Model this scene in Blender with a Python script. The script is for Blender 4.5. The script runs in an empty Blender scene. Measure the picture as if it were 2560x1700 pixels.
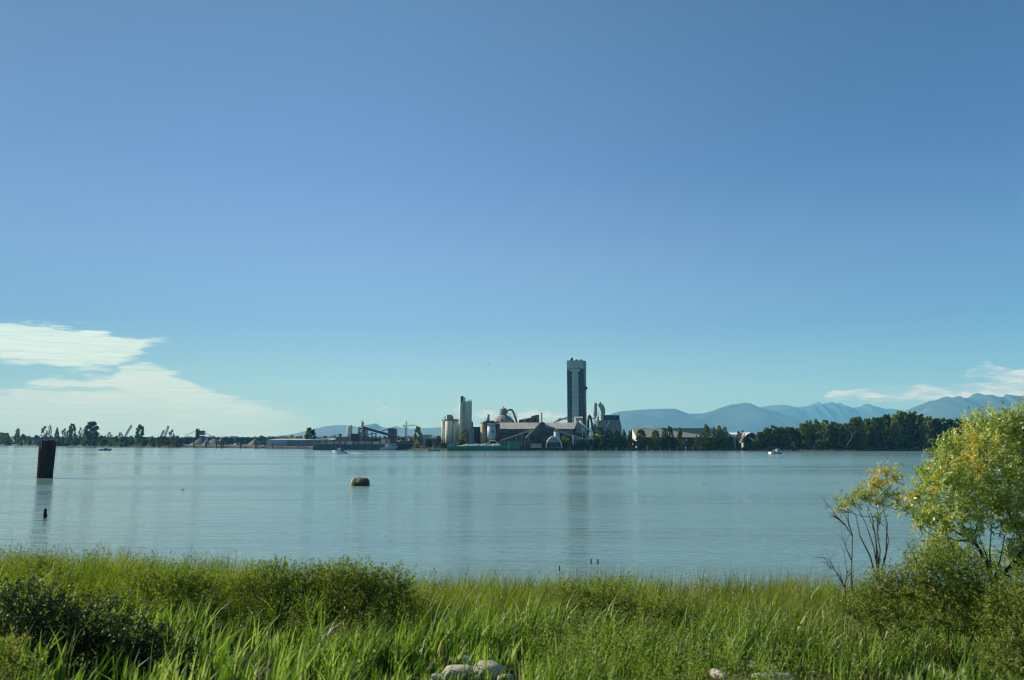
import bpy, math, random
import numpy as np
from mathutils import Vector, Matrix, noise as mnoise
R = math.radians
SC = bpy.context.scene
COL = SC.collection

# ------------------------------------------------------------------ camera
CAMZ, F, PITCH = 8.0, 2048.0, math.atan(250.0 / 2048.0)
cd = bpy.data.cameras.new('camera')
cam = bpy.data.objects.new('camera', cd); COL.objects.link(cam)
cam.location = (0, 0, CAMZ); cam.rotation_euler = (R(90) + PITCH, 0, 0)
cd.sensor_width = 36; cd.lens = 36 * F / 2560
cd.clip_start = 0.3; cd.clip_end = 80000
cd.dof.use_dof = True; cd.dof.focus_distance = 650; cd.dof.aperture_fstop = 1.0
SC.camera = cam
SC.view_settings.view_transform = 'Standard'; SC.view_settings.look = 'None'
SC.view_settings.exposure = 0.40; SC.view_settings.gamma = 1
SC.cycles.use_denoising = True; SC.cycles.pixel_filter_type = 'BLACKMAN_HARRIS'; SC.cycles.filter_width = 1.15
SC.cycles.volume_bounces = 6; SC.cycles.max_bounces = 10
SC.cycles.transparent_max_bounces = 6
SC.cycles.volume_step_rate = 1

# ------------------------------------------------------------------ sun + sky
SUN_AZ, SUN_EL = R(-66), R(27)        # azimuth from +Y, negative = to the left
sdir = Vector((math.sin(SUN_AZ) * math.cos(SUN_EL), math.cos(SUN_AZ) * math.cos(SUN_EL), math.sin(SUN_EL)))
sd = bpy.data.lights.new('sun', 'SUN'); sd.energy = 4.9; sd.angle = R(0.5); sd.color = (1.0, 0.96, 0.84)
so = bpy.data.objects.new('sun', sd); COL.objects.link(so)
so.rotation_euler = (-sdir).to_track_quat('-Z', 'Y').to_euler(); so.location = (-60, 20, 60)

W = bpy.data.worlds.new('World'); SC.world = W; W.use_nodes = True
nt = W.node_tree; nt.nodes.clear()
class NB:
    """tiny node helper"""
    def __init__(s, nt): s.nt = nt
    def n(s, t, **kw):
        x = s.nt.nodes.new(t)
        for k, v in kw.items(): setattr(x, k, v)
        return x
    def put(s, sock, v):
        if isinstance(v, bpy.types.NodeSocket): s.nt.links.new(v, sock)
        else: sock.default_value = v
    def m(s, op, a, b=None, c=None, clamp=False):
        x = s.n('ShaderNodeMath', operation=op, use_clamp=clamp); s.put(x.inputs[0], a)
        if b is not None: s.put(x.inputs[1], b)
        if c is not None: s.put(x.inputs[2], c)
        return x.outputs[0]
    def mr(s, v, a, b, c=0.0, d=1.0, smooth=True):
        x = s.n('ShaderNodeMapRange', interpolation_type='SMOOTHSTEP' if smooth else 'LINEAR')
        for i, q in enumerate((v, a, b, c, d)): s.put(x.inputs[i], q)
        return x.outputs[0]
    def mix(s, f, a, b, bt='MIX'):
        x = s.n('ShaderNodeMix', data_type='RGBA', blend_type=bt)
        s.put(x.inputs[0], f); s.put(x.inputs[6], a); s.put(x.inputs[7], b)
        return x.outputs[2]
    def noise(s, vec, scale, detail=4, rough=.55, dim='3D'):
        x = s.n('ShaderNodeTexNoise', noise_dimensions=dim)
        if vec is not None: s.put(x.inputs['Vector'], vec)
        x.inputs['Scale'].default_value = scale; x.inputs['Detail'].default_value = detail
        x.inputs['Roughness'].default_value = rough
        return x.outputs['Fac']
    def comb(s, x, y, z):
        c = s.n('ShaderNodeCombineXYZ'); s.put(c.inputs[0], x); s.put(c.inputs[1], y); s.put(c.inputs[2], z)
        return c.outputs[0]
    def curve(s, v, pts, lo, hi):
        """piecewise-linear function of v; pts (x 0..1, y) and y mapped lo..hi"""
        x = s.n('ShaderNodeFloatCurve'); cv = x.mapping.curves[0]
        x.mapping.use_clip = False
        pts = sorted(pts)
        cv.points[0].location = (pts[0][0], (pts[0][1] - lo) / (hi - lo))
        cv.points[1].location = (pts[-1][0], (pts[-1][1] - lo) / (hi - lo))
        for p in pts[1:-1]: cv.points.new(p[0], (p[1] - lo) / (hi - lo))
        for p in cv.points: p.handle_type = 'VECTOR'
        x.mapping.update(); s.put(x.inputs[1], v)
        return s.m('MULTIPLY_ADD', x.outputs[0], hi - lo, lo)

w = NB(nt)
sky = w.n('ShaderNodeTexSky', sky_type='NISHITA', sun_disc=False)
sky.sun_elevation = SUN_EL; sky.sun_rotation = SUN_AZ
sky.air_density = 1.0; sky.dust_density = 0.25; sky.ozone_density = 2.2; sky.altitude = 0
tc = w.n('ShaderNodeTexCoord'); sep = w.n('ShaderNodeSeparateXYZ'); nt.links.new(tc.outputs['Generated'], sep.inputs[0])
dx, dy, dz = sep.outputs
az = w.m('ARCTAN2', dx, dy)
hyp = w.m('SQRT', w.m('ADD', w.m('MULTIPLY', dx, dx), w.m('MULTIPLY', dy, dy)))
el = w.m('DIVIDE', dz, hyp)                       # tan of the elevation
AZR = 0.7
u01 = w.mr(az, -AZR, AZR, 0, 1, smooth=False)
def AU(px): return (math.atan((px - 1280) / (F * 1.0074)) + AZR) / (2 * AZR)
def EL(px, py):
    a = (px - 1280) / F; b = (850 - py) / F
    c, s_ = math.cos(PITCH), math.sin(PITCH)
    y = c - b * s_; z = s_ + b * c
    return z / math.hypot(a, y)
def cur(pts): return w.curve(u01, [(AU(a), EL(a, b)) for a, b in pts], -0.05, 0.25)
# stretched cloud noise
cv = w.comb(w.m('MULTIPLY', az, 9.0), w.m('MULTIPLY', el, 55.0), 0.0)
cv2 = w.comb(w.m('MULTIPLY', az, 30.0), w.m('MULTIPLY', el, 190.0), 3.0)
n1 = w.m('SUBTRACT', w.noise(cv, 1.0, 6, .6), .5); n2 = w.m('SUBTRACT', w.noise(cv2, 1.0, 5, .6), .5)
n2 = w.m('MULTIPLY', n2, 1.7)
def band(top, low, st, sl, j1=.02, j2=.012):
    e = w.m('ADD', el, w.m('ADD', w.m('MULTIPLY', n1, j1), w.m('MULTIPLY', n2, j2)))
    a = w.mr(w.m('SUBTRACT', cur(top), e), 0.0, st)
    b = w.mr(w.m('SUBTRACT', e, cur(low)), 0.0, sl)
    return w.m('MULTIPLY', a, b)
A = band([(-200, 790), (0, 798), (91, 805), (244, 819), (299, 832), (380, 842), (440, 852), (500, 856), (600, 900), (2700, 900)],
         [(-200, 900), (0, 912), (100, 926), (200, 937), (280, 925), (330, 905), (360, 880), (440, 858), (480, 850), (2700, 850)], .007, .014, .020, .022)
B = band([(-200, 985), (0, 972), (60, 950), (120, 938), (270, 930), (300, 905), (366, 900), (472, 946), (510, 968), (610, 992), (740, 1018), (900, 1060), (1100, 1105), (2700, 1110)],
         [(-200, 1140), (2700, 1140)], .009, .004, .012, .018)
G = band([(-200, 962), (100, 962), (170, 958), (260, 962), (335, 974), (360, 990), (2700, 990)],
         [(-200, 990), (0, 972), (120, 985), (250, 980), (335, 976), (360, 985), (2700, 985)], .004, .004, .006, .008)
B = w.m('MULTIPLY', w.m('MULTIPLY', B, w.m('SUBTRACT', 1.0, w.m('MULTIPLY', G, .75))), w.mr(u01, AU(600), AU(860), 1, 0))
fadeB = w.mr(el, .0, .075, .36, .88)
n4 = w.noise(w.comb(w.m('MULTIPLY', az, 14.0), w.m('MULTIPLY', el, 420.0), 21.0), 1.0, 6, .65)
gl = w.m('MULTIPLY', w.mr(n1, -.25, .1, .85, 1.0), w.mr(n4, .30, .50, .78, 1.0))
left = w.m('MULTIPLY', w.m('MAXIMUM', w.m('MULTIPLY', A, .98), w.m('MULTIPLY', B, fadeB)), gl)
# grey-white cumulus streaks over the mountains on the right
cv3 = w.comb(w.m('MULTIPLY', az, 26.0), w.m('MULTIPLY', el, 80.0), 9.0)
n3 = w.noise(cv3, 1.0, 7, .62)
C1 = band([(-200, 1060), (2020, 1010), (2080, 976), (2170, 966), (2270, 963), (2400, 959), (2500, 952), (2560, 948), (2700, 940)],
          [(-200, 1010), (2020, 990), (2080, 1000), (2230, 1011), (2350, 1006), (2450, 1030), (2700, 1040)], .004, .004, .02, .012)
C2 = band([(-200, 950), (2380, 942), (2420, 932), (2455, 908), (2490, 905), (2530, 918), (2600, 915), (2700, 910)],
          [(-200, 930), (2380, 938), (2420, 943), (2500, 955), (2560, 966), (2700, 975)], .004, .005, .016, .012)
C3 = band([(-200, 1080), (900, 1050), (960, 1016), (1000, 1016), (1030, 1034), (1130, 1022), (1180, 1026), (1290, 1022), (1330, 1030), (1470, 1022), (1520, 1026), (1580, 1060), (2700, 1080)],
          [(-200, 1060), (900, 1050), (1000, 1036), (1290, 1060), (1520, 1052), (1580, 1058), (2700, 1060)], .004, .008, .03, .02)
right = w.m('MULTIPLY', w.m('MAXIMUM', w.m('MAXIMUM', C1, C2), w.m('MULTIPLY', C3, .8)), w.mr(n3, .30, .56, .15, .78))
# a very faint high veil
sk = w.mix(1.0, sky.outputs[0], (0.74, 1.03, 1.13, 1), 'MULTIPLY')
pale = w.mr(el, 0.0, .34, .55, 0.0)
sk = w.mix(pale, sk, (5.6, 7.8, 7.4, 1))
grd = w.n('ShaderNodeValToRGB'); ge = grd.color_ramp.elements
ge[0].position = 0.0; ge[0].color = (.24, .33, .365, 1); ge[1].position = .95; ge[1].color = (.415, .352, .366, 1)
for p_, c_ in ((.10, (.238, .315, .376, 1)), (.25, (.212, .256, .375, 1)), (.55, (.378, .324, .392, 1))):
    e_ = ge.new(p_); e_.color = c_
w.put(grd.inputs[0], w.m('MULTIPLY', el, 1 / .55))
sk = w.mix(1.0, sk, grd.outputs[0], 'MULTIPLY')
azl = w.m('MULTIPLY', w.mr(az, -.75, -.1, .65, 1.0), 2.0)
sk = w.mix(1.0, sk, w.comb(azl, azl, azl), 'MULTIPLY')
sk = w.mix(w.mr(az, .0, .62), sk, w.mix(1.0, sk, (.68, .80, .90, 1), 'MULTIPLY'))
cl = w.mix(w.mr(n4, .35, .65), (4.7, 6.9, 6.6, 1), (5.9, 7.8, 7.1, 1))
sk = w.mix(left, sk, cl)
sk = w.mix(right, sk, w.mix(w.mr(n3, .38, .62), (2.9, 4.2, 5.0, 1), (5.6, 7.0, 6.8, 1)))
bg = w.n('ShaderNodeBackground'); nt.links.new(sk, bg.inputs[0]); bg.inputs[1].default_value = 0.102
ow = w.n('ShaderNodeOutputWorld'); nt.links.new(bg.outputs[0], ow.inputs[0])

# ------------------------------------------------------------------ projection helpers
CP, SP = math.cos(PITCH), math.sin(PITCH)
def P(px, py, Y):
    a = (px - 1280) / F; b = (850 - py) / F
    t = Y / (CP - b * SP)
    return Vector((a * t, Y, CAMZ + (SP + b * CP) * t))
def X(px, Y, py=1090): return P(px, py, Y).x
def Z(py, Y): return P(1280, py, Y).z
GZ = 2.2
rnd = random.Random(7)

# ------------------------------------------------------------------ materials
MATS = {}
def mat(name, col, rough=.7, amt=.25, scale=.4, metal=0.0, stretch=(1, 1, .25), streak=None, rib=None, bump=0.0):
    if name in MATS: return MATS[name]
    m = bpy.data.materials.new(name); m.use_nodes = True; MATS[name] = m
    b = NB(m.node_tree); bs = m.node_tree.nodes['Principled BSDF']
    g = b.n('ShaderNodeNewGeometry')
    mp = b.n('ShaderNodeMapping'); b.put(mp.inputs[0], g.outputs['Position']); mp.inputs['Scale'].default_value = stretch
    f = b.noise(mp.outputs[0], scale, 6, .6)
    f2 = b.mr(f, .3, .7)
    d = tuple(c * (1 - amt) for c in col) + (1,); l = tuple(min(1, c * (1 + amt)) for c in col) + (1,)
    c = b.mix(f2, d, l)
    if streak:
        f3 = b.mr(b.noise(mp.outputs[0], scale * 4, 5, .65), .5, .72, 0, .8)
        c = b.mix(f3, c, tuple(streak) + (1,))
    if rib:
        sx = b.n('ShaderNodeSeparateXYZ'); b.put(sx.inputs[0], g.outputs['Position'])
        wv = b.m('SINE', b.m('MULTIPLY', b.m('ADD', sx.outputs[0], b.m('MULTIPLY', sx.outputs[1], .7)), 6.283 / rib))
        bp = b.n('ShaderNodeBump'); bp.inputs['Strength'].default_value = .5; bp.inputs['Distance'].default_value = rib * .12
        b.put(bp.inputs['Height'], wv); b.put(bs.inputs['Normal'], bp.outputs[0])
    elif bump:
        bp = b.n('ShaderNodeBump'); bp.inputs['Strength'].default_value = .7; bp.inputs['Distance'].default_value = bump
        b.put(bp.inputs['Height'], b.noise(g.outputs['Position'], scale * 5, 5, .6)); b.put(bs.inputs['Normal'], bp.outputs[0])
    b.put(bs.inputs['Base Color'], c); bs.inputs['Roughness'].default_value = rough; bs.inputs['Metallic'].default_value = metal
    return m
M = dict(
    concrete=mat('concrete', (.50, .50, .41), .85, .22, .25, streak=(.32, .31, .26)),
    concrete_pale=mat('pale_concrete', (.60, .60, .49), .85, .18, .3, streak=(.46, .44, .36)),
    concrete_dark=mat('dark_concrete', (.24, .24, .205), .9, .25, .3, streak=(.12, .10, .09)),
    tan=mat('tan_steel', (.42, .34, .22), .7, .25, .5, streak=(.22, .13, .08)),
    brown=mat('brown_cladding', (.17, .12, .08), .8, .3, .4, streak=(.08, .05, .04), rib=1.2),
    red=mat('oxide_red', (.16, .065, .045), .8, .3, .5, streak=(.08, .04, .035)),
    paleblue=mat('pale_blue_steel', (.36, .47, .52), .55, .12, .3, streak=(.25, .30, .32)),
    blueclad=mat('dark_blue_cladding', (.030, .085, .135), .55, .15, .1, rib=1.5),
    greyclad=mat('grey_green_cladding', (.33, .45, .40), .6, .10, .1, rib=1.5),
    greyclad2=mat('light_grey_cladding', (.42, .43, .39), .65, .12, .1, rib=1.4),
    darkclad=mat('charcoal_cladding', (.075, .085, .080), .7, .2, .2, rib=1.3),
    wallgrey=mat('weathered_grey_wall', (.17, .165, .14), .8, .25, .2, streak=(.08, .075, .065), rib=1.3),
    roof=mat('weathered_grey_roof', (.43, .43, .37), .7, .16, .12, streak=(.33, .29, .23), rib=1.6),
    roofgreen=mat('grey_green_roof', (.26, .28, .20), .7, .12, .1, rib=1.6),
    steel=mat('galvanised_steel', (.30, .37, .37), .55, .2, .5, streak=(.18, .2, .2)),
    darksteel=mat('dark_steel', (.055, .060, .060), .7, .3, .6),
    pale=mat('cream_paint', (.72, .70, .58), .5, .10, .4, streak=(.5, .46, .36)),
    white=mat('white_paint', (.80, .80, .76), .45, .06, .4),
    black=mat('black_opening', (.012, .013, .014), .9, .2, .5),
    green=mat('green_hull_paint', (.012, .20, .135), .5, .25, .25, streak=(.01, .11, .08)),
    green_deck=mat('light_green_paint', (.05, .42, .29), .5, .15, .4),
    hull=mat('slate_hull_paint', (.085, .11, .12), .6, .25, .12, streak=(.06, .06, .06)),
    hull_dark=mat('dark_hull_paint', (.035, .045, .052), .6, .25, .12, streak=(.07, .045, .035)),
    sand=mat('tan_cargo', (.55, .50, .38), .95, .2, .5),
    gravel=mat('grey_gravel', (.145, .160, .125), .95, .22, .6, bump=.3),
    palegravel=mat('pale_limestone', (.36, .41, .40), .95, .25, .7, bump=.3),
    orange=mat('orange_paint', (.55, .27, .04), .6, .15, .5),
    yellow=mat('yellow_paint', (.62, .50, .07), .5, .15, .5),
    redpaint=mat('faded_red_paint', (.50, .17, .12), .6, .15, .5),
    pinkfloat=mat('pink_float', (.85, .28, .26), .5, .05, .5),
    bluepaint=mat('blue_paint', (.03, .13, .30), .5, .2, .4),
    timber=mat('rotten_timber', (.026, .019, .014), .9, .45, 1.5, stretch=(1, 1, .08), streak=(.09, .055, .03), bump=.03),
    piling=mat('wet_piling', (.045, .028, .020), .9, .4, .6, streak=(.10, .07, .05)),
    palepile=mat('weathered_piling', (.36, .28, .20), .9, .3, .6),
    bark=mat('grey_bark', (.12, .10, .08), .95, .3, 2.0, bump=.02),
    darkbark=mat('dark_bark', (.055, .042, .032), .95, .3, 3.0, bump=.01),
    rock=mat('pale_river_rock', (.46, .43, .36), .9, .3, 2.5, stretch=(1, 1, 1), bump=.03),
    riprap=mat('riprap_rock', (.22, .20, .155), .95, .35, .35, stretch=(1, 1, 1)),
    driftwood=mat('bleached_driftwood', (.45, .42, .36), .9, .25, 3.0, stretch=(.2, 1, 1), bump=.02),
    cushion=mat('canvas', (.10, .13, .16), .9, .2, 1.0),
    glass=mat('dark_window_glass', (.02, .03, .035), .15, .1, .5),
    skin=mat('skin', (.45, .28, .2), .6, .05, 1),
    jacket=mat('red_jacket', (.45, .05, .04), .8, .1, 1),
)

# ------------------------------------------------------------------ mesh builder
class MB:
    def __init__(s): s.v = []; s.f = []
    def add(s, vs, fs):
        o = len(s.v); s.v += [Vector(v) for v in vs]; s.f += [tuple(i + o for i in f) for f in fs]; return s
    def box(s, x0, x1, y0, y1, z0, z1, rot=0, piv=None):
        vs = [Vector((x, y, z)) for z in (z0, z1) for y in (y0, y1) for x in (x0, x1)]
        if rot:
            p = piv or Vector(((x0 + x1) / 2, (y0 + y1) / 2, 0)); m = Matrix.Rotation(rot, 3, 'Z')
            vs = [m @ (v - p) + p for v in vs]
        return s.add(vs, [(0, 2, 3, 1), (4, 5, 7, 6), (0, 1, 5, 4), (2, 6, 7, 3), (0, 4, 6, 2), (1, 3, 7, 5)])
    def cyl(s, cx, cy, z0, z1, r0, r1=None, n=20, cap=True):
        r1 = r0 if r1 is None else r1
        vs = [(cx + r0 * math.cos(6.28318 * i / n), cy + r0 * math.sin(6.28318 * i / n), z0) for i in range(n)] + \
             [(cx + r1 * math.cos(6.28318 * i / n), cy + r1 * math.sin(6.28318 * i / n), z1) for i in range(n)]
        fs = [(i, (i + 1) % n, n + (i + 1) % n, n + i) for i in range(n)]
        if cap: fs += [tuple(range(n - 1, -1, -1)), tuple(range(n, 2 * n))]
        return s.add(vs, fs)
    def lathe(s, cx, cy, prof, n=20):
        k = len(prof)
        vs = [(cx + r * math.cos(6.28318 * i / n), cy + r * math.sin(6.28318 * i / n), z) for r, z in prof for i in range(n)]
        fs = [(j * n + i, j * n + (i + 1) % n, (j + 1) * n + (i + 1) % n, (j + 1) * n + i) for j in range(k - 1) for i in range(n)]
        fs += [tuple(range(n - 1, -1, -1)), tuple((k - 1) * n + i for i in range(n))]
        return s.add(vs, fs)
    def tube(s, pts, r, n=8):
        pts = [Vector(p) for p in pts]; k = len(pts)
        rs = r if isinstance(r, (list, tuple)) else [r] * k
        vs = []; prev = None
        for i, p in enumerate(pts):
            d = (pts[min(i + 1, k - 1)] - pts[max(i - 1, 0)]).normalized()
            a = prev - d * prev.dot(d) if prev is not None else d.cross(Vector((0, 1, 0)) if abs(d.y) < .9 else Vector((1, 0, 0)))
            if a.length < 1e-6: a = d.orthogonal()
            a.normalize(); b = d.cross(a); prev = a
            vs += [p + (a * math.cos(6.28318 * j / n) + b * math.sin(6.28318 * j / n)) * rs[i] for j in range(n)]
        fs = [(i * n + j, i * n + (j + 1) % n, (i + 1) * n + (j + 1) % n, (i + 1) * n + j) for i in range(k - 1) for j in range(n)]
        fs += [tuple(range(n - 1, -1, -1)), tuple((k - 1) * n + j for j in range(n))]
        return s.add(vs, fs)
    def beam(s, p, q, wd, h):
        p, q = Vector(p), Vector(q); d = (q - p).normalized()
        side = d.cross(Vector((0, 0, 1)))
        if side.length < 1e-4: side = Vector((1, 0, 0))
        side.normalize(); up = side.cross(d)
        vs = [c + side * (a * wd / 2) + up * (b * h / 2) for c in (p, q) for a, b in ((-1, -1), (1, -1), (1, 1), (-1, 1))]
        return s.add(vs, [(3, 2, 1, 0), (4, 5, 6, 7), (0, 1, 5, 4), (1, 2, 6, 5), (2, 3, 7, 6), (3, 0, 4, 7)])
    def prism(s, poly, y0, y1, axis='Y'):
        """poly of (a, z) points extruded along the axis"""
        n = len(poly)
        if axis == 'Y': vs = [(a, y0, z) for a, z in poly] + [(a, y1, z) for a, z in poly]
        else: vs = [(y0, a, z) for a, z in poly] + [(y1, a, z) for a, z in poly]
        return s.add(vs, [tuple(range(n)), tuple(range(2 * n - 1, n - 1, -1))] + [(i, n + i, n + (i + 1) % n, (i + 1) % n) for i in range(n)])
    def lattice(s, p, q, wd, t, k=8):
        """four-chord lattice mast or boom from p to q"""
        p, q = Vector(p), Vector(q); d = (q - p).normalized()
        a = d.cross(Vector((0, 1, 0)))
        if a.length < 1e-3: a = Vector((1, 0, 0))
        a.normalize(); b = a.cross(d)
        cs = [(a * i + b * j) * wd / 2 for i, j in ((-1, -1), (1, -1), (1, 1), (-1, 1))]
        for c in cs: s.beam(p + c, q + c, t, t)
        for i in range(k):
            u, v = p.lerp(q, i / k), p.lerp(q, (i + 1) / k)
            for j in range(4): s.beam(u + cs[j], v + cs[(j + 1) % 4], t * .6, t * .6)
        return s
    def build(s, name, m, parent=None, smooth=False):
        off = Vector((0, 0, 0))
        if parent is not None:
            r = parent
            while r.parent is not None: r = r.parent
            off = r.location
        me = bpy.data.meshes.new(name)
        me.from_pydata([v - off for v in s.v], [], s.f); me.materials.append(m)
        if smooth:
            for p in me.polygons: p.use_smooth = len(p.vertices) <= 4
        o = bpy.data.objects.new(name, me); COL.objects.link(o)
        if parent is not None: o.parent = parent
        return o
def tag(o, label, cat, group=None, kind=None):
    if label: o['label'] = label
    if cat: o['category'] = cat
    if group: o['group'] = group
    if kind: o['kind'] = kind
    return o
def thing(name, label, cat, loc, group=None):
    o = bpy.data.objects.new(name, None); COL.objects.link(o); o.location = loc; o.empty_display_size = 1
    return tag(o, label, cat, group)
def solo(mb, name, m, label, cat, loc, group=None, smooth=False):
    """a thing that is one mesh, its origin at loc"""
    loc = Vector(loc); mb.v = [v - loc for v in mb.v]
    o = mb.build(name, m, None, smooth); o.location = loc
    return tag(o, label, cat, group)
def copy_tree(o, parent=None):
    c = o.copy(); COL.objects.link(c)
    if parent is not None: c.parent = parent
    for ch in list(o.children): copy_tree(ch, c)
    return c
def np_mesh(name, V, Fq, m, parent=None, tint=None, smooth=False, nv=4, loc=None):
    V = np.asarray(V, dtype=np.float32); Fq = np.asarray(Fq, dtype=np.int32)
    if parent is not None:
        r = parent
        while r.parent is not None: r = r.parent
        V = V - np.array(r.location, dtype=np.float32)
    elif loc is not None: V = V - np.array(loc, dtype=np.float32)
    me = bpy.data.meshes.new(name)
    me.vertices.add(len(V)); me.vertices.foreach_set('co', V.ravel())
    me.loops.add(Fq.size); me.loops.foreach_set('vertex_index', Fq.ravel())
    me.polygons.add(len(Fq)); me.polygons.foreach_set('loop_start', np.arange(0, Fq.size, nv, dtype=np.int32))
    try: me.polygons.foreach_set('loop_total', np.full(len(Fq), nv, dtype=np.int32))
    except Exception: pass
    if smooth: me.polygons.foreach_set('use_smooth', np.ones(len(Fq), dtype=bool))
    me.update(calc_edges=True); me.validate()
    if tint is not None:
        at = me.attributes.new('tint', 'FLOAT', 'POINT'); at.data.foreach_set('value', np.asarray(tint, dtype=np.float32))
    me.materials.append(m)
    o = bpy.data.objects.new(name, me); COL.objects.link(o)
    if parent is not None: o.parent = parent
    elif loc is not None: o.location = loc
    return o
def sm(a, b, x):
    t = np.clip((np.asarray(x, dtype=float) - a) / (b - a), 0, 1); return t * t * (3 - 2 * t)
# ------------------------------------------------------------------ ground (one sheet), water, mountains
SH = [(-4500, 2600), (-1400, 1500), (-788, 1260), (-560, 1080), (-400, 936), (-280, 830), (-175, 745), (-63, 655), (0, 640),
      (120, 628), (260, 612), (400, 610), (900, 600), (2000, 600), (6000, 700)]
SHx, SHy = np.array([p[0] for p in SH], float), np.array([p[1] for p in SH], float)
def far_shore(x): return np.interp(x, SHx, SHy)
def far_shore_px(px):
    """distance of the far waterline along a sight line through photo column px"""
    a = (px - 1280) / F / 1.0074; Y = 700.0
    for _ in range(40): Y = .5 * Y + .5 * float(far_shore(a * Y))
    return Y
def near_ground(x, y):
    z = np.interp(y, [-300, -2, 6, 10, 15, 20, 26, 31, 36, 40, 46, 62], [4.9, 4.9, 4.7, 4.1, 3.1, 2.4, 1.85, 1.4, .85, .1, -1.1, -3])
    z = z + .95 * sm(-4, -19, x) * (1 - sm(37, 45, y)) * sm(8, 20, y)
    z = z - .15 * sm(2, 8, x) * (1 - sm(34, 44, y)) * sm(16, 28, y)
    return z + .10 * np.sin(x * .9 + 1.3 * np.sin(y * .5)) * np.cos(y * .7 + .5 * np.sin(x * .6)) * (1 - sm(40, 60, y))
rows_near = list(np.concatenate([np.linspace(-280, -10, 6), np.arange(0, 64, 1.0), np.array([80, 120])]))
rows_far = [-40, -12, -5, -2, 0, 1.5, 3, 6, 12, 30, 60, 120, 250, 500, 1000, 2000, 4000, 8000, 14000, 21000]
ss = np.concatenate([np.linspace(-1.25, -.72, 20), np.linspace(-.7, .7, 260), np.linspace(.72, 1.25, 20)])
def shore_at(s):
    Y = np.full_like(s, 700.0)
    for _ in range(60): Y = .6 * Y + .4 * far_shore(s * (Y + 40))
    return Y
D = shore_at(ss)
V = []
gr = np.random.RandomState(5)
for y in rows_near:
    x = ss * (y + 40 if y > -10 else 60); yy = np.full_like(x, y)
    if y <= -10: x = ss * 240
    V.append(np.stack([x, yy, near_ground(x, yy)], 1))
for d in rows_far:
    yy = D + d + gr.uniform(-.4, .4, len(D)) * min(1.0, abs(d) + .3) ; x = ss * (yy + 40)
    z = np.interp(d, [-40, -12, -5, -2, 0, 1.5, 3, 6, 12, 30, 21000], [-3, -2, -1.1, -.45, .05, .7, 1.2, 1.9, 2.1, GZ, GZ])
    z = np.full_like(x, z) + (gr.uniform(-.25, .25, len(x)) if 0 < d < 12 else 0)
    V.append(np.stack([x, yy, z], 1))
V = np.stack(V); nr, nc = V.shape[:2]
idx = np.arange(nr * nc).reshape(nr, nc)
Fq = np.stack([idx[:-1, :-1], idx[:-1, 1:], idx[1:, 1:], idx[1:, :-1]], -1).reshape(-1, 4)
gm = bpy.data.materials.new('bank_soil'); gm.use_nodes = True; b = NB(gm.node_tree); bs = gm.node_tree.nodes['Principled BSDF']
gg = b.n('ShaderNodeNewGeometry')
f1 = b.noise(gg.outputs['Position'], .9, 8, .65); f2 = b.noise(gg.outputs['Position'], 5.0, 6, .7)
c = b.mix(b.mr(f1, .35, .65), (.030, .027, .017, 1), (.060, .064, .030, 1)); c = b.mix(b.mr(f2, .55, .75), c, (.12, .115, .075, 1))
b.put(bs.inputs['Base Color'], c); bs.inputs['Roughness'].default_value = .95
bp = b.n('ShaderNodeBump'); bp.inputs['Distance'].default_value = .08; b.put(bp.inputs['Height'], f2); b.put(bs.inputs['Normal'], bp.outputs[0])
ground = np_mesh('ground', V.reshape(-1, 3), Fq, gm, smooth=True); tag(ground, None, None, kind='structure')

# water: one level sheet, wavelets as bump
wm = bpy.data.materials.new('river_water'); wm.use_nodes = True; b = NB(wm.node_tree); bs = wm.node_tree.nodes['Principled BSDF']
gg = b.n('ShaderNodeNewGeometry'); sx = b.n('ShaderNodeSeparateXYZ'); b.put(sx.inputs[0], gg.outputs['Position'])
def wav(ax, ay, sc, det, off):
    cm = b.comb(b.m('MULTIPLY', sx.outputs[0], ax), b.m('MULTIPLY', sx.outputs[1], ay), off)
    return b.noise(cm, sc, det, .6)
w1 = wav(.17, 1.0, .48, 5, 0.0)      # long ripples lying across the view
w2 = wav(.75, 1.0, 1.5, 4, 4.0)      # small chop
w3 = wav(.10, 1.0, .10, 3, 8.0)      # swell
calm = b.mr(wav(.12, 1.0, .035, 4, 12.0), .34, .68)         # wind lanes
calm2 = b.mr(wav(.10, 1.0, .009, 4, 17.0), .38, .66)
hgt = b.m('ADD', b.m('ADD', b.m('MULTIPLY', w1, .30), b.m('MULTIPLY', w2, .05)), b.m('MULTIPLY', w3, .16))
hgt = b.m('MULTIPLY', hgt, b.mr(calm, 0, 1, .55, 1.15))
bp = b.n('ShaderNodeBump'); bp.inputs['Strength'].default_value = 1.0; bp.inputs['Distance'].default_value = 1.0
b.put(bp.inputs['Height'], hgt); b.put(bs.inputs['Normal'], bp.outputs[0])
b.put(bs.inputs['Base Color'], (.17, .285, .245, 1))
b.put(bs.inputs['Roughness'], b.m('ADD', b.mr(calm, 0, 1, .07, .15), b.mr(calm2, 0, 1, 0.0, .07)))
bs.inputs['IOR'].default_value = 1.333
Ww = []
wx = np.linspace(-1, 1, 30)
wys = [20, 45, 100, 250, 600, 1100, 2000, 3400]
for y in wys: Ww.append(np.stack([wx * (300 + y * 1.5), np.full_like(wx, y), np.zeros_like(wx)], 1))
Ww = np.stack(Ww); idx = np.arange(len(wys) * 30).reshape(len(wys), 30)
Fq = np.stack([idx[:-1, :-1], idx[:-1, 1:], idx[1:, 1:], idx[1:, :-1]], -1).reshape(-1, 4)
water = np_mesh('water', Ww.reshape(-1, 3), Fq, wm); tag(water, None, None, kind='structure')

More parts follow.
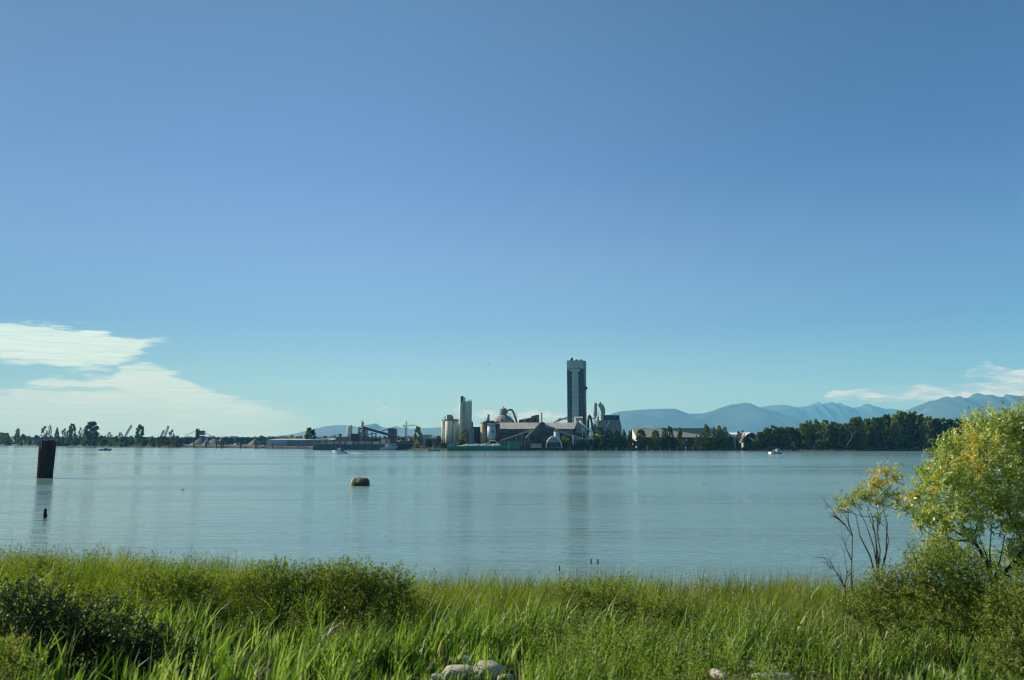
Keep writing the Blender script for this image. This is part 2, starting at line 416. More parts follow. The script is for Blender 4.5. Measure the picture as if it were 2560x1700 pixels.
# mountains: height fields whose crest follows the skyline
mm = mat('forested_mountain', (.030, .065, .060), .95, .35, .0012, stretch=(1, 1, 1))
mb_ = NB(mm.node_tree); bs = mm.node_tree.nodes['Principled BSDF']
gg = mb_.n('ShaderNodeNewGeometry')
clr = mb_.mr(mb_.noise(gg.outputs['Position'], .0016, 3, .5), .63, .72, 0, .35)
old = bs.inputs['Base Color'].links[0].from_socket
mb_.put(bs.inputs['Base Color'], mb_.mix(clr, old, (.17, .16, .13, 1)))
def mountain(name, Y0, prof, depth, rough, seed, n=420):
    px = np.linspace(prof[0][0], prof[-1][0], n)
    py = np.interp(px, [p[0] for p in prof], [p[1] for p in prof])
    rs = np.random.RandomState(seed)
    rowsd = np.linspace(-1, 1, 41)
    V = np.zeros((41, n, 3))
    crest = np.array([Z(q, Y0) for q in py]) - GZ
    xs = np.array([X(p, Y0) for p in px])
    for j, t in enumerate(rowsd):
        Y = Y0 + t * depth
        for i in range(n):
            x = xs[i] * (1 + .15 * t * 0)
            nz = mnoise.fractal(Vector((x / 1500 + seed, Y / 1500, 0)), 1.0, 2.1, 5)
            rg = 1 - abs(mnoise.noise(Vector((x / 900 + seed, Y / 2600, 3.3)))) * 1.6
            sh = max(0.0, 1 - abs(t)) ** .85
            k = min(1.0, abs(t) * 5)
            h = crest[i] * sh * (1 + k * rough * (.5 * nz + .45 * (rg - .6))) if crest[i] > 0 else 0
            V[j, i] = (x, Y, GZ - 2 + max(0, h))
    idx = np.arange(41 * n).reshape(41, n)
    Fq = np.stack([idx[:-1, :-1], idx[:-1, 1:], idx[1:, 1:], idx[1:, :-1]], -1).reshape(-1, 4)
    o = np_mesh(name, V.reshape(-1, 3), Fq, mm, smooth=False); return tag(o, None, None, kind='structure')
mountain('hills', 17000, [(560, 1100), (690, 1091), (740, 1083), (780, 1073), (810, 1066), (840, 1062), (870, 1063), (896, 1067), (915, 1062), (925, 1060),
    (940, 1058), (948, 1064), (956, 1068), (970, 1069), (990, 1065), (1003, 1069), (1025, 1071), (1060, 1070), (1104, 1068), (1150, 1070), (1220, 1078),
    (1300, 1080), (1400, 1084), (1500, 1090), (1600, 1100)], 2600, .35, 1)
mountain('mountain_back', 19500, [(1780, 1100), (1840, 1060), (1860, 1030), (1900, 1019), (1912, 1016), (1935, 1013), (1970, 1012), (1990, 1017), (2002, 1018), (2030, 1013),
    (2044, 1010), (2048, 1005), (2053, 1005), (2058, 1012), (2070, 1007), (2085, 1005), (2095, 1009), (2105, 1007), (2112, 1013), (2120, 1014), (2135, 1019),
    (2155, 1017), (2165, 1010), (2176, 1009), (2190, 1015), (2205, 1018), (2216, 1022), (2230, 1021), (2262, 1026), (2275, 1032), (2320, 1060), (2380, 1100)], 1700, .5, 2)
mountain('mountain', 15500, [(1440, 1100), (1500, 1052), (1530, 1034), (1545, 1029), (1580, 1026), (1600, 1024), (1640, 1022), (1665, 1021.5), (1690, 1021.5), (1705, 1027),
    (1720, 1033), (1730, 1034), (1760, 1033), (1780, 1028), (1800, 1020), (1830, 1011), (1850, 1008.5), (1868, 1006), (1880, 1008), (1890, 1013), (1900, 1019),
    (1930, 1026), (1960, 1036), (2000, 1048), (2060, 1060), (2140, 1068), (2240, 1075), (2400, 1100)], 2300, .5, 3)
mountain('mountain_ridge', 13500, [(2160, 1100), (2220, 1060), (2260, 1040), (2275, 1028), (2290, 1018), (2315, 1008), (2330, 1002), (2350, 1000), (2362, 993), (2373, 990.5),
    (2385, 995), (2398, 999), (2410, 994), (2430, 994), (2440, 985), (2452, 982), (2460, 984), (2468, 993), (2488, 986), (2500, 991), (2515, 992), (2522, 985),
    (2535, 987), (2560, 990), (2620, 975), (2700, 985), (2800, 1010), (2900, 1100)], 2000, .5, 4)
# the low wooded plain far behind the plant
def plain_wood():
    rs = np.random.RandomState(3); n = 9000
    x = rs.uniform(-3200, 3600, n); y = rs.uniform(2400, 4800, n)
    s = rs.uniform(9, 22, n); h = rs.uniform(8, 21, n)
    x, y = x, y
    V = np.zeros((n, 8, 3)); a = rs.uniform(0, 6.28, n)
    for k in range(4):
        V[:, k] = np.stack([x + s * .8 * np.cos(a + k * 1.57), y + s * .8 * np.sin(a + k * 1.57), np.full(n, GZ)], 1)
        V[:, 4 + k] = np.stack([x + s * .35 * np.cos(a + k * 1.57 + .5), y + s * .35 * np.sin(a + k * 1.57 + .5), GZ + h * rs.uniform(.7, 1, n)], 1)
    q = np.array([[0, 1, 5, 4], [1, 2, 6, 5], [2, 3, 7, 6], [3, 0, 4, 7], [4, 5, 6, 7]])
    Fq = (np.arange(n)[:, None, None] * 8 + q[None]).reshape(-1, 4)
    o = np_mesh('distant_wood', V.reshape(-1, 3), Fq, mat('distant_foliage', (.035, .055, .028), .95, .4, .02, stretch=(1, 1, 1)))
    tag(o, 'hazy belt of woodland on the flat land far behind the plant', 'woodland', kind='stuff')
plain_wood()

# riprap on the far bank
def riprap():
    rs = np.random.RandomState(11)
    base = np.array([(0, 0, 1), (.9, 0, .25), (.28, .85, .2), (-.72, .53, .3), (-.72, -.53, .2), (.28, -.85, .3), (0, 0, -.6)], float)
    tri = np.array([(0, 1, 2), (0, 2, 3), (0, 3, 4), (0, 4, 5), (0, 5, 1), (6, 2, 1), (6, 3, 2), (6, 4, 3), (6, 5, 4), (6, 1, 5)])
    n = 5200
    px = np.concatenate([rs.uniform(215, 1120, 3600), rs.uniform(1120, 2600, 1600)])
    V = []
    for i in range(n):
        Y = far_shore_px(px[i]) if i % 1 == 0 else 0
        d = rs.uniform(-1.2, 5.0) ** 1.0; y = Y + d
        z = float(np.interp(d, [-2, 0, 1.5, 3, 6], [-.45, .05, .7, 1.2, 1.9]))
        r = rs.uniform(.25, .75); a = rs.uniform(0, 6.28)
        m = np.array([[math.cos(a), -math.sin(a), 0], [math.sin(a), math.cos(a), 0], [0, 0, 1]])
        V.append((base * rs.uniform(.6, 1.2, (7, 1)) * r * (1.2, 1, .8)) @ m.T + (X(px[i], y), y, z))
    Fq = (np.arange(n)[:, None, None] * 7 + tri[None]).reshape(-1, 3)
    o = np_mesh('riprap', np.concatenate(V), Fq, M['riprap'], nv=3)
    tag(o, 'tan and grey riprap boulders lining the far river bank', 'rocks', kind='stuff')
riprap()
# ------------------------------------------------------------------ foliage materials
def leafmat(name, cols, trans=.35, gloss=.06, obj_var=True, rough=.45, seed_noise=None):
    m = bpy.data.materials.new(name); m.use_nodes = True; nt = m.node_tree; nt.nodes.clear(); b = NB(nt)
    at = b.n('ShaderNodeAttribute', attribute_name='tint')
    rp = b.n('ShaderNodeValToRGB'); cr = rp.color_ramp
    for i, c in enumerate(cols):
        e = cr.elements[i] if i < 2 else cr.elements.new(i / (len(cols) - 1))
        e.position = i / (len(cols) - 1); e.color = (*c, 1)
    v = at.outputs['Fac']
    if obj_var:
        oi = b.n('ShaderNodeObjectInfo')
        v = b.m('ADD', v, b.m('MULTIPLY', b.m('SUBTRACT', oi.outputs['Random'], .5), .5), clamp=True)
    b.put(rp.inputs[0], v)
    d = b.n('ShaderNodeBsdfDiffuse'); t = b.n('ShaderNodeBsdfTranslucent'); g = b.n('ShaderNodeBsdfGlossy')
    b.put(d.inputs[0], rp.outputs[0])
    hs = b.n('ShaderNodeHueSaturation'); hs.inputs['Saturation'].default_value = 1.1; hs.inputs['Value'].default_value = 1.5
    b.put(hs.inputs['Color'], rp.outputs[0]); b.put(t.inputs[0], hs.outputs[0])
    g.inputs['Roughness'].default_value = rough; g.inputs['Color'].default_value = (.9, .95, .9, 1)
    m1 = b.n('ShaderNodeMixShader'); m1.inputs[0].default_value = trans; b.put(m1.inputs[1], d.outputs[0]); b.put(m1.inputs[2], t.outputs[0])
    m2 = b.n('ShaderNodeMixShader'); m2.inputs[0].default_value = gloss; b.put(m2.inputs[1], m1.outputs[0]); b.put(m2.inputs[2], g.outputs[0])
    o = b.n('ShaderNodeOutputMaterial'); b.put(o.inputs[0], m2.outputs[0])
    return m
LM = dict(
    cotton=leafmat('cottonwood_leaf', [(.034, .066, .010), (.080, .130, .018), (.175, .225, .034), (.26, .27, .055)], .35, .015),  # top tones raised to put sunlit clumps into the leaf colour
    olive=leafmat('bush_leaf', [(.050, .090, .010), (.100, .145, .018), (.17, .20, .030)], .35, .015),
    grey=leafmat('grey_leaf', [(.050, .070, .045), (.085, .105, .065), (.12, .14, .09)], .3, .03),
)

def quads(C, S, rs, flat=0.0, asp=1.0):
    """random oriented quads at centres C with sizes S"""
    n = len(C)
    u = rs.normal(size=(n, 3)); u[:, 2] *= (1 - flat); u /= np.linalg.norm(u, axis=1)[:, None]
    w_ = rs.normal(size=(n, 3)); v = np.cross(u, w_); v /= np.linalg.norm(v, axis=1)[:, None]
    u = u * S[:, None] * asp; v = v * S[:, None]
    V = np.stack([C - u - v * .6, C + u * .9 - v, C + u + v * .8, C - u * .8 + v], 1).reshape(-1, 3)
    return V, np.arange(4 * n).reshape(-1, 4)

ENV = {   # crown half-width along the height (0..1) of a tree of unit height, unit half-width
    'tall': [(.06, .6), (.2, .9), (.35, 1.0), (.6, .95), (.78, .8), (.92, .55), (1, .3)],
    'round': [(.05, .65), (.2, .95), (.45, 1.0), (.7, .95), (.88, .75), (1, .4)],
    'cone': [(.05, .9), (.2, 1.0), (.4, .8), (.6, .6), (.8, .35), (1, .06)],
    'sparse': [(.28, .5), (.45, .9), (.65, 1.0), (.82, .8), (1, .25)],
    'bush': [(.0, .85), (.3, 1.0), (.6, .85), (.85, .55), (1, .2)],
    'column': [(.03, .85), (.3, 1.0), (.7, .95), (.9, .75), (1, .45)],
}
def tree_proto(kind, seed, leaf, nl=46, q=46, aspect=.33, size=.021, lobe=.085):
    """one tree of height 1 (z 0..1), crown half-width = aspect; returns (crown mesh, trunk mesh)"""
    rs = np.random.RandomState(seed); env = ENV[kind]
    ez, er = [e[0] for e in env], [e[1] for e in env]
    C, S, T, tips = [], [], [], []
    for i in range(nl):
        t = (i + rs.uniform(0, 1)) / nl
        z = ez[0] + (1 - ez[0]) * t ** .9
        a = rs.uniform(0, 6.283); rr = np.interp(z, ez, er) * aspect * rs.uniform(.35, 1.02) ** .6
        c = np.array([rr * math.cos(a) * .9, rr * math.sin(a) * .9, z - lobe * .3]); tips.append(c)
        lr = lobe * rs.uniform(.6, 1.25) * (1.15 - .5 * z)
        k = int(q * rs.uniform(.6, 1.3))
        p = rs.normal(size=(k, 3)); p /= np.linalg.norm(p, axis=1)[:, None]
        p *= (rs.uniform(0, 1, (k, 1)) ** .45) * lr; p[:, 2] *= .8
        C.append(c + p); S.append(rs.uniform(.55, 1.3, k) * size); T.append(np.clip(rs.uniform(.15, .75) + rs.uniform(-.15, .15, k), 0, 1))
    C, S, T = np.concatenate(C), np.concatenate(S), np.concatenate(T)
    V, Fq = quads(C, S, rs)
    cr = np_mesh('crown', V, Fq, LM[leaf], tint=np.repeat(T, 4))
    mb = MB(); lean = rs.uniform(-.02, .02, 2)
    mb.tube([(0, 0, -.02), (lean[0] * .5, lean[1] * .5, .25), (lean[0], lean[1], .6), (lean[0] * 1.5, lean[1] * 1.5, .93)], [.020, .016, .009, .002], 6)
    for i in rs.permutation(len(tips))[:14]:
        c = tips[i]; z0 = max(.05, c[2] - rs.uniform(.12, .25))
        mb.tube([(lean[0] * z0, lean[1] * z0, z0), tuple(c * .55 + np.array([0, 0, .42 * z0])), tuple(c)], [.008, .005, .002], 5)
    tr = mb.build('trunk', M['bark'])
    for o in (cr, tr): COL.objects.unlink(o)
    return cr.data, tr.data
PROTO = {}
def proto(kind, k, leaf, **kw):
    key = (kind, k, leaf)
    if key not in PROTO: PROTO[key] = tree_proto(kind, hash(kind) % 1 + 31 * k + len(kind) * 7, leaf, **kw)
    return PROTO[key]
KIND = dict(
    tall=dict(leaf='cotton', nl=85, q=50, lobe=.08), round=dict(leaf='cotton', nl=85, q=54, lobe=.09, size=.023), cone=dict(leaf='cotton', nl=75, q=48, lobe=.075),
    sparse=dict(leaf='grey', nl=44, q=30, lobe=.085, size=.019), bush=dict(leaf='olive', nl=34, q=46, lobe=.15, size=.040), column=dict(leaf='cotton', nl=85, q=50))
def tree(name, label, cat, px, ytop, hw, kind, Y=None, k=0, group=None, leaf=None, base=GZ, dY=10):
    if Y is None: Y = far_shore_px(px) + dY
    kw = dict(KIND[kind]); lf = leaf or kw.pop('leaf'); kw.pop('leaf', None)
    cr, tr = proto(kind, k, lf, **kw)
    h = Z(ytop, Y) - base; wd = hw * Y / F
    t = thing(name, label, cat, (X(px, Y), Y, base - .1), group)
    for nm, me in (('trunk', tr), ('crown', cr)):
        o = bpy.data.objects.new(nm, me); COL.objects.link(o); o.parent = t
    t.scale = (wd / .36, wd / .36, h * 1.0); t.rotation_euler = (0, 0, rnd.uniform(0, 6.28))
    return t
ORD = ['first', 'second', 'third', 'fourth', 'fifth', 'sixth', 'seventh', 'eighth', 'ninth', 'tenth', 'eleventh', 'twelfth', 'thirteenth', 'fourteenth',
       'fifteenth', 'sixteenth', 'seventeenth', 'eighteenth', 'nineteenth', 'twentieth', 'twenty-first', 'twenty-second', 'twenty-third', 'twenty-fourth',
       'twenty-fifth', 'twenty-sixth', 'twenty-seventh', 'twenty-eighth', 'twenty-ninth', 'thirtieth', 'thirty-first', 'thirty-second', 'thirty-third',
       'thirty-fourth', 'thirty-fifth', 'thirty-sixth', 'thirty-seventh', 'thirty-eighth', 'thirty-ninth', 'fortieth',
       'forty-first', 'forty-second', 'forty-third', 'forty-fourth', 'forty-fifth', 'forty-sixth', 'forty-seventh', 'forty-eighth', 'forty-ninth', 'fiftieth'] + ['fifty-' + q for q in ('first', 'second', 'third', 'fourth', 'fifth', 'sixth', 'seventh', 'eighth', 'ninth')]

# ---- the wood on the right of the far bank
prof = [(1895, 1085), (1910, 1073), (1930, 1070), (1947, 1061), (1957, 1066), (1980, 1059), (1992, 1060), (2005, 1057), (2021, 1052), (2040, 1049), (2055, 1046), (2073, 1049), (2092, 1056),
        (2104, 1064), (2116, 1051), (2130, 1045), (2150, 1042), (2165, 1046), (2178, 1049), (2191, 1039), (2213, 1035), (2230, 1036), (2249, 1031), (2268, 1031), (2287, 1029),
        (2314, 1034), (2326, 1040), (2340, 1040), (2359, 1045), (2381, 1048), (2409, 1046), (2433, 1045), (2462, 1041), (2473, 1048), (2490, 1050), (2504, 1044),
        (2533, 1036), (2560, 1032), (2600, 1030), (2660, 1034)]
ppx, ppy = [p[0] for p in prof], [p[1] for p in prof]
x = 1902; i = 0
while x < 2640:
    top = float(np.interp(x, ppx, ppy)) + rnd.choice([-3, -1, 0, 2, 6, 12])
    kd = rnd.choice(['tall', 'round', 'column', 'tall'])
    tree('cottonwood_tree', f'tall dark green cottonwood, {ORD[i]} from the left in the front row of the right-hand wood', 'tree', x, top, rnd.uniform(12, 20), kd,
         k=rnd.randrange(3), group='front row of the wood on the right bank', dY=rnd.uniform(9, 18))
    x += rnd.uniform(13, 22); i += 1
x = 1925
for j in range(30):
    tree('cottonwood_tree', f'dark cottonwood mostly hidden behind the front row of the right-hand wood, {ORD[j]} from the left', 'tree', x, float(np.interp(x, ppx, ppy)) + rnd.uniform(4, 14), rnd.uniform(19, 26),
         'round', k=j % 3, group='back row of the wood on the right bank', dY=rnd.uniform(34, 55))
    x += 24.5
i = 0
for px, yt, hw in [(1960, 1108, 10), (1985, 1104, 12), (2012, 1100, 13), (2046, 1096, 12), (2072, 1103, 11), (2100, 1098, 14), (2135, 1101, 12), (2160, 1092, 12), (2192, 1088, 10), (2232, 1105, 12), (2270, 1108, 12), (2330, 1108, 14), (2366, 1102, 14), (2400, 1110, 12)]:
    tree('riverside_bush', f'low green bush at the waterline of the right-hand wood, {ORD[i]} from the left', 'bush', px, yt, hw, 'bush', k=i % 3, dY=6, base=1.6,
         group='bushes under the right-hand wood'); i += 1
i = 0
for px in (24, 50, 78, 100, 132, 152, 170, 190, 212, 238, 262, 284, 308, 332, 366, 404, 418, 446):
    tree('riverside_bush', f'low dark bush under the left-bank trees, {ORD[i]} from the left edge', 'bush', px, rnd.uniform(1094, 1101), rnd.uniform(9, 15), 'bush', k=i % 3, dY=rnd.uniform(4, 12), base=1.8,
         group='bushes under the left-bank trees'); i += 1
# leaning dead trunk in the wood
Yd = far_shore_px(2120) + 4
t = thing('dead_tree', 'bare pale trunk leaning right over the waterline among the cottonwoods', 'dead tree', P(2112, 1121, Yd))
mb = MB(); mb.tube([P(2111, 1121, Yd), P(2124, 1102, Yd), P(2138, 1080, Yd + 1), P(2146, 1068, Yd + 2)], [.45, .35, .22, .08], 8); mb.build('trunk', M['palepile'], t, True)
mb = MB(); mb.tube([P(2124, 1102, Yd), P(2129, 1088, Yd - 1), P(2130, 1078, Yd - 1)], [.2, .13, .05], 6); mb.build('branch', M['palepile'], t, True)
mb = MB(); mb.tube([P(2117, 1112, Yd), P(2130, 1099, Yd + 1), P(2141, 1092, Yd + 1)], [.18, .12, .05], 6); mb.build('branch', M['palepile'], t, True)

# ---- trees standing one by one along the far bank: (px, top, half width, kind, label, dY, name)
SOLO = [
 (3, 1081, 11, 'round', 'round dark tree cut by the left edge of the photo', 14), (14, 1082, 11, 'round', 'round dark tree beside the one at the left edge', 10),
 (43.6, 1071, 8, 'tall', 'slim feathery tree behind the long blue shed', 14), (59, 1085, 9, 'bush', 'low dark tree to the right of the slim one by the blue shed', 10),
 (72, 1089, 7, 'bush', 'low round tree just left of the rusty pile', 10), (90, 1088, 10, 'bush', 'low pale tree straight above the left edge of the rusty pile', 14),
 (110, 1064, 10, 'sparse', 'see-through tree above the rusty pile', 12), (124, 1061, 6, 'sparse', 'narrow ragged tree leaning right above the rusty pile', 15),
 (142, 1069, 10, 'cone', 'dark pointed tree right of the rusty pile', 8), (160, 1070, 8, 'sparse', 'thin grey tree between the dark pointed tree and a taller one', 12),
 (179, 1059, 13, 'tall', 'tall loose tree left of the biggest dark tree of the left bank', 9), (200, 1068, 7, 'sparse', 'sparse tree touching the left side of the biggest dark tree', 12),
 (228, 1054, 21, 'round', 'biggest tree of the left bank, broad and dark', 8), (252, 1088, 10, 'bush', 'small bushy tree at the foot of the biggest dark tree', 7),
 (274, 1080, 9, 'sparse', 'small round tree on a bare stem, left of the first crane', 12), (291, 1089, 9, 'bush', 'olive bushy tree below the first crane boom', 8),
 (301, 1080, 9, 'sparse', 'wispy tree just left of the first crane boom', 11), (320, 1098, 11, 'bush', 'low bush under the first crane boom', 6),
 (349, 1061, 14, 'tall', 'tall dark egg-shaped tree between the cranes', 8), (380, 1092, 8, 'bush', 'small bush right of the tall egg-shaped tree', 9),
 (386, 1103, 8, 'bush', 'pale low bush on the rocks below the lattice cranes', 5), (429, 1073, 9, 'sparse', 'thin crooked tree right of the pair of cranes', 8),
 (436, 1100, 8, 'bush', 'rounded bush at the foot of the thin crooked tree', 6),
 (775, 1069, 16, 'round', 'lone dense round tree in front of the blue hill', 60),
 (1045, 1065, 13, 'tall', 'upright green tree between the tower crane and the pale silos', 6), (1097, 1089, 8, 'bush', 'dark bushy tree at the foot of the pale silos', 10),
 (1072, 1097, 8, 'bush', 'dark bush between the upright tree and the pale silos', 8), (1104, 1106, 9, 'bush', 'low bush above the two grey workboats', 6),
 (1161, 1073, 12, 'column', 'dark green ivy-like tree in front of the tall concrete tower', 8), (1152, 1098, 12, 'bush', 'olive bush under the ivy-like tree beside the green barge', 6),
 (1363, 1089, 9, 'tall', 'small tree left of the arched white shelter', 7), (1414, 1085, 12, 'column', 'leafy tree right of the arched white shelter', 6),
 (1433, 1106, 7, 'bush', 'small bush below the white-trimmed low blue building', 5), (1443, 1106, 6, 'bush', 'yellow-green bush below the low blue building', 4.5),
 (1457, 1095, 9, 'bush', 'green bush in front of the low blue building', 6), (1476, 1101, 10, 'bush', 'dense bush at the right end of the low blue building', 6),
 (1486, 1082, 11, 'bush', 'brownish tree below the round concrete silo', 10), (1499, 1066, 14, 'round', 'brown-green tree standing against the round concrete silo', 9),
 (1505, 1092, 14, 'bush', 'dark bush under the brown-green tree', 6), (1522, 1073, 12, 'round', 'dark tree in front of the pale slope-sided hopper building', 9),
 (1530, 1096, 13, 'bush', 'dark undergrowth bush below the slope-sided hopper building', 6), (1542, 1075, 12, 'round', 'yellow-green tree at the right of the hopper building', 11),
 (1556, 1093, 13, 'bush', 'dark bush between hopper building and long warehouse', 6), (1560, 1073, 11, 'cone', 'pointed tree between hopper building and long warehouse', 9),
 (1574, 1076, 10, 'cone', 'second pointed tree beside the white warehouse gable', 10), (1583, 1098, 10, 'bush', 'bush at the foot of the white warehouse gable', 6),
 (1602, 1073, 15, 'round', 'broad green tree covering the left end of the long warehouse', 7), (1622, 1102, 10, 'bush', 'bush right of the broad tree before the warehouse', 6),
 (1639, 1075, 12, 'round', 'airy round tree in front of the long warehouse', 8), (1661, 1069, 8, 'column', 'slim pale tree in front of the long warehouse', 9),
 (1675, 1065, 11, 'tall', 'taller tree next to the slim pale one before the warehouse', 7), (1700, 1068, 13, 'cone', 'pointed tree left of the gap showing the warehouse roof', 7),
 (1655, 1104, 13, 'bush', 'undergrowth bush below the slim pale tree', 6), (1688, 1104, 12, 'bush', 'undergrowth bush left of the warehouse gap', 6),
 (1728, 1098, 9, 'bush', 'rounded yellow-green bush in the gap before the warehouse', 6), (1741, 1088, 8, 'cone', 'small pointed tree right of the gap before the warehouse', 8),
 (1752, 1075, 8, 'cone', 'dark pointed tree left of the tallest tree by the warehouse end', 8), (1766, 1060, 12, 'tall', 'tallest tree by the right end of the long warehouse', 8),
 (1785, 1066, 9, 'cone', 'narrow pointed tree right of the tallest warehouse tree', 9), (1799, 1064, 10, 'tall', 'tall tree right of the narrow pointed one', 8),
 (1813, 1067, 10, 'tall', 'dark tree left of the white barn', 7), (1770, 1098, 14, 'bush', 'undergrowth bush below the tallest warehouse tree', 6), (1798, 1098, 14, 'bush', 'undergrowth bush left of the white barn', 6),
 (1824, 1092, 10, 'bush', 'dark bush at the left wall of the white barn', 7), (1847, 1078, 8, 'column', 'bushy tree standing against the white barn wall', 6),
 (1857, 1075, 7, 'sparse', 'thin see-through tree over the ridge of the white barn', 8), (1868, 1108, 12, 'bush', 'low bush in front of the barn opening', 5), (1886, 1102, 12, 'bush', 'bush at the right corner of the white barn', 6),
 (1897, 1082, 10, 'round', 'brownish tree between the white barn and the big wood', 8),
]
for i, (px, yt, hw, kd, lb, dY) in enumerate(SOLO):
    tree('bush' if kd == 'bush' else 'tree', lb, 'bush' if kd == 'bush' else 'tree', px, yt, hw, kd, k=i % 3, dY=dY, group='trees and bushes along the far bank',
         base=1.7 if dY < 6.5 else GZ)
# ------------------------------------------------------------------ cement works and the far-bank yards
def pbox(mb, x0, x1, yt, yb, Y, dep, rot=0, piv=None):
    """box whose front face at distance Y spans photo columns x0..x1 and rows yt..yb (yb None = ground)"""
    z0 = GZ - .3 if yb is None else Z(yb, Y)
    return mb.box(X(x0, Y), X(x1, Y), Y, Y + dep, z0, Z(yt, Y), rot, piv)
def tb(px, Y, z=GZ): return (X(px, Y), Y, z)

# --- preheater tower
Yt = 700
t = thing('preheater_tower', 'tallest building, slab tower with grey-green T-shaped front and dark blue side bays', 'tower', tb(1442, Yt))
def sx_(p): return X(p, Yt, 1010)
def add_t(name, m, *boxes):
    mb = MB()
    for x0, x1, yt, yb, d0, d1 in boxes:
        z0 = GZ - .3 if yb is None else Z(yb, Yt); mb.box(sx_(x0), sx_(x1), Yt + d0, Yt + d1, z0, Z(yt, Yt), R(-4), Vector((sx_(1442), Yt, 0)))
    return mb.build(name, m, t)
add_t('core', M['darksteel'], (1424, 1458, 926, None, 1.2, 13))
add_t('facade_panel', M['greyclad'], (1430, 1447, 922.2, None, 0, 1.1))
add_t('head_cladding', M['greyclad'], (1418, 1459.2, 901, 921.4, -.1, 14))
add_t('side_bay', M['blueclad'], (1418.2, 1426.6, 925, None, .5, 13))
add_t('side_bay', M['blueclad'], (1450.8, 1459, 921.8, None, .5, 13))
fl = []
for i in range(11):
    y = 926 + i * 11.9
    fl += [(1426.7, 1429.9, y, y + 1.2, .3, 1.15), (1447.1, 1450.7, y, y + 1.2, .3, 1.15)]
for f_ in fl: add_t('floor_slab', M['greyclad2'], f_)
for f_ in ((1418.4, 1419.2, 921.5, 924.9, .6, 1.0), (1421.4, 1422.2, 921.5, 924.9, .6, 1.0), (1425, 1426, 921.5, 924.9, .6, 1.0)): add_t('corner_post', M['greyclad2'], f_)
# vertical cyclone duct on the right side
mb = MB(); cx, cy = X(1463, Yt, 1010), Yt + 5
zz = [(None, 2.3)]
mb.lathe(cx, cy, [(1.5, GZ), (1.5, Z(927, Yt)), (1.75, Z(918, Yt)), (1.65, Z(903, Yt)), (1.0, Z(900.5, Yt))], 18); mb.build('duct', M['steel'], t, True)
mb = MB()
for y in (926, 949, 976, 999, 1020, 1030, 1052): mb.cyl(cx, cy, Z(y + .9, Yt), Z(y, Yt), 2.0, n=18)
mb.build('walkway_ring', M['greyclad2'], t)
mb = MB(); z0, z1 = Z(974, Yt), Z(966, Yt)
mb.prism([(X(1456, Yt), z0 - 1), (X(1469.5, Yt), z0 + .3), (X(1470.8, Yt), z0 + .8), (X(1470.8, Yt), z1 - .8), (X(1466, Yt), z1 + .4), (X(1456, Yt), z1 + .8)], Yt + 1.5, Yt + 8); mb.build('gas_offtake', M['blueclad'], t)
mb = MB()
for a, b_, yy in ((1424, 1436, 898.2), (1438, 1449, 897.8), (1449.5, 1458, 897.6)):
    mb.prism([(X(a, Yt, 900), Z(901.2, Yt)), (X(b_, Yt, 900), Z(901.2, Yt)), (X(a + (b_ - a) * .55, Yt, 900), Z(yy, Yt)), (X(a + 1, Yt, 900), Z(yy, Yt))], Yt + 2, Yt + 9)
mb.build('roof_hood', M['greyclad'], t)
mb = MB(); pbox(mb, 1429, 1434, 894.5, 900.5, Yt + 1, 2); mb.build('vent_stack', M['black'], t)

# --- slender goods lift / conveyor bridge left of the tower
t = thing('conveyor_gallery', 'pair of inclined galleries meeting left of the slab tower above the long shed roof', 'conveyor', tb(1390, 708))
mb = MB(); mb.beam(P(1384, 1058, 708), P(1402, 1045, 708), 2, 1.1); mb.build('gallery', M['steel'], t)
mb = MB(); mb.beam(P(1393, 1053, 709), P(1420, 1043, 709), 2, 1.3); mb.build('gallery', M['steel'], t)
mb = MB(); mb.beam(P(1400, 1047, 710), P(1420, 1049, 710), .8, .5); mb.beam(P(1396, 1052, 708), P(1396, 1062, 708), .4, .4); mb.build('walkway', M['greyclad2'], t)

# --- long shed
Ys = 668
yr = Ys + 17
t = thing('storage_shed', 'very long shed with a pale grey pitched roof in the middle of the works', 'shed', tb(1345, Ys))
zl, zr = Z(1073, Ys), Z(1057.6, yr)
mb = MB(); x0, x1 = X(1247, Ys), X(1432.7, Ys)
mb.box(x0, x1, Ys + .3, Ys + 34, GZ - .3, zl); shed_wall = mb.build('wall', M['wallgrey'], t)
mb = MB(); th = .35; xr1 = X(1441.8, yr)
x1e = x1 + 1
mb.add([(x0 - .3, Ys - .5, zl), (x1e, Ys - .5, zl), (xr1, yr, zr), (x0 - .3, yr, zr), (x0 - .3, Ys - .5, zl + th), (x1e, Ys - .5, zl + th), (xr1, yr, zr + th), (x0 - .3, yr, zr + th)],
       [(0, 3, 2, 1), (4, 5, 6, 7), (0, 1, 5, 4), (1, 2, 6, 5), (2, 3, 7, 6), (3, 0, 4, 7)])
mb.add([(x0 - .3, yr + .02, zr), (xr1, yr + .02, zr), (x1e + 2, Ys + 34.5, zl), (x0 - .3, Ys + 34.5, zl), (x0 - .3, yr + .02, zr + th), (xr1, yr + .02, zr + th), (x1e + 2, Ys + 34.5, zl + th), (x0 - .3, Ys + 34.5, zl + th)],
       [(0, 3, 2, 1), (4, 5, 6, 7), (0, 1, 5, 4), (1, 2, 6, 5), (2, 3, 7, 6), (3, 0, 4, 7)])
mb.build('roof', M['roof'], t)
mb = MB(); mb.prism([(Ys + .35, GZ), (Ys + .35, zl + .3), (yr, zr - .1), (Ys + 33.6, zl + .3), (Ys + 33.6, GZ)], x1 + .01, x1 + .5, 'X'); mb.build('gable_wall', M['darkclad'], t)  # the dark colour carries the shade on this end of the shed
